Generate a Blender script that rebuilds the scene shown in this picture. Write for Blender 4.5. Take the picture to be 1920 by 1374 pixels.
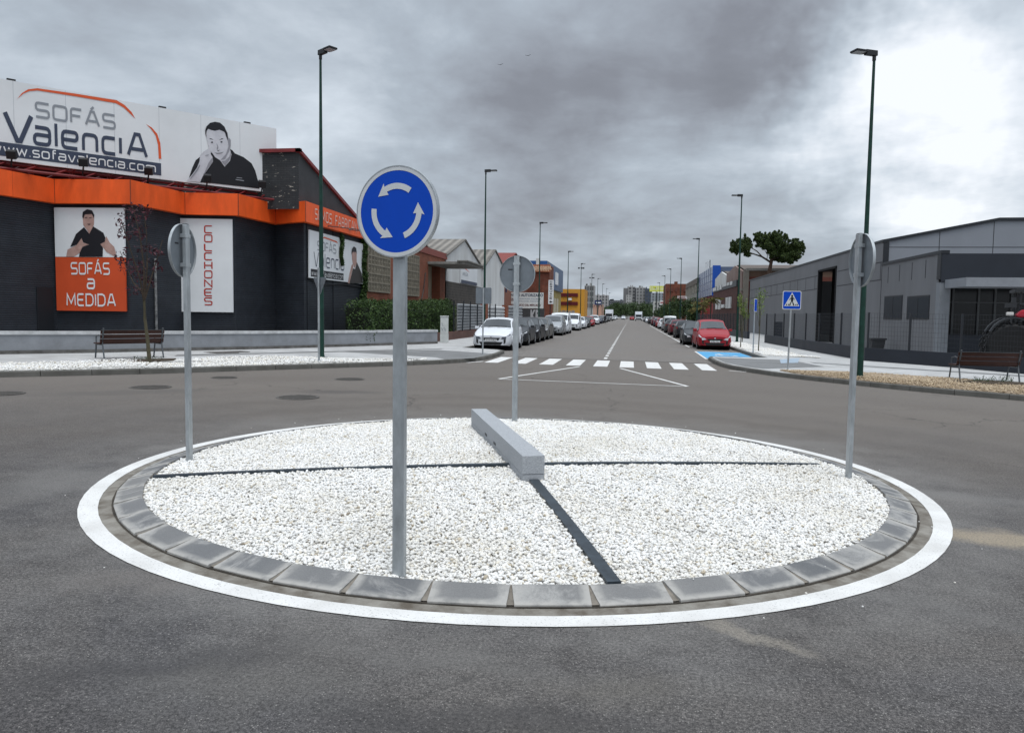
import bpy, math, random
import numpy as np
from mathutils import Vector, Matrix
for o in list(bpy.data.objects): bpy.data.objects.remove(o, do_unlink=True)
S = bpy.context.scene
rnd = random.Random(7)
R = math.radians
PI = math.pi

# ------------------------------------------------------------------ camera
# world: X to the right across the street, Y along the street, Z up; the ground falls 1.24 % to the right
F, ROLL, HC, SL = 1420., R(.78), 1.7, -.0124
PITCH, YAW = R(3.949), R(8.8525)
cd = bpy.data.cameras.new('camera'); cam = bpy.data.objects.new('camera', cd); S.collection.objects.link(cam)
cd.sensor_width = 36; cd.lens = F*36/1920; cd.clip_start = .1; cd.clip_end = 6000
cam.location = (0, 0, HC)
cam.matrix_world = (Matrix.Translation((0, 0, HC)) @ Matrix.Rotation(YAW, 4, 'Z') @ Matrix.Rotation(PI/2-PITCH, 4, 'X')
                    @ Matrix.Rotation(-ROLL*-1, 4, 'Z'))
S.camera = cam
S.render.resolution_x, S.render.resolution_y = 1024, 732

def gz(x):
    return SL*max(-70., min(70., x))
def ray(px, py):                      # direction of a measured photo point, for laying out real positions
    x = px-960.; y = 687.-py; c, s = math.cos(ROLL), math.sin(ROLL)
    x, y = c*x-s*y, s*x+c*y
    a, b, z = x, F*math.cos(PITCH)+y*math.sin(PITCH), -F*math.sin(PITCH)+y*math.cos(PITCH)
    c, s = math.cos(YAW), math.sin(YAW)
    return c*a-s*b, s*a+c*b, z
def G(px, py, h=0.):                  # the point of the ground (raised by h) seen there
    d = ray(px, py); t = (h-HC)/(d[2]-SL*d[0]); return d[0]*t, d[1]*t
def atX(px, py, X): d = ray(px, py); t = X/d[0]; return d[1]*t, HC+d[2]*t
def atY(px, py, Y): d = ray(px, py); t = Y/d[1]; return d[0]*t, HC+d[2]*t
def atZ(px, py, Z): d = ray(px, py); t = (Z-HC)/d[2]; return d[0]*t, d[1]*t

# ------------------------------------------------------------------ sky, light, exposure
SUN_EL, SUN_AZ = R(72), R(150)         # azimuth clockwise from +Y, high behind the camera's right shoulder, veiled by cloud
w = bpy.data.worlds.new('World'); S.world = w; w.use_nodes = True
nt = w.node_tree; nt.nodes.clear()
def N(t, typ, **k):
    n = t.nodes.new(typ)
    for a, b in k.items():
        if a in n.inputs.keys() if hasattr(n.inputs, 'keys') else False: n.inputs[a].default_value = b
        else: setattr(n, a, b)
    return n
def math_(t, op, a, b=None, c=None, clamp=False):
    n = t.nodes.new('ShaderNodeMath'); n.operation = op; n.use_clamp = clamp
    for i, q in enumerate((a, b, c)):
        if q is None: continue
        if isinstance(q, (int, float)): n.inputs[i].default_value = q
        else: t.links.new(q, n.inputs[i])
    return n.outputs[0]
def vmath(t, op, a, b=None):
    n = t.nodes.new('ShaderNodeVectorMath'); n.operation = op
    for i, q in enumerate((a, b)):
        if q is None: continue
        if isinstance(q, (tuple, list)): n.inputs[i].default_value = q
        else: t.links.new(q, n.inputs[i])
    return n
def ramp(t, fac, stops, interp='LINEAR'):
    n = t.nodes.new('ShaderNodeValToRGB'); n.color_ramp.interpolation = interp
    e = n.color_ramp.elements
    while len(e) > 1: e.remove(e[0])
    e[0].position = stops[0][0]; e[0].color = stops[0][1] if len(stops[0][1]) == 4 else tuple(stops[0][1])+(1,)
    for p, c in stops[1:]:
        q = e.new(p); q.color = c if len(c) == 4 else tuple(c)+(1,)
    if fac is not None: t.links.new(fac, n.inputs[0])
    return n
def noise(t, vec, scale, detail=4, rough=.5, dist=0., dims='3D'):
    n = t.nodes.new('ShaderNodeTexNoise'); n.noise_dimensions = dims
    n.inputs['Scale'].default_value = scale; n.inputs['Detail'].default_value = detail
    n.inputs['Roughness'].default_value = rough; n.inputs['Distortion'].default_value = dist
    if vec is not None: t.links.new(vec, n.inputs['Vector'])
    return n
def mixc(t, fac, a, b, mode='MIX'):
    n = t.nodes.new('ShaderNodeMix'); n.data_type = 'RGBA'; n.blend_type = mode
    for i, q in ((0, fac), (6, a), (7, b)):
        if isinstance(q, (int, float)): n.inputs[i].default_value = q
        elif isinstance(q, (tuple, list)): n.inputs[i].default_value = q if len(q) == 4 else tuple(q)+(1,)
        else: t.links.new(q, n.inputs[i])
    return n.outputs[2]

sky = nt.nodes.new('ShaderNodeTexSky'); sky.sky_type = 'NISHITA'; sky.sun_disc = False
sky.sun_elevation = SUN_EL; sky.sun_rotation = SUN_AZ; sky.air_density = 1.3; sky.dust_density = 2
bg1 = nt.nodes.new('ShaderNodeBackground'); bg1.inputs[1].default_value = .1
nt.links.new(sky.outputs[0], bg1.inputs[0])
tc = nt.nodes.new('ShaderNodeTexCoord'); dirv = tc.outputs['Generated']
sep = nt.nodes.new('ShaderNodeSeparateXYZ'); nt.links.new(dirv, sep.inputs[0])
zz = math_(nt, 'MAXIMUM', sep.outputs[2], 0.)
den = math_(nt, 'ADD', zz, .24)
comb = nt.nodes.new('ShaderNodeCombineXYZ')
nt.links.new(math_(nt, 'DIVIDE', sep.outputs[0], den), comb.inputs[0])
nt.links.new(math_(nt, 'DIVIDE', sep.outputs[1], den), comb.inputs[1])
cv = comb.outputs[0]
n1 = noise(nt, cv, 1.25, 9, .56, .25)
n2 = noise(nt, cv, 4.2, 7, .58, .35)
val = math_(nt, 'ADD', math_(nt, 'MULTIPLY', math_(nt, 'SUBTRACT', n1.outputs[0], .5), 1.15),
            math_(nt, 'MULTIPLY', math_(nt, 'SUBTRACT', n2.outputs[0], .5), .36))
# broad bright and dark banks of the cloud cover: (photo point that gave the direction, radius in rad, amount)
warp = noise(nt, dirv, 5., 5, .6); 
wv = vmath(nt, 'SCALE', vmath(nt, 'SUBTRACT', warp.outputs['Color'], (.5, .5, .5)).outputs[0]); wv.inputs[3].default_value = .30
dw = vmath(nt, 'NORMALIZE', vmath(nt, 'ADD', dirv, wv.outputs[0]).outputs[0]).outputs[0]
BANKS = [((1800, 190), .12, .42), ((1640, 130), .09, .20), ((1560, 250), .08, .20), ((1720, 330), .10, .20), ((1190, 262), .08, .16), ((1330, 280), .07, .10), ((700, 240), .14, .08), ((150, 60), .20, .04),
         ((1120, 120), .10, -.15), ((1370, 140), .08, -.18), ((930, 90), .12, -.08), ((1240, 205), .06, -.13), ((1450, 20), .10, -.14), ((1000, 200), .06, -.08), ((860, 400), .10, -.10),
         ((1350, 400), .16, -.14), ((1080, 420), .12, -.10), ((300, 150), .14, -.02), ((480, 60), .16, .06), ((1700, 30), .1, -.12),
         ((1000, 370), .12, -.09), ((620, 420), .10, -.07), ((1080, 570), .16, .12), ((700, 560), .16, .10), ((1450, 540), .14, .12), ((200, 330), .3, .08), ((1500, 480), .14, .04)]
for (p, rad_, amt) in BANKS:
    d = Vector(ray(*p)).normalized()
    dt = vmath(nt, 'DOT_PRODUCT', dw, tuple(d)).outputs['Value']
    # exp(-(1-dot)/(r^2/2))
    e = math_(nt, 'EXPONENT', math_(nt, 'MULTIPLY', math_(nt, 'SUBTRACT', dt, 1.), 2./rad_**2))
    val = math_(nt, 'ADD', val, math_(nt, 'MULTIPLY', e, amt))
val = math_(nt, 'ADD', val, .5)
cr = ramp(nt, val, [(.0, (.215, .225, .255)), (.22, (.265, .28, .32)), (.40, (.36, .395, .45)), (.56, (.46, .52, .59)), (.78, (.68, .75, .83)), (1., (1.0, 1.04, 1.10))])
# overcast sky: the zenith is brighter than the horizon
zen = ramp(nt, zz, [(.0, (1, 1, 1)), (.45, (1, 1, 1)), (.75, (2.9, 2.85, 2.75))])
beh = ramp(nt, math_(nt, 'MULTIPLY_ADD', sep.outputs[1], -.5, .5), [(.5, (1, 1, 1)), (.75, (1.3, 1.28, 1.25))])  # sky behind the camera brightened, added to light the fronts facing it
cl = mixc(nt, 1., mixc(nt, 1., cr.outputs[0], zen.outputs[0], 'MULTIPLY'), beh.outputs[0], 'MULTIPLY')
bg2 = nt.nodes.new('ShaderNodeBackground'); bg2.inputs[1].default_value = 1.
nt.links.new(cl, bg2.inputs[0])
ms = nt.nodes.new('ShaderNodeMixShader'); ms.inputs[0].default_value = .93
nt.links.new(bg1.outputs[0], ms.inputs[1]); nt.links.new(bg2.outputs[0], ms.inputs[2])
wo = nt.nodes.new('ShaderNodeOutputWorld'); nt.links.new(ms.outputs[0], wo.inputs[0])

ld = bpy.data.lights.new('sun', 'SUN'); ld.energy = 1.5; ld.angle = R(20); ld.color = (1, .97, .93)
sun = bpy.data.objects.new('sun', ld); S.collection.objects.link(sun)
sd = Vector((math.sin(SUN_AZ)*math.cos(SUN_EL), math.cos(SUN_AZ)*math.cos(SUN_EL), math.sin(SUN_EL)))
sun.rotation_euler = (-sd).to_track_quat('-Z', 'Y').to_euler()
S.view_settings.view_transform = 'Standard'; S.view_settings.look = 'None'; S.view_settings.exposure = 0; S.view_settings.gamma = 1
S.view_settings.use_curve_mapping = False
S.cycles.max_bounces = 6; S.cycles.diffuse_bounces = 3; S.cycles.glossy_bounces = 3

# ------------------------------------------------------------------ object helpers
XF = {}
def tag(o, label=None, cat=None, group=None, kind=None):
    if label: o['label'] = label
    if cat: o['category'] = cat
    if group: o['group'] = group
    if kind: o['kind'] = kind
    return o
def thing(name, label, cat, loc=(0, 0, 0), rz=0, group=None):
    o = bpy.data.objects.new(name, None); S.collection.objects.link(o); o.empty_display_size = .2
    o.location = loc; o.rotation_euler = (0, 0, rz); XF[o.name] = (Vector(loc), rz)
    return tag(o, label, cat, group)
def link_mesh(name, me, mat, parent=None, loc=None):
    o = bpy.data.objects.new(name, me); S.collection.objects.link(o)
    mats = mat if isinstance(mat, (list, tuple)) else [mat]
    for m in mats: me.materials.append(m)
    if parent is not None: o.parent = parent; XF[o.name] = XF[parent.name]
    if loc is not None: o.location = loc
    return o
class MB:
    def __init__(s): s.v = []; s.f = []; s.m = []; s.mi = 0
    def add(s, vs, fs):
        n = len(s.v); s.v += [tuple(map(float, v)) for v in vs]
        for f in fs: s.f.append(tuple(i+n for i in f)); s.m.append(s.mi)
        return s
    def box(s, x0, x1, y0, y1, z0, z1):
        return s.add([(x0, y0, z0), (x1, y0, z0), (x1, y1, z0), (x0, y1, z0), (x0, y0, z1), (x1, y0, z1), (x1, y1, z1), (x0, y1, z1)],
                     [(0, 3, 2, 1), (4, 5, 6, 7), (0, 1, 5, 4), (1, 2, 6, 5), (2, 3, 7, 6), (3, 0, 4, 7)])
    def obox(s, c, size, rz=0, rx=0, ry=0):
        M = Matrix.Translation(c) @ Matrix.Rotation(rz, 4, 'Z') @ Matrix.Rotation(rx, 4, 'X') @ Matrix.Rotation(ry, 4, 'Y')
        a, b, d = [q/2 for q in size]; n = len(s.v)
        s.box(-a, a, -b, b, -d, d)
        for i in range(n, n+8): s.v[i] = tuple(M @ Vector(s.v[i]))
        return s
    def prism(s, pts, off):               # polygon pts (3d) extruded by vector off
        n = len(pts); off = Vector(off)
        vs = [Vector(p) for p in pts]+[Vector(p)+off for p in pts]
        return s.add(vs, [tuple(range(n-1, -1, -1)), tuple(range(n, 2*n))]+[(i, (i+1) % n, n+(i+1) % n, n+i) for i in range(n)])
    def poly(s, pts): return s.add(pts, [tuple(range(len(pts)))])
    def tube(s, pts, radii, n=8, cap=True):
        pts = [Vector(p) for p in pts]
        if isinstance(radii, (int, float)): radii = [radii]*len(pts)
        rings = []
        for i, p in enumerate(pts):
            d = (pts[min(i+1, len(pts)-1)]-pts[max(i-1, 0)]).normalized()
            a = d.cross(Vector((0, 0, 1)))
            if a.length < .05: a = d.cross(Vector((0, 1, 0)))
            a.normalize(); b = d.cross(a)
            rings.append([p+(a*math.cos(2*PI*k/n)+b*math.sin(2*PI*k/n))*radii[i] for k in range(n)])
        vs = [v for r_ in rings for v in r_]
        fs = [(i*n+k, i*n+(k+1) % n, (i+1)*n+(k+1) % n, (i+1)*n+k) for i in range(len(pts)-1) for k in range(n)]
        if cap: fs += [tuple(range(n-1, -1, -1)), tuple(range((len(pts)-1)*n, len(pts)*n))]
        return s.add(vs, fs)
    def lathe(s, prof, c=(0, 0, 0), axis='Z', n=24):   # prof: (radius, height) list
        vs = []
        for r_, h in prof:
            for k in range(n):
                a = 2*PI*k/n; x, y = r_*math.cos(a), r_*math.sin(a)
                q = {'Z': (x, y, h), 'X': (h, x, y), 'Y': (x, h, y)}[axis]
                vs.append((q[0]+c[0], q[1]+c[1], q[2]+c[2]))
        fs = [(i*n+k, i*n+(k+1) % n, (i+1)*n+(k+1) % n, (i+1)*n+k) for i in range(len(prof)-1) for k in range(n)]
        fs += [tuple(range(n-1, -1, -1)), tuple(range((len(prof)-1)*n, len(prof)*n))]
        return s.add(vs, fs)
    def build(s, name, mat, parent=None, local=False, smooth=False, bevel=0, loc=None, label=None, norm=True):
        vs = s.v
        if parent is not None and not local:
            L, rz = XF[parent.name]; M = Matrix.Rotation(-rz, 4, 'Z') @ Matrix.Translation(-L)
            vs = [tuple(M @ Vector(v)) for v in vs]
        elif loc is not None: vs = [(v[0]-loc[0], v[1]-loc[1], v[2]-loc[2]) for v in vs]
        me = bpy.data.meshes.new(name); me.from_pydata(vs, [], s.f)
        if s.mi or any(s.m): me.polygons.foreach_set('material_index', s.m)
        if norm:
            import bmesh
            bm = bmesh.new(); bm.from_mesh(me); bmesh.ops.recalc_face_normals(bm, faces=bm.faces)
            if bevel: bmesh.ops.bevel(bm, geom=[e for e in bm.edges if len(e.link_faces) == 2 and e.calc_face_angle(0) > .6], offset=bevel, segments=2, affect='EDGES', profile=.6)
            bm.to_mesh(me); bm.free()
        o = link_mesh(name, me, mat, parent, loc)
        if smooth:
            me.polygons.foreach_set('use_smooth', [True]*len(me.polygons))
            try: me.set_sharp_from_angle(angle=R(38))
            except Exception: pass
        if label: o['label'] = label
        return o
def npmesh(name, V, Fc, mat, parent=None, smooth=False, loc=None):
    """fast mesh from arrays, faces all the same size"""
    V = np.asarray(V, dtype=np.float32)
    if parent is not None:
        L, rz = XF[parent.name]; V = V-np.array(L, dtype=np.float32)
        if rz: c, s_ = math.cos(-rz), math.sin(-rz); V = np.c_[c*V[:, 0]-s_*V[:, 1], s_*V[:, 0]+c*V[:, 1], V[:, 2]]
    elif loc is not None: V = V-np.array(loc, dtype=np.float32)
    me = bpy.data.meshes.new(name); k = Fc.shape[1]; n = len(Fc)
    me.vertices.add(len(V)); me.vertices.foreach_set('co', np.ascontiguousarray(V, dtype=np.float32).ravel())
    me.loops.add(n*k); me.loops.foreach_set('vertex_index', np.ascontiguousarray(Fc, dtype=np.int32).ravel())
    me.polygons.add(n); me.polygons.foreach_set('loop_start', np.arange(0, n*k, k, dtype=np.int32))
    me.polygons.foreach_set('loop_total', np.full(n, k, dtype=np.int32))
    if smooth: me.polygons.foreach_set('use_smooth', np.ones(n, dtype=bool))
    me.update(calc_edges=True)
    return link_mesh(name, me, mat, parent, loc)
def copy_tree(o, parent=None, loc=None, rz=None):
    c = o.copy(); S.collection.objects.link(c)
    if parent is not None: c.parent = parent
    if loc is not None: c.location = loc
    if rz is not None: c.rotation_euler = (0, 0, rz)
    for ch in [q for q in list(o.children)]: copy_tree(ch, c)
    return c

# ------------------------------------------------------------------ materials
def mat(name, col, rough=.6, metal=0., var=.0, vscale=3., bump=0., bscale=60., col2=None, spec=.3, coat=0., streak=0., emit=None):
    m = bpy.data.materials.new(name); m.use_nodes = True; t = m.node_tree; b = t.nodes['Principled BSDF']
    b.inputs['Base Color'].default_value = tuple(col)+(1,); b.inputs['Roughness'].default_value = rough
    b.inputs['Metallic'].default_value = metal; b.inputs['Specular IOR Level'].default_value = spec
    if coat: b.inputs['Coat Weight'].default_value = coat; b.inputs['Coat Roughness'].default_value = .05
    tc_ = t.nodes.new('ShaderNodeTexCoord'); vec = tc_.outputs['Object']
    if var or col2 is not None:
        c2 = col2 if col2 is not None else tuple(c*(1-var) for c in col)
        c1 = col if col2 is not None else tuple(min(1, c*(1+var*.6)) for c in col)
        v2 = vec
        if streak:
            mp = t.nodes.new('ShaderNodeMapping'); mp.inputs['Scale'].default_value = (1, 1, 1/streak); t.links.new(vec, mp.inputs[0]); v2 = mp.outputs[0]
        nn = noise(t, v2, vscale, 6, .62)
        rp = ramp(t, nn.outputs[0], [(.33, c2), (.66, c1)])
        t.links.new(rp.outputs[0], b.inputs['Base Color'])
        rr = math_(t, 'ADD', math_(t, 'MULTIPLY', math_(t, 'SUBTRACT', nn.outputs[0], .5), .25), rough, clamp=True); t.links.new(rr, b.inputs['Roughness'])
    if bump:
        nb = noise(t, vec, bscale, 5, .6); bp = t.nodes.new('ShaderNodeBump'); bp.inputs['Strength'].default_value = bump; bp.inputs['Distance'].default_value = .01
        t.links.new(nb.outputs[0], bp.inputs['Height']); t.links.new(bp.outputs[0], b.inputs['Normal'])
    if emit: b.inputs['Emission Color'].default_value = tuple(emit[:3])+(1,); b.inputs['Emission Strength'].default_value = emit[3]
    return m
def wallvec(t):
    """wall coordinate (along the wall, up) for any vertical wall"""
    g = t.nodes.new('ShaderNodeNewGeometry'); s = t.nodes.new('ShaderNodeSeparateXYZ'); t.links.new(g.outputs['Position'], s.inputs[0])
    n = t.nodes.new('ShaderNodeSeparateXYZ'); t.links.new(g.outputs['True Normal'], n.inputs[0])
    u = math_(t, 'SUBTRACT', math_(t, 'MULTIPLY', s.outputs[0], math_(t, 'ABSOLUTE', n.outputs[1])), math_(t, 'MULTIPLY', s.outputs[1], math_(t, 'ABSOLUTE', n.outputs[0])))
    c = t.nodes.new('ShaderNodeCombineXYZ'); t.links.new(u, c.inputs[0]); t.links.new(s.outputs[2], c.inputs[1])
    return c.outputs[0], s, g
def brickmat(name, c1, c2, mortar, bw=.25, bh=.07, ms_=.008, rough=.8, flake=None, bump=.4, offset=.5, var=.3):
    m = bpy.data.materials.new(name); m.use_nodes = True; t = m.node_tree; b = t.nodes['Principled BSDF']; b.inputs['Roughness'].default_value = rough; b.inputs['Specular IOR Level'].default_value = .25
    vec, s, g = wallvec(t)
    br = t.nodes.new('ShaderNodeTexBrick'); t.links.new(vec, br.inputs[0]); br.offset = offset
    for k, q in (('Color1', c1), ('Color2', c2), ('Mortar', mortar)): br.inputs[k].default_value = tuple(q)+(1,)
    br.inputs['Scale'].default_value = 1; br.inputs['Mortar Size'].default_value = ms_; br.inputs['Mortar Smooth'].default_value = .1
    br.inputs['Brick Width'].default_value = bw; br.inputs['Row Height'].default_value = bh
    nn = noise(t, g.outputs['Position'], 1.3, 6, .65)
    col = mixc(t, 1., br.outputs[0], ramp(t, nn.outputs[0], [(.3, (1-var,)*3), (.7, (1+var*.5,)*3)]).outputs[0], 'MULTIPLY')
    if flake:      # (colour, world-height below which it gets dense, amount)
        fc, zt, am = flake
        mp = t.nodes.new('ShaderNodeMapping'); mp.inputs['Scale'].default_value = (1, 1, 3); t.links.new(g.outputs['Position'], mp.inputs[0])
        nf = noise(t, mp.outputs[0], 2.6, 8, .68)
        low = math_(t, 'MULTIPLY', math_(t, 'SUBTRACT', zt, s.outputs[2]), .12, clamp=True)
        thr = math_(t, 'ADD', math_(t, 'ADD', nf.outputs[0], low), am)
        fk = ramp(t, thr, [(.70, (0, 0, 0)), (.715, (1, 1, 1))])
        col = mixc(t, fk.outputs[0], col, fc)
    t.links.new(col, b.inputs['Base Color'])
    bp = t.nodes.new('ShaderNodeBump'); bp.inputs['Strength'].default_value = bump; bp.inputs['Distance'].default_value = .02; bp.invert = True
    t.links.new(br.outputs['Fac'], bp.inputs['Height']); t.links.new(bp.outputs[0], b.inputs['Normal'])
    return m
galv = mat('galvanised steel', (.42, .45, .47), .42, .55, var=.22, vscale=14, bump=.05, streak=3)
galv_dark = mat('sign back grey', (.20, .225, .25), .45, .45, var=.12, vscale=8)
green_pole = mat('dark green pole paint', (.009, .042, .031), .42, .0, var=.3, vscale=5)
dark_metal = mat('dark lamp metal', (.03, .032, .035), .45, .3, var=.2)
led = mat('lamp glass', (.32, .34, .36), .25, 0, var=.1, vscale=40)
blue_sign = mat('blue reflective sheeting', (.0, .062, .50), .5, 0, var=.04, vscale=10, spec=.2)
white_sign = mat('white reflective sheeting', (.62, .64, .66), .4, 0, var=.05, vscale=12)
black_print = mat('black print', (.012, .012, .014), .5)
granite = mat('light granite', (.46, .48, .51), .75, 0, col2=(.22, .235, .255), vscale=110, bump=.5, bscale=220)
steel_dark = mat('dark flat steel', (.055, .07, .085), .42, .5, var=.35, vscale=9, bump=.1)
# ------------------------------------------------------------------ ground, roads, pavements
def geopos(t):
    g = t.nodes.new('ShaderNodeNewGeometry'); return g.outputs['Position']
def spot(t, pos, c, rx, ry, rot=0., soft=.35, warp=.4, wsc=2.):
    """0..1 mask of an irregular stain lying at c"""
    nn = noise(t, pos, wsc, 4, .6)
    wv_ = vmath(t, 'SCALE', vmath(t, 'SUBTRACT', nn.outputs['Color'], (.5, .5, .5)).outputs[0]); wv_.inputs[3].default_value = warp*2
    p = vmath(t, 'ADD', pos, wv_.outputs[0]).outputs[0]
    mp = t.nodes.new('ShaderNodeMapping'); mp.vector_type = 'TEXTURE'
    mp.inputs['Location'].default_value = (c[0], c[1], 0); mp.inputs['Rotation'].default_value = (0, 0, rot); mp.inputs['Scale'].default_value = (rx, ry, 1000)
    t.links.new(p, mp.inputs[0]); L = vmath(t, 'LENGTH', mp.outputs[0]).outputs['Value']
    return ramp(t, L, [(max(0, 1-soft), (1, 1, 1)), (1., (0, 0, 0))]).outputs[0]
def asphalt(name, dark, light, brown, stains=True):
    m = bpy.data.materials.new(name); m.use_nodes = True; t = m.node_tree; b = t.nodes['Principled BSDF']
    pos = geopos(t)
    mp = t.nodes.new('ShaderNodeMapping'); mp.inputs['Scale'].default_value = (1, 1, 0); t.links.new(pos, mp.inputs[0]); P = mp.outputs[0]
    big = noise(t, P, .22, 5, .6, .6); mid = noise(t, P, 1.6, 6, .65); fine = noise(t, P, 55, 3, .7); vf = noise(t, P, 170, 2, .6)
    col = ramp(t, mid.outputs[0], [(.3, dark), (.7, light)]).outputs[0]
    col = mixc(t, ramp(t, big.outputs[0], [(.38, (0, 0, 0)), (.66, (1, 1, 1))]).outputs[0], col, brown)
    f2 = math_(t, 'ADD', math_(t, 'MULTIPLY', fine.outputs[0], .5), math_(t, 'MULTIPLY', vf.outputs[0], .5))
    col = mixc(t, 1., col, ramp(t, f2, [(.42, (.38,)*3), (.5, (.95,)*3), (.585, (2.0, 1.97, 1.9))]).outputs[0], 'MULTIPLY')
    mot = noise(t, P, 9., 5, .7); col = mixc(t, 1., col, ramp(t, mot.outputs[0], [(.35, (.80,)*3), (.65, (1.22,)*3)]).outputs[0], 'MULTIPLY')
    # pale aggregate showing at the surface
    vo = t.nodes.new('ShaderNodeTexVoronoi'); vo.inputs['Scale'].default_value = 85; t.links.new(P, vo.inputs[0])
    sv = t.nodes.new('ShaderNodeSeparateColor'); t.links.new(vo.outputs['Color'], sv.inputs[0])
    patch = noise(t, P, .9, 3, .6)
    rare = math_(t, 'GREATER_THAN', math_(t, 'ADD', sv.outputs[0], math_(t, 'MULTIPLY', math_(t, 'SUBTRACT', patch.outputs[0], .5), .45)), .90)
    near = math_(t, 'LESS_THAN', vo.outputs['Distance'], .30)
    col = mixc(t, math_(t, 'MULTIPLY', rare, near), col, (.26, .25, .235))
    # paler and browner surface beyond the island; fine cracks
    sp = t.nodes.new('ShaderNodeSeparateXYZ'); t.links.new(P, sp.inputs[0])
    if stains:
        far_ = math_(t, 'MULTIPLY', math_(t, 'SUBTRACT', math_(t, 'ADD', sp.outputs[1], math_(t, 'MULTIPLY', mid.outputs[0], 4.)), 7.), .11, clamp=True)
        far_brown = mixc(t, 1., (.146, .130, .116), ramp(t, f2, [(.41, (.62,)*3), (.5, (1.,)*3), (.60, (1.4, 1.4, 1.38))]).outputs[0], 'MULTIPLY')
        col = mixc(t, math_(t, 'MULTIPLY', far_, .85), col, far_brown)
    cw = noise(t, P, 1.2, 5, .6); cwv = vmath(t, 'SCALE', vmath(t, 'SUBTRACT', cw.outputs['Color'], (.5, .5, .5)).outputs[0]); cwv.inputs[3].default_value = 1.1
    ve = t.nodes.new('ShaderNodeTexVoronoi'); ve.feature = 'DISTANCE_TO_EDGE'; ve.inputs['Scale'].default_value = .17; t.links.new(vmath(t, 'ADD', P, cwv.outputs[0]).outputs[0], ve.inputs[0])
    cm = math_(t, 'MULTIPLY', ramp(t, ve.outputs['Distance'], [(.0006, (1,)*3), (.0022, (0,)*3)]).outputs[0], ramp(t, big.outputs[0], [(.48, (0,)*3), (.56, (.75,)*3)]).outputs[0])
    col = mixc(t, cm, col, (.025, .024, .024))
    if stains:
        # dusty grout smeared round the island, sand drift, pale smears, circular tyre polish
        ctr = vmath(t, 'SUBTRACT', P, (IC[0], IC[1], 0)).outputs[0]; rad_ = vmath(t, 'LENGTH', ctr).outputs['Value']
        wob = noise(t, P, 1.1, 4, .6)
        rr = math_(t, 'ADD', rad_, math_(t, 'MULTIPLY', math_(t, 'SUBTRACT', wob.outputs[0], .5), 1.4))
        dust = ramp(t, math_(t, 'MULTIPLY', rr, .1), [(.385, (.75,)*3), (.42, (.7,)*3), (.47, (.30,)*3), (.56, (.0,)*3)]).outputs[0]
        dn = noise(t, P, .8, 6, .7); dust = math_(t, 'MULTIPLY', dust, ramp(t, dn.outputs[0], [(.38, (.15,)*3), (.60, (1,)*3)]).outputs[0]); dust = math_(t, 'MULTIPLY', dust, ramp(t, f2, [(.42, (.45,)*3), (.56, (1,)*3)]).outputs[0])
        col = mixc(t, dust, col, (.20, .193, .185))
        pol = ramp(t, math_(t, 'MULTIPLY', rr, .05), [(.255, (0,)*3), (.285, (.5,)*3), (.31, (.05,)*3), (.345, (.6,)*3), (.38, (.0,)*3), (.42, (.35,)*3), (.5, (.0,)*3), (.56, (.4,)*3), (.64, (0,)*3)]).outputs[0]
        col = mixc(t, math_(t, 'MULTIPLY', pol, ramp(t, big.outputs[0], [(.35, (.3,)*3), (.6, (1,)*3)]).outputs[0]), col, mixc(t, 1., col, (.72, .70, .70), 'MULTIPLY'))
        for px, py, rx, ry, ro, c_, am in ((1905, 1012, 1.05, .34, -.25, (.33, .275, .20), .85), (1400, 1192, .42, .10, -.45, (.26, .235, .20), .7), (300, 1080, .8, .35, .5, (.15, .135, .125), .5),
                                       (640, 735, 1.2, .5, .3, (.06, .055, .055), .6), (1500, 905, 1.4, .5, -.4, (.15, .145, .14), .5), (250, 735, 2.2, .6, .7, (.075, .07, .068), .5),
                                       (1150, 1290, .5, .2, 0, (.145, .135, .12), .45), (1500, 830, 1.3, .35, -.35, (.17, .163, .155), .55), (110, 900, .6, .9, .4, (.16, .155, .15), .55), (820, 1240, .9, .16, .05, (.14, .135, .13), .5), (1720, 1130, .8, .2, -.5, (.15, .145, .14), .5), (900, 1350, 1.0, .2, .1, (.035, .034, .036), .5), (300, 1250, .9, .25, .5, (.036, .035, .037), .5), (1800, 930, .9, .3, -.4, (.17, .165, .16), .6), (430, 1290, .7, .35, .4, (.12, .115, .108), .5)):
            s_ = spot(t, P, G(px, py), rx, ry, ro, .6, .35, 1.7)
            gr = ramp(t, f2, [(.40, (.35,)*3), (.55, (1,)*3)]).outputs[0]
            col = mixc(t, math_(t, 'MULTIPLY', math_(t, 'MULTIPLY', s_, am), gr), col, c_)
    t.links.new(col, b.inputs['Base Color']); b.inputs['Roughness'].default_value = .88; b.inputs['Specular IOR Level'].default_value = .35
    bp = t.nodes.new('ShaderNodeBump'); bp.inputs['Strength'].default_value = 1.; bp.inputs['Distance'].default_value = .008
    t.links.new(f2, bp.inputs['Height']); t.links.new(bp.outputs[0], b.inputs['Normal'])
    return m
IC, RO = (-1.148, 8.005), 4.10         # island centre, outer radius of the painted ring
asph = asphalt('asphalt of the junction', (.050, .049, .053), (.076, .074, .077), (.084, .076, .070))
asph_st = asphalt('older asphalt of the street', (.13, .121, .115), (.165, .155, .148), (.148, .134, .124), False)
concrete_far = mat('dusty ground', (.16, .15, .13), .95, var=.3, vscale=.3)
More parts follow.
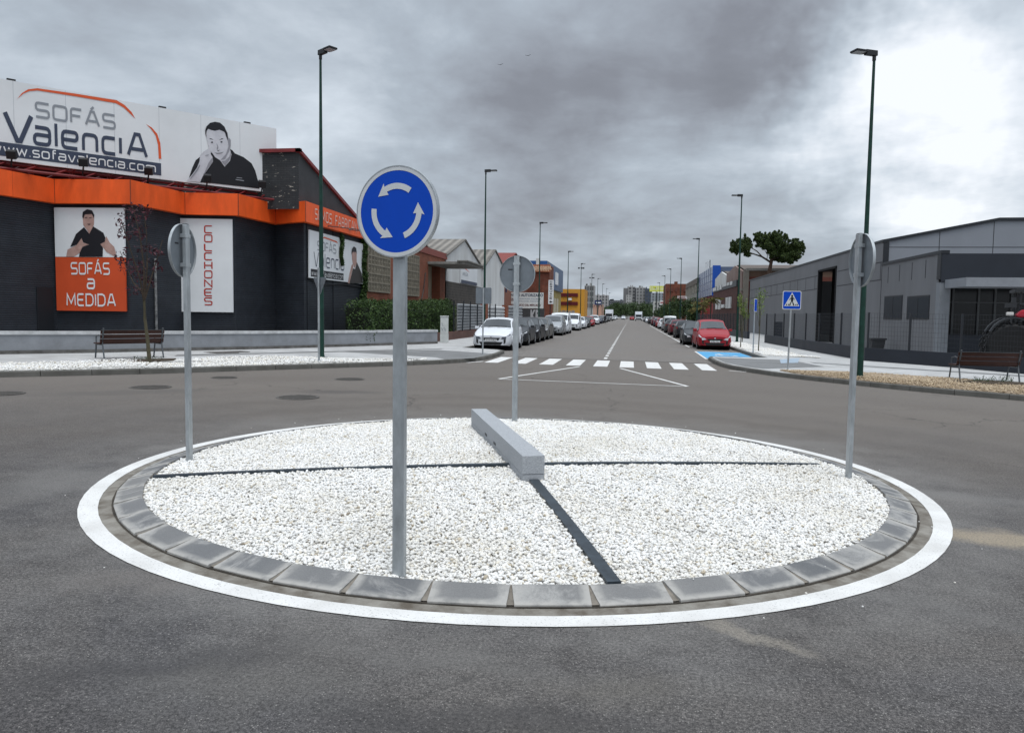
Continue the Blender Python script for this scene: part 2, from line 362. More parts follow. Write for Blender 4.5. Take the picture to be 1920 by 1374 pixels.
def paint_mat(name, col=(.68, .68, .67), worn=.0):
    m = bpy.data.materials.new(name); m.use_nodes = True; t = m.node_tree; b = t.nodes['Principled BSDF']; P = geopos(t)
    a = noise(t, P, 2.2, 6, .6); f = noise(t, P, 75, 3, .75)
    c = mixc(t, 1., col, ramp(t, a.outputs[0], [(.3, (.80, .79, .78)), (.6, (1, 1, 1))]).outputs[0], 'MULTIPLY')
    c = mixc(t, ramp(t, math_(t, 'ADD', f.outputs[0], worn), [(.575, (0,)*3), (.66, (1,)*3)]).outputs[0], c, (.34, .34, .34))
    t.links.new(c, b.inputs['Base Color']); b.inputs['Roughness'].default_value = .7
    bp = t.nodes.new('ShaderNodeBump'); bp.inputs['Strength'].default_value = .5; bp.inputs['Distance'].default_value = .006
    t.links.new(f.outputs[0], bp.inputs['Height']); t.links.new(bp.outputs[0], b.inputs['Normal'])
    return m
road_paint = paint_mat('white road paint', worn=-.005)
blue_paint = paint_mat('blue bay paint', (.07, .34, .62), -.07)

def sheet(xs, ys, z):                  # sheet that follows the fall of the ground
    m = MB(); V = [(x, y, gz(x)+z) for y in ys for x in xs]; n = len(xs)
    return m.add(V, [(j*n+i, j*n+i+1, (j+1)*n+i+1, (j+1)*n+i) for j in range(len(ys)-1) for i in range(n-1)])
sheet([-3000, -70, 0, 70, 3000], [-400, 0, 600, 5000], -.03).build('ground', concrete_far)['kind'] = 'structure'
sheet([-70, 0, 70], [-60, 28.93], 0).build('road', asph)['kind'] = 'structure'
sheet([-7.6, 0, 6.2], [28.93, 900], 0).build('street_road', asph_st)['kind'] = 'structure'
# dark joint between the two asphalts
sheet([-5.1, 0, 3.2], [28.86, 29.02], .004).build('road_joint', mat('bitumen joint', (.035, .034, .034), .8))['kind'] = 'structure'

def flat(name, pts, z, material, kind='structure', thick=0.):
    m = MB(); P = [(x, y, gz(x)+z) for x, y in pts]
    if thick: m.prism([(x, y, q-thick) for x, y, q in P], (0, 0, thick))
    else: m.poly(P)
    o = m.build(name, material)
    if kind: o['kind'] = kind
    return o
# pavements --------------------------------------------------------------
def pavemat(name, c1, c2, mort, size=.4):
    m = bpy.data.materials.new(name); m.use_nodes = True; t = m.node_tree; b = t.nodes['Principled BSDF']; P = geopos(t)
    br = t.nodes.new('ShaderNodeTexBrick'); t.links.new(P, br.inputs[0]); br.offset = 0
    br.inputs['Scale'].default_value = 1; br.inputs['Brick Width'].default_value = size; br.inputs['Row Height'].default_value = size; br.inputs['Mortar Size'].default_value = .008
    for k, q in (('Color1', c1), ('Color2', c2), ('Mortar', mort)): br.inputs[k].default_value = tuple(q)+(1,)
    n_ = noise(t, P, .7, 6, .65)
    c = mixc(t, 1., br.outputs[0], ramp(t, n_.outputs[0], [(.3, (.80, .79, .77)), (.7, (1.1, 1.1, 1.1))]).outputs[0], 'MULTIPLY')
    t.links.new(c, b.inputs['Base Color']); b.inputs['Roughness'].default_value = .85
    return m
pave = pavemat('pale concrete paving', (.46, .465, .47), (.39, .395, .40), (.25, .25, .25))
pave_dk = pavemat('grey tactile paving', (.19, .195, .20), (.165, .17, .175), (.11, .11, .11), .2)
kerb_m = mat('concrete kerb', (.135, .132, .122), .9, col2=(.085, .082, .074), vscale=2.5, bump=.3)
LK = [(-60, -22), (-26, 3.9), (-14.6, 13.7), (-13.6, 14.55), (-12.66, 15.41), (-11.4, 16.65), (-10.6, 17.6), (-9.75, 18.7), (-8.57, 20.1), (-7.46, 21.45), (-6.6, 22.6), (-6.0, 23.5),
      (-5.45, 24.7), (-5.12, 26.0), (-5.02, 27.4), (-5.05, 29.2), (-5.15, 31.0), (-5.5, 31.7), (-7.1, 32.4), (-7.12, 60), (-7.12, 900)]
RK = [(60, -13), (30, 4.2), (14, 15.2), (10.6, 17.4), (8.85, 18.68), (7.5, 19.72), (6.6, 20.6), (5.89, 21.4), (5.0, 22.5), (4.3, 23.6), (3.7, 25.0), (3.3, 26.3), (3.14, 27.5), (3.08, 29.2), (3.1, 31.2),
      (3.25, 31.9), (5.45, 32.5), (5.5, 60), (5.5, 900)]
def offs(path, d):                     # path moved sideways by d (left of travel positive)
    out = []
    for i, p in enumerate(path):
        a = Vector(path[max(i-1, 0)]); b = Vector(path[min(i+1, len(path)-1)]); q = (b-a).normalized()
        if 0 < i < len(path)-1:
            u = (Vector(p)-a).normalized(); v = (b-Vector(p)).normalized(); nrm = Vector((-(u+v).y, (u+v).x)).normalized()
            k = 1/max(.5, nrm.dot(Vector((-u.y, u.x)))); out.append((p[0]+nrm.x*d*k, p[1]+nrm.y*d*k))
        else: out.append((p[0]-q.y*d, p[1]+q.x*d))
    return out
KH = .13
def strip(name, A, B, z, material, kind='structure', skirt=0.):
    m = MB(); n = len(A); V = [(x, y, gz(x)+z) for x, y in A]+[(x, y, gz(x)+z) for x, y in B]
    F_ = [(i, i+1, n+i+1, n+i) for i in range(n-1)]
    if skirt:
        V += [(x, y, gz(x)+z-skirt) for x, y in A]; F_ += [(2*n+i, 2*n+i+1, i+1, i) for i in range(n-1)]
    o = m.add(V, F_).build(name, material)
    if kind: o['kind'] = kind
    return o
def densify(path, step=1.):
    out = []
    for a, b in zip(path[:-1], path[1:]):
        d = math.dist(a, b); k = max(1, int(d/step)) if d < 40 else max(1, int(d/10))
        out += [(a[0]+(b[0]-a[0])*i/k, a[1]+(b[1]-a[1])*i/k) for i in range(k)]
    return out+[path[-1]]
def kerb(name, path, side):
    """row of kerb stones with open joints, side=+1 when the pavement is left of the travel direction"""
    P = densify(path, .25); o_in = offs(P, .15*side); m = MB()
    acc = 0; start = 0
    i = 0
    while i < len(P)-1:
        j = i; L = 0
        while j < len(P)-1 and L < .98: L += math.dist(P[j], P[j+1]); j += 1
        A, B = P[i:j+1], o_in[i:j+1]; g_ = .012
        A = [tuple(Vector(A[0])+(Vector(A[1])-Vector(A[0])).normalized()*g_)]+A[1:]; B = [tuple(Vector(B[0])+(Vector(B[1])-Vector(B[0])).normalized()*g_)]+B[1:]
        n = len(A)
        def lip(a, b, k): return (a[0]+(b[0]-a[0])*k, a[1]+(b[1]-a[1])*k)
        rows = [[(x, y, gz(x)-.05) for x, y in A], [(*lip(a, b, .10), gz(a[0])+KH-.02) for a, b in zip(A, B)], [(*lip(a, b, .22), gz(a[0])+KH) for a, b in zip(A, B)], [(x, y, gz(x)+KH) for x, y in B], [(x, y, gz(x)-.05) for x, y in B]]
        V = [v for r_ in rows for v in r_]
        F_ = [(k*n+q, k*n+q+1, (k+1)*n+q+1, (k+1)*n+q) for k in range(4) for q in range(n-1)]
        F_ += [tuple(k*n for k in range(5)), tuple(k*n+n-1 for k in range(4, -1, -1))]
        m.add(V, F_); i = j
    o = m.build(name, kerb_m); o['kind'] = 'structure'; return o
kerb('kerb', LK, 1); kerb('kerb', RK, -1)
def pavement(path, side, far, name):
    I = offs(path, .155*side); J = [(far, y) for x, y in path]
    P = I+[(far, 900), (far, path[0][1])]
    return flat(name, P, KH-.004, pave)
pavement(LK, 1, -61, 'pavement'); pavement(RK, -1, 61, 'pavement')
# grey tactile paving by the crossing
z4 = lambda L, h=KH: [G(780+x/4.58, 420+y/4.58, h) for x, y in L]
z5 = lambda L, h=KH: [G(1120+x/4.58, 420+y/4.58, h) for x, y in L]
flat('pavement_band', [(-5.22, 25.1), (-5.2, 28.3), (-7.6, 29.6), (-10.4, 26.2), (-6.5, 24.9), (-5.95, 24.0)], KH, pave_dk)
flat('pavement_band', [(3.35, 27.6), (3.3, 31.0), (6.2, 31.0), (6.6, 27.3), (4.2, 25.0), (3.75, 25.8)], KH, pave_dk)
flat('pavement_band', [(6.7, 29.2), (6.7, 29.9), (14.5, 24.9), (14.2, 24.3)], KH, pave_dk)
flat('pavement_band', [(-7.7, 30.2), (-7.7, 31.0), (-13.9, 21.6), (-13.6, 21.0)], KH, pave_dk)
# gravel beds -------------------------------------------------------------
def gravel_base(name, c1, c2, gap, scale):
    m = bpy.data.materials.new(name); m.use_nodes = True; t = m.node_tree; b = t.nodes['Principled BSDF']; P = geopos(t)
    vo = t.nodes.new('ShaderNodeTexVoronoi'); vo.inputs['Scale'].default_value = scale; t.links.new(P, vo.inputs[0])
    s_ = t.nodes.new('ShaderNodeSeparateColor'); t.links.new(vo.outputs['Color'], s_.inputs[0])
    c = mixc(t, s_.outputs[0], c1, c2)
    c = mixc(t, ramp(t, vo.outputs['Distance'], [(.45, (0,)*3), (.75, (1,)*3)]).outputs[0], c, gap)
    t.links.new(c, b.inputs['Base Color']); b.inputs['Roughness'].default_value = .9
    bp = t.nodes.new('ShaderNodeBump'); bp.inputs['Strength'].default_value = .9; bp.inputs['Distance'].default_value = .02; bp.invert = True
    t.links.new(vo.outputs['Distance'], bp.inputs['Height']); t.links.new(bp.outputs[0], b.inputs['Normal'])
    return m
def stone_mat(name, stops, rough=.75):
    m = bpy.data.materials.new(name); m.use_nodes = True; t = m.node_tree; b = t.nodes['Principled BSDF']
    g = t.nodes.new('ShaderNodeNewGeometry'); r_ = ramp(t, g.outputs['Random Per Island'], stops)
    n_ = noise(t, g.outputs['Position'], 60, 3, .6); c = mixc(t, 1., r_.outputs[0], ramp(t, n_.outputs[0], [(.3, (.88, .87, .85)), (.6, (1, 1, 1))]).outputs[0], 'MULTIPLY')
    big = noise(t, g.outputs['Position'], .9, 4, .6); c = mixc(t, 1., c, ramp(t, big.outputs[0], [(.3, (.90, .88, .84)), (.6, (1, 1, 1))]).outputs[0], 'MULTIPLY')
    t.links.new(c, b.inputs['Base Color']); b.inputs['Roughness'].default_value = rough; return m
white_stone = stone_mat('white marble gravel', [(0, (.70, .70, .69)), (.35, (.80, .80, .795)), (.7, (.86, .86, .86)), (.95, (.80, .77, .70)), (.992, (.50, .44, .34)), (1, (.2, .17, .14))])
beige_stone = stone_mat('beige gravel', [(0, (.30, .22, .14)), (.4, (.46, .36, .24)), (.7, (.55, .45, .32)), (1, (.38, .30, .22))])
ICO = None
def icosa():
    p = (1+5**.5)/2
    V = np.array([(-1, p, 0), (1, p, 0), (-1, -p, 0), (1, -p, 0), (0, -1, p), (0, 1, p), (0, -1, -p), (0, 1, -p), (p, 0, -1), (p, 0, 1), (-p, 0, -1), (-p, 0, 1)], float)
    Fc = np.array([(0, 11, 5), (0, 5, 1), (0, 1, 7), (0, 7, 10), (0, 10, 11), (1, 5, 9), (5, 11, 4), (11, 10, 2), (10, 7, 6), (7, 1, 8), (3, 9, 4), (3, 4, 2), (3, 2, 6), (3, 6, 8), (3, 8, 9), (4, 9, 5), (2, 4, 11), (6, 2, 10), (8, 6, 7), (9, 8, 1)])
    return V/np.linalg.norm(V[0]), Fc
def octa():
    V = np.array([(1, 0, 0), (-1, 0, 0), (0, 1, 0), (0, -1, 0), (0, 0, 1), (0, 0, -1)], float)
    return V, np.array([(0, 2, 4), (2, 1, 4), (1, 3, 4), (3, 0, 4), (2, 0, 5), (1, 2, 5), (3, 1, 5), (0, 3, 5)])
def stones(name, XYZ, size, material, base=None, seed=1, jag=.22):
    rg = np.random.default_rng(seed); V0, F0 = base or icosa(); n = len(XYZ); k = len(V0)
    V = np.repeat(V0[None], n, 0)*(1+rg.uniform(-jag, jag, (n, k, 1)))
    sc = rg.uniform(.62, 1.2, (n, 1, 1))*np.stack([rg.uniform(.9, 1.35, n), rg.uniform(.7, 1.0, n), rg.uniform(.5, .85, n)], 1)[:, None, :]*size
    V = V*sc
    a = rg.uniform(0, 2*np.pi, n); tl = rg.normal(0, .45, n); t2 = rg.normal(0, .3, n)
    c, s_ = np.cos(tl)[:, None], np.sin(tl)[:, None]; y = V[..., 1]*c-V[..., 2]*s_; z = V[..., 1]*s_+V[..., 2]*c; V[..., 1] = y; V[..., 2] = z
    c, s_ = np.cos(t2)[:, None], np.sin(t2)[:, None]; x = V[..., 0]*c-V[..., 2]*s_; z = V[..., 0]*s_+V[..., 2]*c; V[..., 0] = x; V[..., 2] = z
    c, s_ = np.cos(a)[:, None], np.sin(a)[:, None]; x = V[..., 0]*c-V[..., 1]*s_; y = V[..., 0]*s_+V[..., 1]*c; V[..., 0] = x; V[..., 1] = y
    V = V+XYZ[:, None, :]
    Fc = F0[None]+(np.arange(n)*k)[:, None, None]
    return npmesh(name, V.reshape(-1, 3), Fc.reshape(-1, F0.shape[1]), material, smooth=False)
def gzn(x): return SL*np.clip(x, -70, 70)
# ---- the island
n0 = 96; m = MB()
def dR(a): return -.007-.012*math.cos(2*a)+.053*math.sin(2*a)-.005*math.sin(3*a)   # the ring was laid out by hand and is not a perfect circle
def ringpt(r_, a, z):
    r_ += dR(a)*r_/4.1; x, y = IC[0]+r_*math.cos(a), IC[1]+r_*math.sin(a); return (x, y, gz(x)+z)
def ring(m, r0, z0, r1, z1, a0=0, a1=2*PI, n=96):
    V = [ringpt(r0, a0+(a1-a0)*i/n, z0) for i in range(n+1)]+[ringpt(r1, a0+(a1-a0)*i/n, z1) for i in range(n+1)]
    m.add(V, [(i, i+1, n+2+i, n+1+i) for i in range(n)])
m = MB(); ring(m, 3.955, .006, 4.10, .006); m.build('painted_ring', road_paint)['kind'] = 'structure'
grout = mat('cement grout', (.25, .237, .212), .9, col2=(.10, .085, .068), vscale=6, bump=.6, bscale=50)
m = MB(); ring(m, 3.75, .012, 3.955, .003); m.build('grout_ring', grout)['kind'] = 'structure'
m = MB(); ring(m, 3.838, .0135, 3.856, .0125); m.build('grout_crack', mat('dark gap', (.045, .038, .03), .95, var=.5, vscale=6))['kind'] = 'structure'
def kerbstone_mat():
    m = bpy.data.materials.new('grey sloping kerb stone'); m.use_nodes = True; t = m.node_tree; b = t.nodes['Principled BSDF']
    g = t.nodes.new('ShaderNodeNewGeometry'); P = g.outputs['Position']
    base = ramp(t, g.outputs['Random Per Island'], [(0, (.10, .104, .11)), (.5, (.135, .138, .143)), (1, (.175, .174, .172))])
    a = noise(t, P, 2.2, 7, .7, .8); f = noise(t, P, 120, 3, .6)
    c = mixc(t, ramp(t, a.outputs[0], [(.50, (0,)*3), (.62, (.75,)*3)]).outputs[0], base.outputs[0], (.34, .335, .325))
    c = mixc(t, 1., c, ramp(t, f.outputs[0], [(.3, (.82,)*3), (.7, (1.12,)*3)]).outputs[0], 'MULTIPLY')
    at = t.nodes.new('ShaderNodeVertexColor'); at.layer_name = 'edge'
    e = math_(t, 'MULTIPLY', at.outputs['Color'], ramp(t, noise(t, P, 9, 4, .6).outputs[0], [(.35, (.35,)*3), (.55, (1,)*3)]).outputs[0])
    c = mixc(t, math_(t, 'MULTIPLY', e, .9), c, (.37, .36, .34))     # cement smeared along the joints
    t.links.new(c, b.inputs['Base Color']); b.inputs['Roughness'].default_value = .7
    bp = t.nodes.new('ShaderNodeBump'); bp.inputs['Strength'].default_value = .25; bp.inputs['Distance'].default_value = .004
    t.links.new(f.outputs[0], bp.inputs['Height']); t.links.new(bp.outputs[0], b.inputs['Normal'])
    return m
ks = kerbstone_mat(); NK = 48
m = MB(); ecol = []
for k in range(NK):
    a0, a1 = 2*PI*k/NK, 2*PI*(k+1)/NK; da = (a1-a0)
    n = 8; rows = []
    jo = .018+.010*rnd.random(); ji = .004          # straight stones on a curve: wedge joints open to the outside
    dz = rnd.uniform(-.004, .004); dr = rnd.uniform(-.006, .006)
    for (r_, z_) in ((3.842, -.02), (3.839, .022), (3.832, .029), (3.78, .037), (3.67, .062), (3.645, .069), (3.622, .067), (3.618, -.02)):
        j_ = (jo if r_ > 3.8 else jo+(ji-jo)*(3.84-r_)/.22)/r_
        row = []
        for i in range(n+1):
            u = i/n; u = (.0, .06, .15, .35, .5, .65, .85, .94, 1.)[i]
            A = a0+j_+(da-2*j_)*u
            am = (a0+a1)/2; rr_ = (r_+dr)*(1+(1/math.cos(A-am)-1)*.9)/(1/math.cos(da/2)*.3+.7)
            row.append(ringpt(rr_, A, z_+dz))
        rows.append(row)
    V = [v for r_ in rows for v in r_]; nr = len(rows); w_ = n+1
    F_ = [(q*w_+i, q*w_+i+1, (q+1)*w_+i+1, (q+1)*w_+i) for q in range(nr-1) for i in range(n)]
    F_ += [tuple(q*w_ for q in range(nr)), tuple(q*w_+n for q in range(nr-1, -1, -1))]
    m.add(V, F_); 
    for q in range(nr):
        for i in range(w_): ecol.append(1. if (i in (0, n) or q in (1, 2)) else (.85 if i in (1, n-1) else (.10 if i in (2, n-2) else 0.)))
ob = m.build('island_kerb', ks, smooth=True); ob['kind'] = 'structure'
ca = ob.data.color_attributes.new('edge', 'FLOAT_COLOR', 'POINT')
for i, e in enumerate(ecol[:len(ob.data.vertices)]): ca.data[i].color = (e, e, e, 1)
# joint mortar under the stones
m = MB(); ring(m, 3.62, .061, 3.832, .018); m.build('kerb_mortar', mat('joint mortar', (.20, .18, .155), .95, var=.3, vscale=12))['kind'] = 'structure'
def island_z(r_): return .062+.065*(1-(r_/3.62)**2)
m = MB(); V = []; nr = 14
for j in range(nr+1):
    for i in range(72): r_ = 3.63*j/nr; V.append(ringpt(max(r_, .001), 2*PI*i/72, island_z(r_)-.020))
F_ = [(j*72+i, j*72+(i+1) % 72, (j+1)*72+(i+1) % 72, (j+1)*72+i) for j in range(nr) for i in range(72)]
m.add(V, F_).build('gravel_bed', gravel_base('gravel bed', (.62, .61, .59), (.5, .49, .46), (.27, .25, .22), 34))['kind'] = 'stuff'
rg = np.random.default_rng(3)
# dividing flat bars: along the granite block and across it
BA = Vector(G(1152, 1081, .10)); BB = Vector(G(1006, 905, .11)); AX = (BB-BA).normalized(); BP = BA-AX*.0
CA_, CB_ = Vector(G(288, 886, .10)), Vector(G(1535, 866, .10))
BLOCK0 = Vector(G(1000, 903, .10)); BLOCK1 = Vector(atZ(898, 767, .345+.01)); BX = (BLOCK1-BLOCK0).normalized(); BN = Vector((BX.y, -BX.x))
npts = 185000
a = rg.uniform(0, 2*np.pi, npts); r_ = 3.612*np.sqrt(rg.uniform(0, 1, npts))
re_ = r_*(1+(-.007-.012*np.cos(2*a)+.053*np.sin(2*a)-.005*np.sin(3*a))/4.1)
X = IC[0]+re_*np.cos(a); Y = IC[1]+re_*np.sin(a)
bumpz = .006*np.sin(X*2.1+1)*np.cos(Y*1.7)+.004*np.sin(X*5+Y*4)
Z = gzn(X)+.062+.065*(1-(r_/3.62)**2)-.014+rg.uniform(-.016, .012, npts)+bumpz
def dist_line(X, Y, p, q):
    d = (q-p).normalized(); nx, ny = -d.y, d.x; s_ = (X-p.x)*d.x+(Y-p.y)*d.y
    return np.abs((X-p.x)*nx+(Y-p.y)*ny), (s_ > -.02) & (s_ < (q-p).length+.02)
d1, in1 = dist_line(X, Y, BA, BLOCK0); d2, in2 = dist_line(X, Y, CA_, CB_)
jit = rg.normal(0, .006, npts)
keep = ~((d1 < .052+jit) & in1) & ~((d2 < .040+jit) & in2)
bd = BX; d3 = np.abs((X-BLOCK0.x)*BN.x+(Y-BLOCK0.y)*BN.y); s3 = (X-BLOCK0.x)*bd.x+(Y-BLOCK0.y)*bd.y
keep &= ~((d3 < .115) & (s3 > 0) & (s3 < (BLOCK1-BLOCK0).length))
XYZ = np.c_[X, Y, Z][keep]
o = stones('island_gravel', XYZ, .0142, white_stone, seed=5, jag=.30)
tag(o, 'white marble gravel heaped on the roundabout island', 'gravel', kind='stuff')
# a few stones that have rolled on to the kerb and road
aa = rg.uniform(0, 2*np.pi, 40); r2 = rg.uniform(3.6, 4.4, 40); X2 = IC[0]+r2*np.cos(aa); Y2 = IC[1]+r2*np.sin(aa)
o = stones('loose_stones', np.c_[X2, Y2, gzn(X2)+np.where(r2 < 3.8, .085-(r2-3.58)*.22, .014)], .007, white_stone, seed=8); tag(o, 'stray white stones lying on the kerb and asphalt by the island', 'stones', kind='stuff')
def bar(name, p, q, w_, z0, z1, label):
    d = (q-p).normalized(); nx = Vector((-d.y, d.x))*w_/2; m = MB(); k = 14
    L = (q-p).length
    for i in range(1):
        base = []
        rows = []
        for j in range(k+1):
            c = p+d*L*j/k; rr_ = math.dist(c, IC); z = gz(c.x)+island_z(min(rr_, 3.62))
            rows.append([(c.x-nx.x, c.y-nx.y, z+z0), (c.x+nx.x, c.y+nx.y, z+z0), (c.x+nx.x, c.y+nx.y, z+z1), (c.x-nx.x, c.y-nx.y, z+z1)])
        V = [v for r0 in rows for v in r0]; F_ = [(j*4+a_, j*4+(a_+1) % 4, (j+1)*4+(a_+1) % 4, (j+1)*4+a_) for j in range(k) for a_ in range(4)]+[(0, 1, 2, 3), (4*k+3, 4*k+2, 4*k+1, 4*k)]
        m.add(V, F_)
    o = m.build(name, steel_dark, loc=(p.x, p.y, gz(p.x)+.1)); tag(o, label, 'metal edging')
bar('edging_bar', BA, BLOCK0-BX*.02, .088, -.04, .008, 'dark flat steel bar running from the kerb to the near end of the granite block')
bar('edging_bar', CA_, CB_, .062, -.04, .014, 'long dark steel bar crossing the whole island from side to side under the granite block')
# dry leaves and bits of bark in the gravel
ll = np.random.default_rng(21); aa = ll.uniform(0, 6.28, 34); r3 = 3.5*np.sqrt(ll.uniform(0, 1, 34)); LX, LY = IC[0]+r3*np.cos(aa), IC[1]+r3*np.sin(aa); LZ = gzn(LX)+.062+.065*(1-(r3/3.62)**2)+.012
lv = []; 
for x_, y_, z_ in zip(LX, LY, LZ):
    q = ll.uniform(0, 6.28); a_, b_ = np.array([math.cos(q), math.sin(q), ll.uniform(-.3, .5)])*ll.uniform(.012, .026), np.array([-math.sin(q), math.cos(q), ll.uniform(-.2, .4)])*.009
    c_ = np.array([x_, y_, z_]); lv += [c_-a_, c_-b_, c_+a_, c_+b_]
o = npmesh('dry_leaves', np.array(lv), np.arange(len(lv)).reshape(-1, 4), mat('dry leaf', (.12, .075, .035), .8, var=.5, vscale=3)); tag(o, 'small dry brown leaves scattered over the white gravel', 'leaves', kind='stuff')
# granite block
bl = thing('granite_block', 'long pale granite beam lying across the roundabout gravel', 'stone beam', (BLOCK0.x, BLOCK0.y, gz(BLOCK0.x)+.09))
LB = (BLOCK1-BLOCK0).length; ang = math.atan2(BX.y, BX.x)
def along(s0, s1, w0, w1, z0, z1, mb):
    P = [BLOCK0+BX*s+BN*w_ for s, w_ in ((s0, w0), (s1, w0), (s1, w1), (s0, w1))]; zb = gz(BLOCK0.x)+.06
    mb.prism([(p.x, p.y, zb+z0) for p in P], (0, 0, z1-z0)); return mb
m = MB(); along(0, LB, -.108, .108, .112, .29, m); m.build('upper_beam', granite, bl, bevel=.004)
m = MB()
for s0, s1 in ((0, .62), (.63, LB*.42), (LB*.42+.01, LB*.7), (LB*.7+.01, LB)): along(s0+.002, s1, -.106, .106, -.02, .108, m)
m.build('lower_course', granite, bl, bevel=.004)
slm = mat('painted slot shade', (.08, .085, .09), .8)  # dark plates on the beam's side, slot shade painted as flat colour
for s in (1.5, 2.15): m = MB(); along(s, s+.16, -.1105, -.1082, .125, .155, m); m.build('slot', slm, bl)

# ---- paint on the road
def stripe(name, pts, z=.005): return flat(name, pts, z, road_paint)
for i in range(9):
    x0 = -5.62+i*.995*.985
    pass
def zebra(x0, x1, y0=25.1, y1=28.5): stripe('crossing_stripe', [(x0, y0), (x1, y0), (x1, y1), (x0, y1)])
for x0 in (-4.76+.38, -3.0, -2.1, -1.2, -.33, .56, 1.43, 2.32): zebra(x0 if x0 > -4 else -4.0+.08, (x0 if x0 > -4 else -3.92)+.47)
zebra(-4.86, -4.40)
y = 29.6
while y < 420: stripe('centre_line_dash', [(-1.01, y), (-.88, y), (-.88, y+1.0), (-1.01, y+1.0)]); y += 1.95 if y < 60 else (3.0 if y < 150 else 8)
def line(name, p, q, w_=.1, z=.005):
    p, q = Vector(p), Vector(q); d = (q-p).normalized(); n = Vector((-d.y, d.x))*w_/2
    stripe(name, [tuple(p-n), tuple(q-n), tuple(q+n), tuple(p+n)], z)
line('splitter_line', (-3.3, 19.05), (-1.62, 24.7)); line('splitter_line', (1.42, 19.05), (-.3, 24.6)); line('splitter_line', (-3.28, 19.0), (1.40, 19.0), .09)
line('edge_line', (3.12, 32.0), (3.22, 38.8), .1); line('bay_line', (3.2, 38.9), (5.4, 38.9), .12)
line('parking_line', (3.32, 44), (3.42, 140), .09)
line('give_way_dash', G(876, 680), G(906, 677.5), .14); line('give_way_dash', G(1367, 695), G(1400, 697.5), .12)
flat('disabled_bay', [(3.2, 32.65), (5.38, 32.65), (5.38, 38.8), (3.26, 38.8)], .005, blue_paint)
# wheelchair user painted in the bay
m = MB()
def pl(pts, w_=.09):
    for a_, b_ in zip(pts[:-1], pts[1:]):
        a_, b_ = Vector(a_), Vector(b_); d = (b_-a_).normalized(); n = Vector((-d.y, d.x))*w_/2
        m.poly([(p.x, p.y, gz(p.x)+.010) for p in (a_-n, b_-n, b_+n, a_+n)])
cx, cy = 4.3, 35.6
pl([(cx+.42*math.cos(q)-.05, cy+.5*math.sin(q)-.3) for q in [R(110+i*20) for i in range(13)]]); pl([(cx-.2, cy+1.0), (cx-.12, cy+.1)], .14); pl([(cx-.1, cy+.1), (cx+.35, cy+.12)], .12); pl([(cx+.36, cy+.1), (cx+.5, cy-.5)], .12); pl([(cx-.1, cy+.55), (cx+.22, cy+.5)])
m.poly([(cx-.22+.13*math.cos(q), cy+1.2+.15*math.sin(q), gz(cx)+.010) for q in [R(i*30) for i in range(12)]])
m.build('wheelchair_symbol', road_paint)['kind'] = 'structure'
blue_faded = paint_mat('faded blue paint', (.30, .40, .50), .06)
flat('ramp_paint', [G(1462, 674, KH), G(1500, 671, KH), G(1496, 680, KH), G(1464, 681, KH)], KH+.003, blue_faded)
# manholes and drain covers
iron = mat('cast iron cover', (.10, .094, .088), .75, .1, var=.3, vscale=30, bump=.6, bscale=60)
def manhole(px, py, r_, label):
    x, y = G(px, py); m = MB(); z = gz(x)
    m.lathe([(r_, z+.001), (r_, z+.009), (r_*.9, z+.009)], (x, y, 0), n=28)
    for k in range(-4, 5): m.obox((x, y+k*r_*.19, z+.011), (2*math.sqrt(max(.01, (r_*.86)**2-(k*r_*.19)**2)), r_*.07, .006))
    tag(m.build('manhole_cover', iron, loc=(x, y, z)), label, 'manhole cover', 'round iron covers in the roadway')
for px, py, r_, lb in ((558, 745, .40, 'round iron cover in the asphalt, the one nearest the island'), (655, 711, .36, 'round iron cover in the asphalt behind the blue arrow sign, towards the street corner'),
                       (282, 726, .40, 'round iron cover in the asphalt left of the tilted sign post'), (2, 738, .38, 'round iron cover in the asphalt at the left edge of the view'), (420, 708, .3, 'faint round cover in the asphalt right of the left sign post')):
    manhole(px, py, r_, lb)
for px, py, sx, sy, lb in ((415, 661, .8, .8, 'square iron hatch in the left pavement behind the gravel strip'), (447, 659.5, .6, .5, 'second square iron hatch, just right of the first in the left pavement')):
    x, y = G(px, py, KH); o = MB().obox((x, y, gz(x)+KH+.004), (sx, sy, .02), R(-28)).build('iron_hatch', iron, loc=(x, y, gz(x)+KH)); tag(o, lb, 'hatch')

# ---- side gravel beds
def inpoly(X, Y, P):
    ins = np.zeros(len(X), bool); j = len(P)-1
    for i in range(len(P)):
        xi, yi = P[i]; xj, yj = P[j]
        ins ^= ((yi > Y) != (yj > Y)) & (X < (xj-xi)*(Y-yi)/(yj-yi+1e-12)+xi); j = i
    return ins
def bed(name, P, n, size, material, basem, label, seed, h=.02):
    flat(name+'_base', P, KH+h-.01, basem, 'stuff', thick=.03)
    rg_ = np.random.default_rng(seed); xs, ys = [p[0] for p in P], [p[1] for p in P]
    X = rg_.uniform(min(xs), max(xs), n*4); Y = rg_.uniform(min(ys), max(ys), n*4); k = inpoly(X, Y, P); X, Y = X[k][:n], Y[k][:n]
    hz = .02*(np.sin(X*1.9)*np.cos(Y*1.5)+np.sin(X*.7+Y))+rg_.uniform(-.012, .012, len(X))
    o = stones(name, np.c_[X, Y, gzn(X)+KH+h+hz], size, material, octa(), seed, .3); tag(o, label, 'gravel', kind='stuff')
kl = offs(LK, .16)
LB_ = [p for p in kl if -27 < p[0] < -6.2 and p[1] < 24]+[(-6.6, 24.0)]+[G(800, 675.5, KH), G(640, 671, KH), G(480, 669.5, KH), G(325, 674, KH), G(170, 678.5, KH), G(0, 682, KH), (-24, 8.5), (-27, 6)]
wb = gravel_base('white bed', (.74, .73, .71), (.6, .6, .58), (.35, .34, .32), 22)
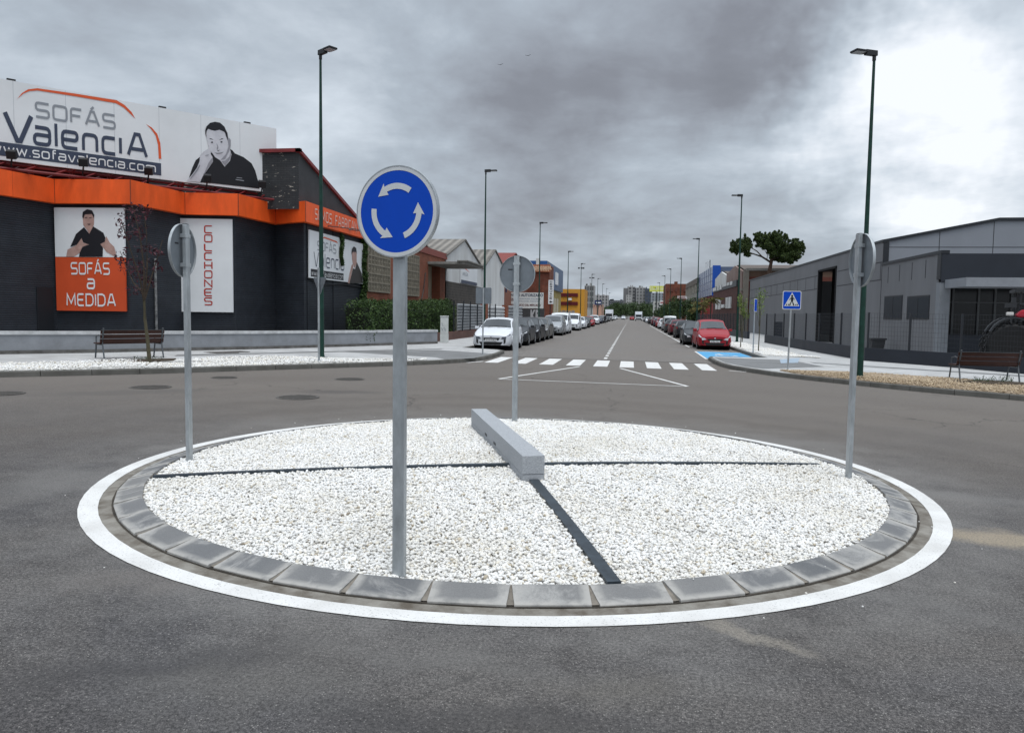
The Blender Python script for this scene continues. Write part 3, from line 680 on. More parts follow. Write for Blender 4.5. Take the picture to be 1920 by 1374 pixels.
bed('white_gravel', LB_, 26000, .032, white_stone, wb, 'strip of white gravel behind the kerb of the left pavement', 11)
kr = offs(RK, -.16)
RB_ = [p for p in kr if 4.6 < p[0] < 32 and p[1] < 23]+[(4.75, 23.4), G(1462, 695, KH), G(1530, 694.5, KH), G(1608, 697.5, KH), G(1786, 709, KH), G(1920, 721, KH), (16, 17.5), (30, 9.5)]
bb = gravel_base('beige bed', (.42, .33, .23), (.30, .22, .15), (.14, .11, .08), 22)
bed('beige_gravel', RB_, 30000, .028, beige_stone, bb, 'bed of beige gravel behind the kerb of the right pavement', 12)
bed('white_gravel', [(5.75, 34.3), (7.9, 33.2), (7.5, 40), (7.3, 52), (5.75, 52)], 12000, .036, white_stone, wb, 'strip of white gravel beside the blue parking bay', 13, h=.0)
# ------------------------------------------------------------------ lettering and flat printed pictures
_fc = {}
def font_faces(text, bold=.0, spacing=1.):
    key = (text, bold, spacing)
    if key in _fc: return _fc[key]
    c = bpy.data.curves.new('tmp', 'FONT'); c.body = text; c.offset = bold; c.space_character = spacing; c.resolution_u = 3; c.size = 1
    o = bpy.data.objects.new('tmp', c); me = o.to_mesh(); V = [(v.co.x, v.co.y) for v in me.vertices]; Fs = [tuple(p.vertices) for p in me.polygons]
    o.to_mesh_clear(); bpy.data.objects.remove(o); bpy.data.curves.remove(c)
    _fc[key] = (V, Fs); return V, Fs
class Plane:
    """vertical plane through two ground points; u runs from p to q, outward normal to the right of u"""
    def __init__(s, p, q):
        s.p = Vector((p[0], p[1])); s.d = (Vector((q[0], q[1]))-s.p).normalized(); s.n = Vector((s.d.y, -s.d.x)); s.L = math.dist(p, q)
    def px(s, x, y):
        d = ray(x, y); dn = d[0]*s.n.x+d[1]*s.n.y; t = (s.p.x*s.n.x+s.p.y*s.n.y)/dn
        X, Y, Z = d[0]*t, d[1]*t, HC+d[2]*t; return ((X-s.p.x)*s.d.x+(Y-s.p.y)*s.d.y, Z)
    def w(s, u, z, off=0.): q = s.p+s.d*u+s.n*off; return (q.x, q.y, z)
    def box(s, m, u0, u1, z0, z1, o0, o1):
        a = [s.w(u0, z0, o0), s.w(u1, z0, o0), s.w(u1, z1, o0), s.w(u0, z1, o0)]
        m.prism(a, tuple(s.n*(o1-o0))+(0,)); return m
    def poly(s, m, pts, off): m.poly([s.w(u, z, off) for u, z in pts])
    def text(s, m, text, u0, u1, z0, z1, off, bold=.02, spacing=1., full=True):
        V, Fs = font_faces(text, bold, spacing)
        xs = [v[0] for v in V]; ys = [v[1] for v in V]; ax, bx, ay, by = min(xs), max(xs), min(ys), max(ys)
        m.add([s.w(u0+(x-ax)/(bx-ax)*(u1-u0), z0+(y-ay)/(by-ay)*(z1-z0), off) for x, y in V], Fs)
# squared rounded stroke letters like those of the furniture shop
GL = {
 'S': (1, [[(1, 1), (0, 1), (0, .5), (1, .5), (1, 0), (0, 0)]]), 'O': (1.05, [[(0, 0), (0, 1), (1.05, 1), (1.05, 0), 'c']]),
 'F': (.85, [[(.85, 1), (0, 1), (0, 0)], [(.03, .5), (.75, .5)]]), 'A': (1.1, [[(0, 0), (.42, 1), (.68, 1), (1.1, 0)], [(.2, .3), (.9, .3)]]),
 'V': (1.1, [[(0, 1), (.48, 0), (.62, 0), (1.1, 1)]]), 'a': (.85, [[(.05, .72), (.85, .72), (.85, 0), (0, 0), (0, .4), (.82, .4)]]), 'l': (.0, [[(0, 0), (0, 1)]]),
 'e': (.85, [[(.85, 0), (0, 0), (0, .72), (.85, .72), (.85, .36), (.04, .36)]]), 'n': (.8, [[(0, 0), (0, .72), (.8, .72), (.8, 0)]]), 'c': (.75, [[(.75, .72), (0, .72), (0, 0), (.75, 0)]]),
 'i': (.0, [[(0, 0), (0, .72)]]), 'w': (1.15, [[(0, .72), (.28, 0), (.575, .6), (.87, 0), (1.15, .72)]]), '.': (.05, [[(0, 0), (.06, 0)]]), 's': (.75, [[(.75, .72), (0, .72), (0, .36), (.75, .36), (.75, 0), (0, 0)]]),
 'o': (.85, [[(0, 0), (0, .72), (.85, .72), (.85, 0), 'c']]), 'f': (.5, [[(.5, 1), (.15, 1), (.15, 0)], [(.17, .68), (.48, .68)]]), 'v': (.85, [[(0, .72), (.36, 0), (.49, 0), (.85, .72)]]), 'm': (1.3, [[(0, 0), (0, .72), (1.3, .72), (1.3, 0)], [(.65, .02), (.65, .70)]]),
 'M': (1.2, [[(0, 0), (.06, 1), (.6, .2), (1.14, 1), (1.2, 0)]]), 'E': (.85, [[(.85, 1), (0, 1), (0, 0), (.85, 0)], [(.03, .5), (.78, .5)]]), 'D': (1., [[(0, 0), (0, 1), (.62, 1), (.9, .88), (1., .66), (1., .34), (.9, .12), (.62, 0), 'c']]), 'I': (.0, [[(0, 0), (0, 1)]]),
 'C': (.9, [[(.9, 1), (0, 1), (0, 0), (.9, 0)]]), 'L': (.8, [[(0, 1), (0, 0), (.8, 0)]]), 'H': (.95, [[(0, 0), (0, 1)], [(.95, 0), (.95, 1)], [(.03, .5), (.92, .5)]]), 'N': (1., [[(0, 0), (0, 1), (1, 0), (1, 1)]]),
 'B': (.9, [[(0, 0), (0, 1), (.9, 1), (.9, 0), 'c'], [(.04, .5), (.86, .5)]]), 'R': (.9, [[(0, 0), (0, 1), (.9, 1), (.9, .45), (.04, .45)], [(.5, .42), (.9, 0)]]), 'T': (.9, [[(0, 1), (.9, 1)], [(.45, .0), (.45, .97)]]), ' ': (.5, []),
 '´': (0, [[(-.62, 1.14), (-.38, 1.36)]])}
def roundc(P, r_, closed):
    out = []; n = len(P)
    for i, p in enumerate(P):
        if not closed and i in (0, n-1): out.append(p); continue
        a, b = Vector(P[i-1]), Vector(P[(i+1) % n]); p = Vector(p); la, lb = (a-p).length, (b-p).length; k = min(r_, la*.48, lb*.48)
        if k < .03: out.append(tuple(p)); continue
        A, B = p+(a-p)/la*k, p+(b-p)/lb*k
        for t_ in (0, .33, .67, 1): out.append(tuple((1-t_)**2*A+2*t_*(1-t_)*p+t_*t_*B))
    return out
def ribbon(P, w_, closed):
    n = len(P); L, Rr = [], []
    for i in range(n):
        p = Vector(P[i]); a = Vector(P[i-1]) if (i or closed) else None; b = Vector(P[(i+1) % n]) if (i < n-1 or closed) else None
        u = (p-a).normalized() if a is not None else (b-p).normalized(); v = (b-p).normalized() if b is not None else u
        t_ = (u+v); t_ = t_.normalized() if t_.length > .1 else u; nn = Vector((-t_.y, t_.x)); k = w_/2/max(.45, nn.dot(Vector((-u.y, u.x))))
        L.append(p+nn*k); Rr.append(p-nn*k)
    return L, Rr
def stroke_text(m, pl_, text, u0, u1, z0, z1, off, weight=.15, r_=.22, gap=.36, vertical=False, skew=0.):
    adv = 0; items = []
    for ch in text:
        base = {'Á': 'A'}.get(ch, ch); wd, st = GL[base]; items.append((adv, st, base))
        if ch == 'Á': items.append((adv+1.05, GL['´'][1], base))
        adv += wd+gap
    W = adv-gap; k = 0
    for x0, st, ch in items:
        for s_ in st:
            closed = s_[-1] == 'c'; P = [(q[0]+x0, q[1]) for q in s_ if q != 'c']
            P = roundc(P, r_ if ch not in 'AVMNvwD' else .02, closed)
            wt = weight*(1 if len(text) < 12 else .9); L, Rr = ribbon(P, wt, closed); n = len(P); V = []
            for q in L+Rr:
                x, z = q[0]/W, q[1]; V.append(pl_.w(u0+(x)*(u1-u0)+skew*z, z0+z*(z1-z0), off+.0004*k))
            F_ = [(i, (i+1) % n, n+(i+1) % n, n+i) for i in range(n if closed else n-1)]
            m.add(V, F_); k = (k+1) % 5
def arrow_pts(a0, a1, r_, w_, hw, hl):
    """arc arrow from angle a0 to a1 (radians), head at a1"""
    n = 14; sg = 1 if a1 > a0 else -1; ah = a1-sg*hl/r_; P = []
    for i in range(n+1): a = a0+(ah-a0)*i/n; P.append(((r_+w_/2)*math.cos(a), (r_+w_/2)*math.sin(a)))
    P.append(((r_+hw/2)*math.cos(ah-sg*.03), (r_+hw/2)*math.sin(ah-sg*.03))); P.append((r_*math.cos(a1+sg*.02)*1.01, r_*math.sin(a1+sg*.02)*1.01)); P.append(((r_-hw/2)*math.cos(ah-sg*.03), (r_-hw/2)*math.sin(ah-sg*.03)))
    for i in range(n, -1, -1): a = a0+(ah-a0)*i/n; P.append(((r_-w_/2)*math.cos(a), (r_-w_/2)*math.sin(a)))
    return P

# ------------------------------------------------------------------ roundabout signs
def round_sign(x, y, h0, zc, nrm_deg, pole_off, label, lean=0.):
    """nrm_deg: direction the blue face looks to, degrees from +X; the pole stands behind the disc"""
    K_ = .94; zb = gz(x)+h0; t = thing('roundabout_sign', label, 'road sign', (x, y, zb), R(nrm_deg+90), 'blue roundabout signs on the island')
    # local frame: face looks to -y
    H_ = zc-zb; hw, hd = .04, .02
    m = MB(); m.box(-hw, hw, -hd, hd, -.12, H_+.268); m.build('pole', galv, t, local=True, bevel=.005)
    m = MB(); m.box(-hw+.004, hw-.004, -hd+.004, hd-.004, H_+.270, H_+.274); m.build('pole_cap', black_print, t, local=True)
    yc = -hd-.025
    def disc(m, r_, y0, y1, n=64): m.lathe([(r_, y0), (r_, y1)], (0, 0, H_), 'Y', n)
    m = MB(); disc(m, 0.2670, yc-.004, yc); m.build('disc', galv_dark, t, local=True)
    m = MB(); m.lathe([(0.2670, yc-.008), (0.2707, yc-.008), (0.2726, yc-.004), (0.2726, yc+.022), (0.2670, yc+.022), (0.2670, yc+.003)], (0, 0, H_), 'Y', 64)
    n = 64; m = MB(); V = []; prof = [(0.2660, yc-.0082), (0.2717, yc-.008), (0.2735, yc), (0.2735, yc+.020), (0.2679, yc+.020), (0.2670, yc+.001)]
    for r_, q in prof: V += [(r_*math.cos(2*PI*k/n), q, H_+r_*math.sin(2*PI*k/n)) for k in range(n)]
    m.add(V, [(i*n+k, i*n+(k+1) % n, (i+1)*n+(k+1) % n, (i+1)*n+k) for i in range(len(prof)-1) for k in range(n)]); m.build('rim', galv, t, local=True, smooth=True)
    m = MB(); V = []
    for r_ in (0.2425, 0.2660): V += [(r_*math.cos(2*PI*k/n), yc-.0065, H_+r_*math.sin(2*PI*k/n)) for k in range(n)]
    m.add(V, [(k, (k+1) % n, n+(k+1) % n, n+k) for k in range(n)]); m.build('border', white_sign, t, local=True)
    m = MB(); m.poly([(0.2425*math.cos(2*PI*k/n), yc-.0055, H_+0.2425*math.sin(2*PI*k/n)) for k in range(n)]); m.build('blue_face', blue_sign, t, local=True)
    for a0, a1 in ((53, 142), (172, 260), (290, 378)):
        m = MB(); P = arrow_pts(R(a0), R(a1), .151, .035, .076, .062); m.poly([(px, yc-.0075, H_+pz) for px, pz in P]); m.build('arrow', white_sign, t, local=True)
    for dz in (-.15, .15):
        m = MB(); m.box(-.05, .05, hd, hd+.004, H_+dz-.02, H_+dz+.02); m.box(-.052, -.04, -hd-.022, hd+.003, H_+dz-.02, H_+dz+.02); m.box(.04, .052, -hd-.022, hd+.003, H_+dz-.02, H_+dz+.02); m.build('clamp', galv, t, local=True, bevel=.002)
    m = MB(); m.box(.075, .145, yc+.0005, yc+.0022, H_+.06, H_+.075); m.build('back_mark', black_print, t, local=True)
    return t
P1 = G(744, 1072, .09); round_sign(P1[0], P1[1]+.05, .09, 2.300, -101, 0, 'nearest round blue sign, showing three white arrows circling to the left on a white border')
P2 = G(352, 857, .09); round_sign(P2[0]+.02, P2[1], .09, 2.31, 185, 0, 'round road sign on the left rim of the island, seen nearly edge-on from behind')
P3 = G(965, 785, .10); round_sign(P3[0], P3[1], .10, 2.30, 84, 0, 'round road sign on the far rim of the island, its plain grey back to us')
P4 = G(1591, 891, .09); round_sign(P4[0], P4[1], .09, 2.30, 9, 0, 'round road sign on the right rim of the island, edge-on before the dark lamp post')

# ------------------------------------------------------------------ street lamps
def lamp_proto():
    t = thing('street_lamp', '', 'street lamp', (0, 0, 0))
    m = MB(); m.tube([(0, 0, 0), (0, 0, 1.2), (0, 0, 5), (0, 0, 9.9)], [.085, .078, .060, .036], 12); m.build('pole', green_pole, t, local=True, smooth=True)
    m = MB(); m.lathe([(.19, 0), (.19, .02), (.10, .025), (.09, .10)], n=16); m.build('base_plate', green_pole, t, local=True)
    m = MB(); m.tube([(0, 0, 9.8), (0, 0, 9.98)], [.05, .05], 10); m.prism([(-.07, -.06, 9.94), (-.07, .06, 9.94), (-.07, .055, 10.10), (-.07, -.055, 10.10)], (.36, 0, .01)); m.build('arm', dark_metal, t, local=True, bevel=.01)
    m = MB(); m.prism([(.27, -.12, 10.0), (.34, -.15, 10.0), (.66, -.15, 10.01), (.66, .15, 10.01), (.34, .15, 10.0), (.27, .12, 10.0)], (0, 0, .055)); h = m.build('lamp_head', dark_metal, t, local=True, bevel=.012)
    m = MB(); m.box(.35, .64, -.13, .13, 9.992, 9.998); g_ = m.build('glass', led, h, local=True); g_.parent = h
    return t
LP = lamp_proto()
def place_lamp(x, y, top, rz, label, first=[True], extra=False):
    if first[0]: o = LP; first[0] = False
    else: o = copy_tree(LP)
    z = gz(x)+KH; o.location = (x, y, z); o.rotation_euler = (0, 0, rz); k = (top-z)/10.08; o.scale = (1, 1, k); tag(o, label, 'street lamp', 'dark green street lamps along the pavements')
    XF[o.name] = (Vector((x, y, z)), rz)
    if extra:
        for a_ in (-1, 1, .2):
            m = MB(); m.tube([(0, 0, 9.35), (a_*.3, 0, 9.35)], .025, 6); m.obox((a_*.38, -.08, 9.3), (.26, .18, .2), 0, .5); m.build('floodlight', dark_metal, o, local=True, bevel=.01)
x, y = G(603, 671, KH); place_lamp(x, y, atY(592, 96, y)[1], R(-32), 'tall green street lamp standing in the white gravel before the dark brick shop')
x, y = G(1612, 708, KH); place_lamp(x, y, atY(1641, 97, y)[1], R(180+22), 'tall green street lamp standing in the beige gravel before the grey warehouse')
HL = 9.85
for i, (px, py, ex) in enumerate([(911, 319, 0), (1013, 417, 0), (1066, 471, 0), (1090, 494, 1), (1110, 514, 1), (1121, 522, 0), (1130, 532, 0), (1137, 541, 0), (1142, 549, 0)]):
    X_, Y_ = atZ(px, py, gz(-8)+KH+HL); nm = ['nearest', 'second', 'third', 'fourth', 'fifth', 'sixth', 'seventh', 'eighth', 'ninth'][i]
    place_lamp(X_, Y_, gz(X_)+KH+HL, R(0), '%s street lamp behind the left row of cars, counted from the crossing' % nm+(', with floodlights' if ex else ''), extra=bool(ex))
for i, (px, py) in enumerate([(1391, 365), (1311, 447), (1278, 484), (1258, 504), (1247, 517), (1237, 530), (1230, 540)]):
    X_, Y_ = atZ(px, py, gz(7)+KH+HL); nm = ['nearest', 'second', 'third', 'fourth', 'fifth', 'sixth', 'seventh'][i]
    place_lamp(X_, Y_, gz(X_)+KH+HL, R(180), '%s street lamp behind the right row of cars, counted from the crossing' % nm)

# ------------------------------------------------------------------ pedestrian crossing sign and small signs
def post(m, x, y, z0, z1, a=.04, b=.025): m.box(x-a, x+a, y-b, y+b, z0, z1)
x, y = G(1477, 693, KH); z = gz(x)+KH; zs0, zs1 = atY(1484, 578, y)[1], atY(1484, 548, y)[1]
t = thing('crossing_sign', 'square blue sign with a walking figure on a white triangle, right of the crossing', 'road sign', (x, y, z), R(8))
hw = .29; zc = (zs0+zs1)/2-z; ob_ = (atY(1484, 562, y)[0]-x)
m = MB(); m.tube([(0, 0, 0), (ob_, 0, zc+.25)], .028, 12); m.build('pole', galv, t, local=True, smooth=True)
def rrect(cx, cz, h, r_, yy, n=5):
    P = []
    for qx, qz, a0 in ((1, -1, -90), (1, 1, 0), (-1, 1, 90), (-1, -1, 180)):
        for i in range(n+1): a = R(a0+90*i/n); P.append((cx+qx*(h-r_)+r_*math.cos(a), yy, cz+qz*(h-r_)+r_*math.sin(a)))
    return P
m = MB(); m.prism(rrect(ob_, zc, hw, .05, -.045), (0, .012, 0)); m.build('panel', white_sign, t, local=True)
m = MB(); m.poly(rrect(ob_, zc, hw-.022, .035, -.047)); m.build('blue_face', blue_sign, t, local=True)
m = MB(); m.poly([(ob_-.235, -.0495, zc-.185), (ob_+.235, -.0495, zc-.185), (ob_, -.0495, zc+.245)]); m.build('white_triangle', white_sign, t, local=True)
m = MB(); fx = lambda P, yy=-.052: m.poly([(ob_+a, yy, zc+b) for a, b in P])
fx([(.033*math.cos(R(k*30)), .135+.033*math.sin(R(k*30))) for k in range(12)])
fx([(-.03, .10), (.035, .10), (.045, .03), (.03, -.045), (-.03, -.045), (-.035, .03)])
fx([(-.03, -.047), (.0, -.047), (-.03, -.10), (-.045, -.17), (-.085, -.17), (-.06, -.10)]); fx([(.002, -.047), (.03, -.047), (.055, -.09), (.085, -.165), (.045, -.17), (.02, -.10)])
fx([(-.037, .09), (-.085, .02), (-.075, .0), (-.037, .05)]); fx([(.042, .09), (.085, .03), (.08, .01), (.046, .05)])
for k, x0 in enumerate((-.185, -.125, .10, .15)): fx([(x0, -.165), (x0+.03, -.165), (x0+.045, -.115), (x0+.018, -.115)])
m.build('walking_figure', black_print, t, local=True)
# give way sign seen from behind, in front of the left lamp
x, y = G(598, 680, KH); z = gz(x)+KH; t = thing('give_way_sign', 'triangular give way sign seen from its grey back, in front of the left lamp post', 'road sign', (x, y, z), R(142))
m = MB(); m.tube([(0, 0, 0), (0, 0, 2.7)], .03, 12); m.build('pole', galv, t, local=True, smooth=True)
zt = atY(600, 522, y)[1]-z; zb_ = atY(600, 552, y)[1]-z
m = MB(); m.prism([(-.36, -.045, zt), (-.33, -.045, zt+.03), (.33, -.045, zt+.03), (.36, -.045, zt), (.03, -.045, zb_), (-.03, -.045, zb_)], (0, .01, 0)); m.build('panel', galv_dark, t, local=True)
m = MB(); m.poly([(-.2, -.047, zt-.05), (.2, -.047, zt-.05), (0, -.047, zb_+.14)]); m.build('white_field', white_sign, t, local=True)
# square sign from behind by the white car
x, y = G(905, 664, KH); z = gz(x)+KH; t = thing('crossing_sign', 'square road sign seen from its dark grey back, left of the zebra crossing', 'road sign', (x, y, z), R(176))
zt, zb_ = atY(905, 541, y)[1]-z, atY(905, 568, y)[1]-z
m = MB(); m.tube([(0, 0, 0), (0, 0, zt+.02)], .03, 12); m.build('pole', galv, t, local=True, smooth=True)
m = MB(); m.prism(rrect(0, (zt+zb_)/2, .30, .04, -.05), (0, .012, 0)); m.build('panel', galv_dark, t, local=True)
m = MB(); m.poly(rrect(0, (zt+zb_)/2, .275, .03, -.052)); m.build('blue_face', blue_sign, t, local=True)
# small blue parking sign on the right
x, y = G(1412, 662, KH); z = gz(x)+KH; t = thing('parking_sign', 'narrow blue parking sign on a thin post beside the blue bay, seen edge-on', 'road sign', (x, y, z), R(70))
zt = atY(1412, 560, y)[1]-z
m = MB(); m.tube([(0, 0, 0), (0, 0, zt)], .028, 10); m.build('pole', galv, t, local=True, smooth=True)
m = MB(); m.prism(rrect(0, zt-.3, .3, .04, -.045), (0, .012, 0)); m.build('panel', white_sign, t, local=True)
m = MB(); m.poly(rrect(0, zt-.3, .27, .03, -.047)); m.build('blue_face', blue_sign, t, local=True)

# ------------------------------------------------------------------ benches
wood = mat('dark red-brown bench wood', (.055, .022, .016), .55, col2=(.03, .013, .011), vscale=6, streak=.2)
bench_iron = mat('grey bench iron', (.10, .11, .12), .5, .4, var=.2)
def bench(p, q, label, hgt=.84):
    p, q = Vector(p), Vector(q); c = (p+q)/2; d = q-p; W = d.length; a = math.atan2(d.y, d.x)
    t = thing('bench', label, 'bench', (c.x, c.y, gz(c.x)+KH), a, 'wooden benches facing away from the roundabout')
    for k in range(3): m = MB(); m.obox((0, -.02-.035*k+.02, .50+.125*k), (W, .03, .112), 0, R(12)); m.build('back_slat', wood, t, local=True, bevel=.006)
    for k in range(4): m = MB(); m.obox((0, .10+.115*k, .43), (W, .10, .035)); m.build('seat_slat', wood, t, local=True, bevel=.006)
    for s_ in (-1, 1):
        x0 = s_*(W/2-.06)
        m = MB(); m.tube([(x0, -.13, 0), (x0, -.02, .40), (x0, -.05, .60), (x0, -.12, .86)], .022, 8); m.build('back_leg', bench_iron, t, local=True)
        m = MB(); m.tube([(x0, .55, 0), (x0, .46, .40), (x0, .0, .40)], .022, 8); m.build('front_leg', bench_iron, t, local=True)
        m = MB(); m.tube([(x0, -.05, .62), (x0, .25, .66), (x0, .46, .62), (x0, .46, .42)], .016, 8); m.build('armrest', bench_iron, t, local=True)
    m = MB(); m.box(-W/2, W/2, -.105, -.09, .80, .812); m.build('rail', bench_iron, t, local=True)
    return t
bench(G(188, 673, KH), G(307, 670, KH), 'dark wooden bench on the left pavement before the low rendered wall, seen from behind')
bench(G(1792, 712, KH), G(1911, 716, KH), 'dark wooden bench on the right pavement at the beige gravel, seen from behind')
soil = mat('soil', (.07, .052, .034), .95, col2=(.035, .026, .017), vscale=14, bump=.6, bscale=30)
def soilpatch(px, label):
    P = [G(a, b, KH) for a, b in px]; m = MB(); zz_ = [(x, y, gz(x)+KH+.006) for x, y in P]; m.prism(zz_, (0, 0, .03)); o = m.build('soil_bed', soil); tag(o, label, 'soil', kind='stuff')
soilpatch([(172, 679.5), (190, 676), (330, 674), (325, 677), (240, 681.5), (185, 683)], 'patch of brown soil under the left bench')
soilpatch([(1775, 713.5), (1850, 715), (1920, 719), (1920, 724), (1850, 721), (1790, 717)], 'patch of brown soil under the right bench')

# ------------------------------------------------------------------ left: low wall, brick shop with the hoarding
render_m = mat('grey cement render', (.27, .285, .31), .85, col2=(.20, .21, .225), vscale=1.6, bump=.3, bscale=30)
cap_m = mat('whitewashed coping', (.50, .51, .52), .8, var=.2, vscale=4)
WL = [(-29, 8.0), G(0, 664, KH), G(187, 661, KH), G(310, 658, KH), G(480, 654.5, KH), G(640, 650, KH), G(820, 644, KH)]
t = thing('low_wall', 'low grey rendered wall with a whitish coping in front of the dark brick shop', 'wall', (WL[3][0], WL[3][1], gz(-13)+KH))
def wallrun(m, path, th, z0, z1):
    I = offs(path, th); n = len(path); V = []
    for P_, a, b in ((path, 0, 0), (I, 0, 0)):
        for (x, y) in P_: V.append((x, y, gz(x)+KH+z0))
        for (x, y) in P_: V.append((x, y, gz(x)+KH+z1))
    # order: front bottom, front top, back bottom, back top
    Fb = []
    for i in range(n-1): Fb += [(i, i+1, n+i+1, n+i), (n+i, n+i+1, 3*n+i+1, 3*n+i), (2*n+i+1, 2*n+i, 3*n+i, 3*n+i+1), (i+1, i, 2*n+i, 2*n+i+1)]
    Fb += [(0, n, 3*n, 2*n), (n-1, 3*n-1, 4*n-1, 2*n-1)]
    m.add(V, Fb)
m = MB(); wallrun(m, WL, .2, -.1, .56); m.build('wall', render_m, t)
m = MB(); wallrun(m, offs(WL, -.03), .28, .56, .66); m.build('coping', cap_m, t)
m = MB(); wallrun(m, offs(WL, -.025), .024, -.1, .10); m.build('plinth', mat('damp stained base', (.16, .155, .15), .9, col2=(.08, .075, .07), vscale=3), t)

HB = 5.3
cor = [(0, 365), (103, 381), (245, 382), (347, 402), (447, 404), (517, 420), (573, 415.3)]
BC = [atZ(px, py, HB) for px, py in cor]
BC[0] = tuple(Vector(BC[1])+(Vector(BC[0])-Vector(BC[1])).normalized()*9)      # runs on to the left of the view
XF_ = BC[-1][0]                        # the street facade of this row of buildings
SIDE_END = atX(690, 445, XF_)[0]
BC2 = BC+[(XF_, SIDE_END)]
ztop = [atY(px, py, c[1])[1] for (px, py), c in zip([(103, 333), (245, 333), (347, 360), (447, 360), (517, 381), (573, 388)], BC[1:7])]
ZT = sum(ztop)/len(ztop)
shop = thing('brick_shop', 'dark grey brick shop with a stepped front and an orange band under its roof', 'building', (BC[3][0], BC[3][1], gz(BC[3][0])+KH))
dark_brick = brickmat('dark painted brick', (.028, .034, .045), (.036, .043, .054), (.018, .021, .027), 60., .075, .016, .55, flake=((.36, .34, .32), 1.05, -.085), bump=1.)
orange_seam = mat('orange seam', (.50, .07, .015), .6)
orange = mat('orange fascia panel', (.80, .105, .016), .5, var=.22, vscale=1.6, streak=3)
WP = offs(BC2, .28)                    # wall line lies behind the band
m = MB(); n = len(WP); zf = [gz(x) for x, y in WP]
V = [(x, y, gz(x)-.1) for x, y in WP]+[(x, y, HB+.3) for x, y in WP]
m.add(V, [(i, i+1, n+i+1, n+i) for i in range(n-1)]); m.build('brick_wall', dark_brick, shop, norm=False)
m = MB(); I2 = offs(BC2, .25)
for i in range(n-1):
    a, b, c_, d_ = BC2[i], BC2[i+1], I2[i+1], I2[i]
    m.add([(a[0], a[1], HB), (b[0], b[1], HB), (c_[0], c_[1], HB), (d_[0], d_[1], HB), (a[0], a[1], ZT), (b[0], b[1], ZT), (c_[0], c_[1], ZT), (d_[0], d_[1], ZT)], [(0, 1, 5, 4), (3, 2, 1, 0), (4, 5, 6, 7)])
m.build('orange_band', orange, shop, norm=False)
joint_m = mat('joint', (.25, .05, .02), .6)
for i in range(1, n-1): m = MB(); m.box(BC2[i][0]-.012, BC2[i][0]+.012, BC2[i][1]-.012, BC2[i][1]+.012, HB, ZT); m.build('panel_joint', joint_m, shop)
# seams between the fascia sheets
for i in range(n-1):
    Pj = Plane(BC2[i], BC2[i+1]); kk = int(Pj.L/1.5)
    for k in range(1, kk): m = MB(); Pj.box(m, Pj.L*k/kk-.006, Pj.L*k/kk+.006, HB, ZT, .001, .004); m.build('panel_joint', orange_seam, shop)
red_steel = mat('dark red steel', (.16, .018, .020), .5, var=.2)
roof_red = mat('red roof trim', (.19, .028, .030), .5, var=.2)
# roof deck behind the band
m = MB(); m.poly([(x, y, ZT-.25) for x, y in offs(BC2, .3)]+[(XF_-22, SIDE_END, ZT-.25), (XF_-30, 12, ZT-.25)]); m.build('flat_roof', mat('roof felt', (.05, .035, .035), .9), shop)
# tall gable part at the street corner
gy0 = BC[-1][1]+.15; gx = XF_-.35
gp = [(563, 287), (600, 331), (645, 384), (700, 447)]
zpk = atX(565, 288, gx)[1]; e1 = atX(645, 384, gx)
y1g = atX(700, 447, gx)[0]; slope_ = (e1[1]-zpk)/(e1[0]-gy0)
gab_m = brickmat('dark painted gable', (.035, .038, .042), (.045, .047, .05), (.022, .023, .026), .25, .072, .006, .75, flake=((.42, .39, .34), 60., -.915), bump=.2)
gab_m2 = mat('dark painted gable render', (.05, .052, .056), .8, var=.25, vscale=1.4)
xl = atY(519, 300, gy0)[0]-6
zend = zpk+slope_*(y1g-gy0)
m = MB(); m.poly([(xl, gy0, ZT-.3), (gx, gy0, ZT-.3), (gx, gy0, zpk), (xl, gy0, zpk)]); m.build('corner_wall', gab_m, shop, norm=False)
m = MB(); m.poly([(gx, gy0, ZT-.4), (gx, y1g, ZT-.4), (gx, y1g, max(zend, ZT-.3)), (gx, gy0, zpk)]); m.build('gable_wall', gab_m2, shop, norm=False)
m = MB(); m.prism([(gx+.10, gy0-.10, zpk), (gx+.10, gy0-.10, zpk+.14), (gx+.10, y1g, zend+.14), (gx+.10, y1g, zend)], (-.2, 0, 0)); m.prism([(xl, gy0-.1, zpk), (gx+.1, gy0-.1, zpk), (gx+.1, gy0-.1, zpk+.14), (xl, gy0-.1, zpk+.14)], (0, .2, 0))
m.build('roof_trim', roof_red, shop)
m = MB(); m.poly([(gx, gy0, zpk+.02), (gx, y1g, zend+.02), (gx-20, y1g, zend+.02), (gx-20, gy0, zpk+.02)]); m.build('pitched_roof', roof_red, shop)
# doorway recess, drainpipe, cables
PLF = [Plane(WP[i], WP[i+1]) for i in range(n-1)]
dk = mat('dark steel door', (.012, .014, .018), .5)
P0 = PLF[0]; a_, b_ = P0.px(68, 560)[0], P0.px(101, 560)[0]; zt_ = P0.px(85, 539)[1]; m = MB(); P0.box(m, min(a_, b_), max(a_, b_)-.05, gz(-17), zt_, .0, .04); m.build('door', dk, shop, bevel=.01)
P1_ = PLF[2]; u_ = P1_.px(289, 520)[0]; m = MB(); m.tube([P1_.w(u_, gz(-15), .06), P1_.w(u_, P1_.px(289, 485)[1], .06)], .045, 8); m.build('drainpipe', mat('worn pipe', (.06, .065, .07), .5, col2=(.30, .30, .30), vscale=5), shop)
PS = Plane(WP[-2], WP[-1])
for u_, w_ in ((PS.px(575, 500)[0], .03), (PS.px(624, 560)[0], .03)):
    m = MB(); PS.box(m, u_, u_+w_, gz(-13), HB if w_ else 4, .0, .03); m.build('wall_seam', dk, shop)
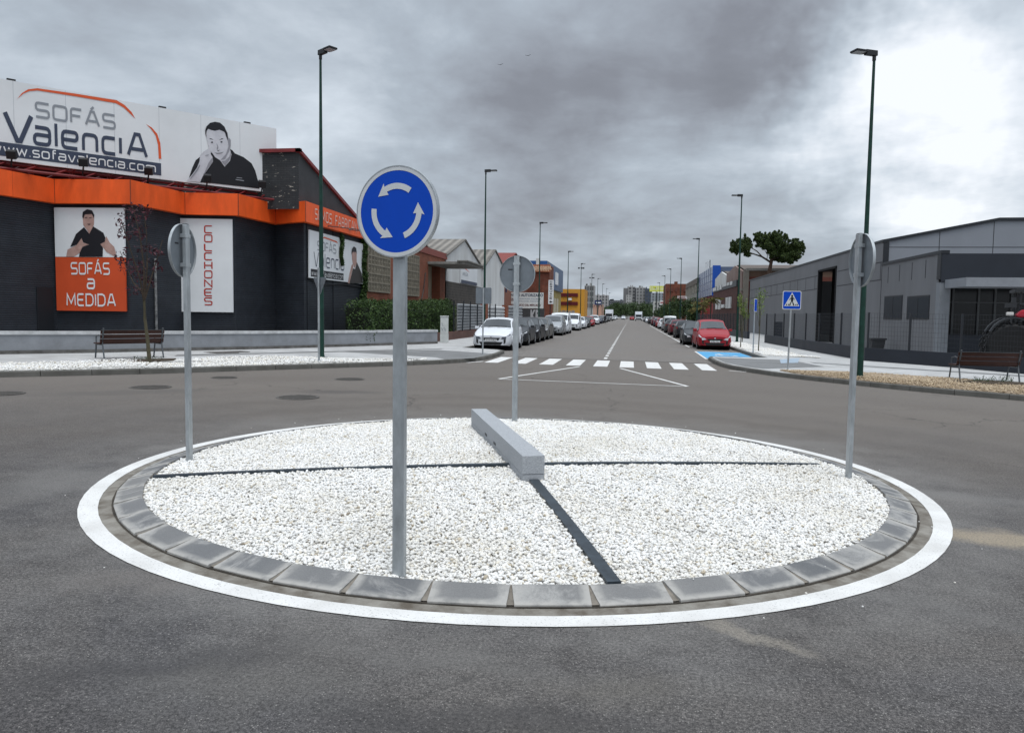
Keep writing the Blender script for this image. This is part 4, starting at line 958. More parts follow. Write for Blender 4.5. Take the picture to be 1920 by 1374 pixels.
m = MB(); m.tube([PS.w(*PS.px(572, 520), .06), PS.w(*PS.px(600, 534), .06), PS.w(*PS.px(640, 533), .07), PS.w(*PS.px(682, 540), .06)], .025, 6); m.build('cable', black_print, shop)
m = MB()
for px0, px1, py in ((603, 643, 424), (643, 690, 431)):
    m.tube([PS.w(*PS.px(px0, py), .3), PS.w(PS.px(px0, py)[0]+2.2, PS.px(px0, py)[1]+.05, 1.2)], .02, 6)
m.build('lamp_bracket', dark_metal, shop)
m = MB(); q = PS.w(PS.px(603, 424)[0]+2.3, PS.px(603, 424)[1]+.0, 1.25); m.obox(q, (.25, .2, .3)); m.build('spotlight', black_print, shop, bevel=.02)
# small meter box on the corner
# SOMOS FABRICANTES
m = MB(); PBd = Plane(BC2[-2], BC2[-1]); ua, zb1 = PBd.px(590, 417); 
stroke_text(m, PBd, 'SOMOS', PBd.px(590, 410)[0], PBd.px(621, 420)[0], HB+.22, HB+.62, .02, .13, gap=.45)
m.build('lettering', mat('faded white letters', (.70, .52, .45), .5), shop); m = MB()
stroke_text(m, PBd, 'FABRICANTES', PBd.px(628, 420)[0], PBd.px(628, 420)[0]+3.6*(PBd.px(660, 430)[0]-PBd.px(628, 420)[0])/2, HB+.22, HB+.62, .02, .13, gap=.45)
m.build('lettering', mat('faded white letters', (.70, .52, .45), .5), shop)

# ---- printed panels
paper = mat('white printed sheet', (.70, .72, .74), .5, var=.05, vscale=.8)
ink_dk = mat('slate blue ink', (.045, .058, .095), .5); ink_gr = mat('grey ink', (.25, .27, .30), .5); ink_or = mat('orange ink', (.66, .10, .03), .5)
white_ink = mat('white ink', (.72, .73, .74), .5); ink_bk = mat('black ink', (.012, .012, .016), .5)
orange_p = mat('orange printed panel', (.56, .075, .022), .5, var=.08, vscale=1)
red_ink = mat('red ink', (.42, .035, .02), .5)
skin_g = mat('grey printed skin', (.60, .60, .64), .5, col2=(.48, .48, .52), vscale=3); skin_c = mat('printed skin', (.46, .30, .26), .5, col2=(.34, .21, .18), vscale=5)
def trace(m, pl_, pts, off, f=lambda x, y: (x, y)): m.poly([pl_.w(*pl_.px(*f(*p)), off) for p in pts])
def picture(parent, pl_, layers, f, o0=.012):
    for i, (nm, mt, polys) in enumerate(layers):
        nms = {'printed_hair': ['printed_hair', 'printed_brow' if len(polys) > 4 else 'printed_eye', 'printed_brow' if len(polys) > 4 else 'printed_eye', 'printed_eye' if len(polys) > 4 else 'printed_mouth', 'printed_eye', 'printed_mouth', 'printed_nose'], 'printed_skin': ['printed_hand', 'printed_face'] if len(polys) == 2 else ['printed_hand', 'printed_hand', 'printed_face'], 'printed_badge': ['printed_badge']*2}.get(nm, [nm]*9)
        for j, P in enumerate(polys): m = MB(); trace(m, pl_, P, o0+.005*i+.001*j, f); m.build(nms[j], mt, parent)
# the big hoarding
def pt_depth(px, py, dep):
    d = ray(px, py); c = (-math.sin(YAW), math.cos(YAW)); k = dep/(d[0]*c[0]+d[1]*c[1]); return (d[0]*k, d[1]*k, HC+d[2]*k)
A_ = pt_depth(0, 152, 25.3); B_ = pt_depth(518, 238, 31.6)
PH = Plane(A_[:2], B_[:2]); LH = PH.L; zA1, zA0 = PH.px(0, 152)[1], PH.px(0, 303)[1]; zB1, zB0 = PH.px(518, 238)[1], PH.px(518, 360)[1]
ZH1, ZH0 = (zA1+zB1)/2, (zA0+zB0)/2
hb = thing('billboard', 'huge white rooftop hoarding with grey and blue lettering and a black-and-white man', 'billboard', (B_[0], B_[1], ZH0))
m = MB(); PH.box(m, -4.2, LH, ZH0, ZH1, -.12, 0); m.build('board', paper, hb)
seam_m = mat('sheet seam', (.50, .52, .55), .6)
for k in range(1, 9): u = -4.2+(LH+4.2)*k/9.; m = MB(); PH.box(m, u-.008, u+.008, ZH0, ZH1, .0005, .003); m.build('sheet_seam', seam_m, hb)
m = MB()
for k in range(0, 12):
    u = -4+k*(LH+4)/11.; m.tube([PH.w(u, ZT-.3, -.9), PH.w(u, ZH0+.02, -.15)], .05, 6); m.tube([PH.w(u, ZT-.3, -.9), PH.w(u, ZH0+2, -.14)], .05, 6); m.tube([PH.w(u, ZT-.2, -1.8), PH.w(u+.9, ZH0-.1, -.2)], .04, 6)
for off_, z_ in ((-.2, ZH0-.08), (-.9, ZT-.05), (.35, ZH0-.32), (-1.8, ZT-.05)): m.tube([PH.w(-4, z_, off_), PH.w(LH, z_, off_)], .05, 6)
for k in range(0, 16):
    u = -4+k*(LH+4)/15.; m.tube([PH.w(u, ZH0-.32, .35), PH.w(u+.5, ZH0-.05, -.1)], .03, 5)
m.build('frame', red_steel, hb)
for px, py in ((17, 294), (150, 308), (271, 324), (380, 337), (482, 348)):
    u, z_ = PH.px(px, py); m = MB(); m.obox(PH.w(u, z_, .5), (.28, .28, .26), .5, .4); m.tube([PH.w(u, z_-.1, .5), PH.w(u, ZH0-.3, .3)], .03, 6); m.build('spotlight', black_print, hb, bevel=.02)
f1 = lambda x, y: (x*560/1920., 120+y*560/1920.)
def tbox(pl_, q):                       # text box from zoomed photo corner points: bottom-left, top-left, bottom-right
    a = pl_.px(*f1(*q[0])); b = pl_.px(*f1(*q[1])); c_ = pl_.px(*f1(*q[2])); return a[0], c_[0], (a[1]+c_[1])/2, (a[1]+c_[1])/2+(b[1]-a[1])
m = MB(); stroke_text(m, PH, 'SOFÁS', *tbox(PH, [(232, 345), (232, 255), (738, 412)]), .012, .17); m.build('grey_lettering', ink_gr, hb)
m = MB(); q = tbox(PH, [(36, 488), (36, 318), (205, 500)])
stroke_text(m, PH, 'V', q[0], q[1], q[2], q[3], .012, .19)
q = tbox(PH, [(222, 515), (222, 378), (740, 578)]); stroke_text(m, PH, 'alenc', q[0], q[1], q[2], q[3]+.05, .012, .17)
q = tbox(PH, [(775, 578), (775, 440), (942, 598)]); stroke_text(m, PH, 'iA', q[0], q[1], q[2], q[3], .012, .17, gap=.45)
m.build('blue_lettering', ink_dk, hb)
m = MB(); u1_, zt_ = PH.px(*f1(1035, 640)); zb_ = PH.px(*f1(1035, 718))[1]; PH.poly(m, [(-3.6, zb_), (u1_, zb_), (u1_, zt_), (-3.6, zt_)], .008); m.build('address_band', ink_dk, hb)
m = MB(); ua = PH.px(*f1(-60, 560))[0]; ub = PH.px(*f1(998, 700))[0]; stroke_text(m, PH, 'www.sofavalencia.com', ua, ub, zb_+(zt_-zb_)*.2, zb_+(zt_-zb_)*.87, .016, .17, gap=.34); m.build('address_lettering', white_ink, hb)
m = MB()
def swoosh(m, pl_, outer, inner, off): trace(m, pl_, outer+inner[::-1], off, f1)
swoosh(m, PH, [(105, 235), (140, 190), (180, 165), (240, 158), (480, 192), (750, 235), (800, 265), (845, 310), (870, 355)], [(112, 225), (150, 192), (190, 176), (240, 172), (480, 209), (745, 254), (795, 282), (840, 325), (866, 350)], .012)
swoosh(m, PH, [(938, 388), (975, 410), (1010, 450), (1030, 510), (1037, 612)], [(940, 390), (970, 418), (1000, 462), (1015, 520), (1020, 610)], .012)
m.build('orange_swoosh', ink_or, hb)
f8 = lambda x, y: (340+x/8.589, 210+y/8.589)
picture(hb, PH, [
 ('printed_shirt', ink_bk, [[(120, 1065), (175, 900), (230, 780), (300, 725), (480, 655), (540, 700), (640, 760), (760, 740), (790, 660), (775, 595), (820, 620), (860, 670), (1000, 730), (1130, 830), (1190, 950), (1230, 1100), (1265, 1150), (1255, 1235), (900, 1195), (600, 1160), (300, 1135), (320, 1100)]]),
 ('printed_skin', skin_g, [[(80, 1115), (180, 1000), (250, 900), (290, 800), (300, 700), (360, 640), (440, 590), (475, 610), (470, 680), (500, 730), (510, 800), (470, 860), (400, 960), (340, 1040), (300, 1132)],
   [(390, 300), (400, 400), (425, 500), (440, 580), (480, 640), (540, 730), (620, 780), (695, 885), (780, 790), (805, 690), (775, 590), (793, 540), (795, 450), (760, 415), (740, 330), (650, 240), (520, 220), (430, 240)]]),
 ('printed_hair', ink_bk, [[(380, 300), (400, 240), (460, 180), (540, 162), (620, 178), (690, 240), (740, 350), (752, 440), (742, 465), (722, 410), (700, 340), (685, 322), (610, 290), (540, 308), (480, 296), (430, 275), (405, 310), (398, 360), (404, 420), (384, 350)],
   [(440, 440), (470, 428), (520, 455), (470, 442)], [(605, 458), (650, 428), (678, 432), (640, 446)], [(470, 492), (490, 478), (510, 490), (492, 508)], [(620, 488), (640, 474), (665, 486), (642, 500)], [(520, 652), (570, 668), (640, 662), (690, 640), (640, 670), (570, 676)], [(560, 612), (590, 624), (620, 612), (590, 634)]]),
 ('printed_shadow', mat('mid grey ink', (.27, .27, .30), .5), [[(742, 430), (755, 560), (715, 680), (640, 765), (620, 780), (700, 760), (765, 640), (790, 545), (792, 460), (765, 420)], [(640, 795), (700, 790), (770, 720), (790, 650), (798, 700), (770, 780), (700, 870)], [(500, 735), (508, 800), (470, 855), (430, 900), (400, 955), (360, 1000), (430, 830), (470, 770)], [(560, 500), (575, 560), (565, 600), (585, 605), (592, 560)], [(380, 700), (430, 690), (440, 700), (385, 712)], [(240, 930), (290, 850), (300, 870), (250, 960), (150, 1080), (130, 1080)]]),
 ('printed_badge', ink_gr, [[(885, 1055), (975, 1065), (975, 1075), (885, 1067)], [(870, 1085), (1005, 1105), (1000, 1118), (870, 1098)]])], f8)
m = MB()
for u in (LH*.02, LH*.52, LH*.86): PH.box(m, u, u+.25, ZH1, ZH1+.06, -.1, 0)
m.build('top_clip', dark_metal, hb)
# panel SOFAS a MEDIDA
f2 = lambda x, y: (x/3.817, 360+y/3.817)
PP = PLF[1]; pn = thing('shop_poster', 'tall poster, a man in black shirt above an orange half with white words', 'poster', PP.w(0, gz(-16)+KH, 0))
def pbox(pl_, x0, x1, y0, y1, xm=None):
    xm = (x0+x1)/2; return pl_.px(x0, (y0+y1)/2)[0], pl_.px(x1, (y0+y1)/2)[0], pl_.px(xm, y1)[1], pl_.px(xm, y0)[1]
u0, u1, z0_, z1_ = pbox(PP, 108, 238, 390.5, 583); zm_ = PP.px(173, 482.5)[1]
m = MB(); PP.box(m, u0, u1, zm_, z1_, .05, .12); m.build('white_panel', paper, pn)
m = MB(); PP.box(m, u0, u1, z0_, zm_-.01, .05, .12); m.build('orange_panel', orange_p, pn)
m = MB()
for tx, x0, x1, y0, y1 in (('SOFÁS', 138, 209, 494, 514), ('a', 168, 181, 524, 541), ('MEDIDA', 130, 220, 552, 573)):
    a, b, c_, d_ = pbox(PP, x0, x1, y0, y1); stroke_text(m, PP, tx, a, b, c_, d_ if tx != 'a' else c_+(d_-c_)/.72, .132, .16)
m.build('white_lettering', white_ink, pn)
picture(pn, PP, [
 ('printed_skin', skin_c, [[(490, 465), (500, 415), (560, 385), (600, 330), (610, 365), (655, 378), (605, 395), (585, 440), (545, 465)], [(733, 375), (765, 360), (775, 318), (800, 365), (832, 395), (845, 440), (836, 466), (775, 430), (752, 398)], [(607, 170), (612, 240), (635, 270), (655, 302), (675, 275), (688, 235), (690, 170), (650, 145)]]),
 ('printed_shirt', ink_bk, [[(520, 395), (560, 305), (618, 255), (655, 303), (683, 250), (755, 295), (770, 330), (765, 360), (733, 375), (752, 400), (750, 466), (582, 466), (586, 440), (607, 396), (655, 379), (612, 364), (600, 332), (565, 382)]]),
 ('printed_hair', ink_bk, [[(606, 185), (609, 148), (640, 128), (675, 136), (692, 170), (687, 190), (675, 162), (625, 164), (613, 195)], [(625, 188), (640, 184), (642, 188), (626, 192)], [(655, 188), (672, 186), (672, 190), (656, 192)], [(640, 232), (668, 232), (655, 240)]])], f2, .128)
# panel COLCHONES
PP = PLF[3]; pn = thing('shop_poster', 'narrow white poster with red letters stacked one above the other', 'poster', PP.w(0, gz(-15)+KH, 0))
u0, u1, z0_, z1_ = pbox(PP, 341, 438, 411, 585); m = MB(); PP.box(m, u0, u1, z0_, z1_, .05, .12); m.build('white_panel', paper, pn)
m = MB(); ys = np.linspace(423, 574, 10)
for ch, ya, yb in zip('COLCHONES', ys[:-1], ys[1:]):
    a, b, c_, d_ = pbox(PP, 386, 399.5, ya+1.5, yb-2.5)
    k = {'L': .0}.get(ch, 0); stroke_text(m, PP, ch, a, b, c_, d_, .13, .17)
m.build('red_lettering', red_ink, pn)
# side panel
PP = PS; pn = thing('shop_poster', 'wide white poster with dark lettering and a man, on the wall facing the street', 'poster', PP.w(3, gz(-14)+KH, 0))
f5 = lambda x, y: (560+x/5.283, 380+y/5.283)
ql = PP.px(*f5(82, 280)), PP.px(*f5(82, 750)), PP.px(*f5(618, 400)), PP.px(*f5(618, 800))
u0, u1 = ql[0][0], ql[2][0]; z1_, z0_ = (ql[0][1]+ql[2][1])/2, (ql[1][1]+ql[3][1])/2
m = MB(); PP.box(m, u0, u1, z0_, z1_, .05, .11); m.build('white_panel', paper, pn)
hgt_ = z1_-z0_
def side_box(x0, x1, y0, y1): a = PP.px(*f5(x0, y0)); b = PP.px(*f5(x1, y1)); return a[0], b[0]
m = MB(); a = PP.px(*f5(160, 470))[0]; b = PP.px(*f5(345, 500))[0]; stroke_text(m, PP, 'SOFÁS', a, b, z0_+hgt_*.62, z0_+hgt_*.80, .12, .13); m.build('lettering', ink_gr, pn); m = MB()
a = PP.px(*f5(125, 600))[0]; b = PP.px(*f5(425, 640))[0]; stroke_text(m, PP, 'Valencia', a, b, z0_+hgt_*.27, z0_+hgt_*.56, .12, .10); m.build('lettering', ink_dk, pn)
b2 = PP.px(*f5(422, 700))[0]; a2 = PP.px(*f5(95, 700))[0]; m = MB(); PP.poly(m, [(a2, z0_+.06), (b2, z0_+.06), (b2, z0_+hgt_*.19), (a2, z0_+hgt_*.19)], .113); m.build('address_band', ink_bk, pn)
m = MB(); stroke_text(m, PP, 'www.sofavalencia.com', a2+.06, b2-.05, z0_+.12, z0_+hgt_*.165, .12, .13); m.build('address_lettering', white_ink, pn)
m = MB(); u_ = lambda x, y: PP.px(*f5(x, y))
PP.poly(m, [(u_(180, 330)[0], z0_+hgt_*.84), (u_(230, 330)[0], z0_+hgt_*.93), (u_(350, 350)[0], z0_+hgt_*.90), (u_(365, 350)[0], z0_+hgt_*.86), (u_(345, 350)[0], z0_+hgt_*.87), (u_(230, 330)[0], z0_+hgt_*.90)], .12); m.build('orange_swoosh', ink_or, pn)
picture(pn, PP, [
 ('printed_skin', skin_c, [[(503, 500), (505, 560), (512, 600), (530, 650), (552, 600), (552, 500), (525, 470)], [(463, 798), (480, 700), (500, 620), (515, 605), (518, 640), (500, 700), (485, 800)]]),
 ('printed_shirt', mat('dark grey ink', (.035, .032, .03), .5), [[(478, 798), (495, 730), (515, 650), (535, 660), (553, 590), (600, 700), (612, 798)]]),
 ('printed_hair', ink_bk, [[(498, 515), (502, 460), (522, 433), (545, 452), (553, 510), (545, 490), (510, 488)]])], f5, .118)
# ------------------------------------------------------------------ right: grey warehouse
def bthing(name, label, x, y, cat='building', group=None): return thing(name, label, cat, (x, y, gz(x)+KH), 0, group)
glass_dk = mat('dark window glass', (.016, .024, .034), .35, 0, spec=.12)
frame_dk = mat('dark frame', (.022, .025, .030), .45)
slate = mat('slate grey paint', (.022, .026, .035), .6, var=.12, vscale=1.2)
XR = 13.6
yA, yB = atX(1763, 540, XR)[0], atX(1655, 480, XR)[0]; yC = 92.
zW = atX(1593, 472, XR)[1]; zP = (atX(1652, 500, XR)[1]+atX(1762, 474, XR)[1])/2
wall_gr = mat('grey coated wall panel', (.165, .168, .178), .7, var=.14, vscale=.6, streak=4, bump=.1)
wall_lt = mat('pale upper panel', (.235, .25, .28), .55, var=.06, vscale=.5)
wh = bthing('warehouse', 'long grey panelled warehouse with dark trim and a tall open doorway, behind the right fence', XR, yB)
dy0, dy1 = atX(1566, 560, XR)[0], atX(1533, 560, XR)[0]; zd = atX(1550, 507, XR)[1]
m = MB(); zb = gz(XR)-.2
def yz(m, X, y0, y1, z0, z1, th=.25): m.box(X, X+th, y0, y1, z0, z1)
yz(m, XR, yA, dy0, zb, zP); yz(m, XR, dy0, yC, zd, zW); yz(m, XR, yB+.002, dy0-.002, zP+.002, zW); yz(m, XR, dy1, yC-.002, zb, zd-.002); m.build('wall', wall_gr, wh, norm=False)
m = MB(); yz(m, XR+1.2, dy0-1, dy1+1, zb, zd+.5); yz(m, XR-.03, dy0-.12, dy0+.1, zb, zd+.15, .3); yz(m, XR-.03, dy1-.1, dy1+.1, zb, zd+.15, .3); yz(m, XR-.03, dy0-.12, dy1+.1, zd, zd+.15, .3); m.build('doorway', mat('dark opening', (.006, .006, .007), .9), wh)
m = MB(); m.box(XR-.06, XR+.3, yB-.05, yC, zW, zW+.12); m.build('roof_trim', frame_dk, wh)
m = MB(); m.box(XR-.06, XR+.3, yA-.06, yB-.06, zP, zP+.14); m.box(XR-.05, XR+.25, yA-.03, yA+.35, atX(1763, 524, XR)[1], zP); m.build('parapet_trim', frame_dk, wh)
# joints
jl = mat('panel joint', (.035, .036, .04), .7); m = MB()
za, zb2 = atX(1440, 537, XR)[1], atX(1440, 555, XR)[1]
for z_ in (za, zb2): m.box(XR-.012, XR, dy1+.3, yC, z_-.02, z_+.02); m.box(XR-.012, XR, yB, dy0-.3, z_-.02, z_+.02)
y = dy1+1.0
while y < yC: m.box(XR-.011, XR, y, y+.05, zb2+.02, za-.02); y += 3.0
for yy in (yB+.2, yB+2.6, yB+5): m.box(XR-.011, XR, yy, yy+.05, zb2+.02, za-.02)
y = yA+1.8
za2, zb3 = zP-.15, zP-1.0
while y < yB-.5: m.box(XR-.011, XR, y, y+.045, zb3, za2); y += 1.75
m.box(XR-.012, XR, yB-.02, yB+.03, .3, zP); m.build('panel_joints', jl, wh)
# window pair
for pa, pb in ((1658, 1692), (1701, 1743)):
    y1_, y0_ = atX(pa, 575, XR)[0], atX(pb, 575, XR)[0]; z1_, z0_ = atX((pa+pb)/2, 554.5, XR)[1], atX((pa+pb)/2, 599, XR)[1]
    m = MB(); m.box(XR-.02, XR+.0, y0_, y1_, z0_, z1_); wf = m.build('window', frame_dk, wh)
    m = MB(); m.box(XR-.026, XR-.021, y0_+.07, y1_-.07, z0_+.07, z1_-.07); pn_ = m.build('pane', glass_dk, wh); pn_.parent = wf
    m = MB(); ym = (y0_+y1_)/2; m.box(XR-.034, XR-.027, ym-.03, ym+.03, z0_+.06, z1_-.06); pn_ = m.build('mullion', frame_dk, wh); pn_.parent = wf
# front of the annex, facing the roundabout
def zf(px, py, Y): return atY(px, py, Y)[1]
XE = XR+24; zc0, zc1 = zf(1830, 530, yA), zf(1830, 489, yA)
m = MB(); m.box(XR+.0, XE, yA-.04, yA+.2, zc0, zP+.0); m.build('dark_fascia', slate, wh)
xcan = atY(1770, 540, yA)[0]; ycan = atX(1812, 530, xcan)[0]; zk0, zk1 = zf(1812, 537, ycan), zf(1812, 520, ycan)
m = MB(); m.box(xcan, XE, ycan, yA-.05, zk0, zk1); m.build('canopy', mat('aluminium canopy', (.24, .255, .28), .5, .1, var=.1), wh)
m = MB(); m.box(XR-.02, XR+.42, yA-.02, yA+.4, zb, zc0-.002); m.build('column', mat('grey column', (.20, .215, .235), .6, var=.1), wh)
zs = zf(1800, 628, yA+.3)
m = MB(); m.box(XR+.43, XE, yA+.25, yA+.5, zb, zs); m.build('base_wall', slate, wh)
m = MB(); m.box(XR+.43, XE, yA+1.3, yA+1.4, zs-.3, zc0+.4); m.build('glazing', mat('dark shop glazing', (.022, .024, .026), .12), wh)
m = MB(); m.box(XR+.43, XE, yA+.2, yA+1.4, zc0+.02, zc0+.1); m.build('soffit', black_print, wh)
mull = mat('grey mullion', (.09, .095, .10), .5)
for px_ in (1783, 1831, 1862, 1893, 1925):
    x_ = atY(px_, 580, yA+1.3)[0]; m = MB(); m.box(x_, x_+.09, yA+1.22, yA+1.3, zs-.2, zc0); m.build('mullion', mull, wh)
m = MB(); m.box(XR+.43, XE, yA+1.23, yA+1.29, zf(1800, 568, yA+1.3), zf(1800, 566, yA+1.3)); m.build('transom', mull, wh)
# set-back upper hall with a flat gable
pk = [atY(1665, 455, yB), atY(1873, 414, yB)]; xq = pk[1][0]
zl0 = zP-.3
m = MB(); m.prism([(XR+.25, yB, zl0), (xq, yB, zl0), (XE, yB, zl0), (XE, yB, pk[1][1]+.08), (xq, yB, pk[1][1]+.08), (XR+.25, yB, pk[0][1]+.08)], (0, .2, 0)); m.build('upper_wall', wall_lt, wh)
m = MB(); m.prism([(XR-.05, yB-.08, pk[0][1]), (xq, yB-.08, pk[1][1]), (XE, yB-.08, pk[1][1]), (XE, yB-.08, pk[1][1]+.16), (xq, yB-.08, pk[1][1]+.16), (XR-.05, yB-.08, pk[0][1]+.16)], (0, .3, 0))
m.box(XR+.02, XR+.30, yB-.06, yB-.001, zl0, pk[0][1]); m.build('roof_edge', frame_dk, wh)
m = MB()
for px_ in (1761, 1862): x_ = atY(px_, 450, yB)[0]; m.box(x_, x_+.03, yB-.01, yB, zl0, pk[0][1]+(pk[1][1]-pk[0][1])*min(1, (x_-XR)/(xq-XR)))
x0_ = XR+.3; m.box(x0_, XE, yB-.009, yB, zf(1750, 464, yB), zf(1750, 463, yB)); m.build('wall_seam', jl, wh)
m = MB(); m.poly([(XR+.25, yB+.2, pk[0][1]-.02), (xq, yB+.2, pk[1][1]-.02), (xq, yC, pk[1][1]-.02), (XR+.25, yC, pk[0][1]-.02)]); m.poly([(XR+.2, yA, zP-.1), (XE, yA, zP-.1), (XE, yB, zP-.1), (XR+.2, yB, zP-.1)]); m.poly([(xq, yB, pk[1][1]-.02), (XE, yB, pk[1][1]-.02), (XE, yC, pk[1][1]-.02), (xq, yC, pk[1][1]-.02)]); m.build('roof', mat('grey sheet roof', (.12, .125, .13), .6), wh)
m = MB(); m.box(XR, XE, yC-.3, yC, zb, zW); m.build('end_wall', wall_gr, wh)
# fence with low dark wall
FW = [G(1433, 642, KH), G(1530, 660, KH), G(1621, 676, KH), G(1700, 682, KH), G(1796, 689.5, KH), G(1920, 701, KH), (19.5, 19.5)]
FW[0] = (FW[0][0], FW[0][1])
zt_ = [atY(1440, 629, G(1440, 643, KH)[1])[1], atY(1621, 654, FW[2][1])[1], atY(1796, 667, FW[4][1])[1]]
def run_fence(name, label, path, wh_, fh, posts, parapet=True, dens=.12):
    t = thing(name, label, 'fence', (path[0][0], path[0][1], gz(path[0][0])+KH))
    m = MB(); P2 = path
    n_ = len(path); I = offs(path, .2)
    V = [(x, y, gz(x)+KH-.15) for x, y in path]+[(x, y, gz(x)+KH+wh_) for x, y in path]+[(x, y, gz(x)+KH-.15) for x, y in I]+[(x, y, gz(x)+KH+wh_) for x, y in I]
    Fb = []
    for i in range(n_-1): Fb += [(i, i+1, n_+i+1, n_+i), (n_+i, n_+i+1, 3*n_+i+1, 3*n_+i), (2*n_+i+1, 2*n_+i, 3*n_+i, 3*n_+i+1)]
    Fb += [(0, n_, 3*n_, 2*n_), (n_-1, 3*n_-1, 4*n_-1, 2*n_-1)]
    m.add(V, Fb); m.build('base_wall', slate, t)
    C_ = offs(path, .1); D = densify(C_, dens)
    m = MB()
    for (x, y) in D: m.box(x-.0025, x+.0025, y-.0025, y+.0025, gz(x)+KH+wh_, gz(x)+KH+fh)
    for k in range(9):
        z_ = wh_+(fh-wh_)*k/8.; 
        for a_, b_ in zip(C_[:-1], C_[1:]): m.tube([(a_[0], a_[1], gz(a_[0])+KH+z_), (b_[0], b_[1], gz(b_[0])+KH+z_)], .003, 4, cap=False)
    m.build('wire_mesh', frame_dk, t)
    L = 0; acc = 0
    for (x, y) in densify(C_, posts)[:]:
        m = MB(); m.box(x-.035, x+.035, y-.035, y+.035, gz(x)+KH+wh_, gz(x)+KH+fh+.03); m.build('post', frame_dk, t)
    return t
run_fence('mesh_fence', 'dark wire fence on a low slate-grey wall before the grey warehouse', FW, .52, 1.92, 2.4)
run_fence('mesh_fence', 'dark railing along the right pavement beyond the gap in the wall, beside the parked cars', [(9.15, 110), (9.15, 85), (9.1, 62)], .55, 2.0, 2.2, dens=.10)
m = MB(); x_, y_ = 9.35, atX(1459, 610, 9.9)[0]
# dark cabinet behind the fence and wheelie bin
x_ = 9.9; y_ = atX(1459, 610, x_)[0]; m = MB(); m.box(x_-.25, x_+.25, y_-.25, y_+.25, gz(x_)+KH, atX(1459, 603, x_)[1]); tag(m.build('meter_cabinet', slate, loc=(x_, y_, gz(x_)+KH), bevel=.02), 'tall dark meter cabinet behind the wire fence, left of the open doorway', 'cabinet')
x_ = 12.6; y_ = atX(1642, 640, x_)[0]; t = thing('waste_bin', 'dark grey wheeled waste bin against the warehouse wall behind the fence', 'bin', (x_, y_, gz(x_)+KH), R(90))
binm = mat('dark plastic', (.03, .032, .036), .5)
m = MB(); zt2 = atX(1642, 634, x_)[1]-gz(x_)-KH; m.prism([(-.28, -.3, .06), (.28, -.3, .06), (.34, -.38, zt2-.08), (-.34, -.38, zt2-.08)], (0, .62, 0)); m.build('body', binm, t, local=True, bevel=.02)
m = MB(); m.obox((0, -.05, zt2-.03), (.74, .78, .09)); m.build('lid', binm, t, local=True, bevel=.03)
for s_ in (-1, 1): m = MB(); m.lathe([(.1, -.03), (.1, .03)], (s_*.28, .2, .1), 'X', 14); m.build('wheel', black_print, t, local=True)
# ------------------------------------------------------------------ tractor behind the fence
tx, ty = atY(1893, 664, 29.5)[0], 29.5; zg = gz(tx)+KH
t = thing('tractor', 'red tractor with a big black rear tyre behind the fence at the right edge', 'tractor', (tx, ty, zg), R(-18))
tyre = mat('black rubber', (.014, .014, .015), .75, var=.3, vscale=30, bump=.3); tred = mat('tractor red', (.42, .012, .030), .35, coat=.3, var=.1)
rim_m = mat('dark wheel metal', (.10, .02, .02), .5, .3)
for yy in (-.55, 1.15):
    m = MB(); m.lathe([(.42, -.22), (.72, -.24), (.80, -.19), (.82, 0), (.80, .19), (.72, .24), (.42, .22)], (0, yy, .83), 'Y', 40); ty_ = m.build('rear_tyre', tyre, t, local=True)
    m = MB()
    for k in range(22):
        a = 2*PI*k/22
        for s_ in (-1, 1):
            q = Vector((.825*math.cos(a+s_*.05), yy+s_*.12, .83+.825*math.sin(a+s_*.05))); m.obox(q, (.05, .27, .07), 0, 0, -a); 
    l_ = m.build('lugs', tyre, t, local=True); l_.parent = ty_
    m = MB(); m.lathe([(.42, -.1), (.40, -.12), (.12, -.02), (.1, -.14)], (0, yy, .83), 'Y', 24); r_ = m.build('rim', rim_m, t, local=True); r_.parent = ty_
for yy in (-.5, 1.1):
    m = MB(); P = [(-.80*math.cos(R(a)), yy-.25, .90+.98*math.sin(R(a))) for a in range(28, 141, 14)]; Q = [(p[0]*.94, p[1], .90+(p[2]-.90)*.94) for p in P[::-1]]
    m.prism(P+Q, (0, .5, 0)); m.build('fender', binm, t, local=True)
m = MB(); m.prism([(.05, -.6, 1.94), (.2, -.6, 2.12), (.55, -.6, 2.16), (1.4, -.6, 2.05), (1.4, -.6, 1.86), (.1, -.6, 1.86)], (0, .5, 0)); m.build('red_fender_top', tred, t, local=True, bevel=.05)
m = MB(); m.prism([(1.2, -.1, .95), (3.2, -.1, .95), (3.3, -.1, 1.35), (3.2, -.1, 1.62), (1.2, -.1, 1.75)], (0, .8, 0)); m.build('bonnet', tred, t, local=True, bevel=.08)
m = MB()
for p in ((.15, -.35), (1.25, -.35), (.15, .95), (1.25, .95)): m.tube([(p[0], p[1], 1.5), (p[0]+(.06 if p[0] < 1 else -.05), p[1], 2.75)], .035, 6)
m.obox((.7, .3, 2.8), (1.4, 1.5, .1)); m.build('cab_frame', binm, t, local=True)
m = MB(); m.box(.3, 1.1, -.05, .65, 1.2, 1.75); m.build('seat', black_print, t, local=True, bevel=.05)
m = MB(); m.obox((-.12, -.5, 1.98), (.22, .2, .13)); m.build('light_cluster', mat('lamp lens', (.6, .58, .56), .2, 0), t, local=True, bevel=.03)
m = MB(); m.obox((-.1, -.45, 2.28), (.34, .16, .16)); m.obox((-.02, -.45, 2.46), (.13, .14, .2)); m.obox((.35, -.45, 2.33), (.35, .12, .05)); m.tube([(-.1, -.45, 1.95), (-.1, -.45, 2.3)], .02, 6); m.build('work_lamp', binm, t, local=True)
for yy in (-.45, 1.05): m = MB(); m.lathe([(.25, -.13), (.44, -.16), (.48, 0), (.44, .16), (.25, .13)], (2.75, yy, .5), 'Y', 28); m.build('front_tyre', tyre, t, local=True)
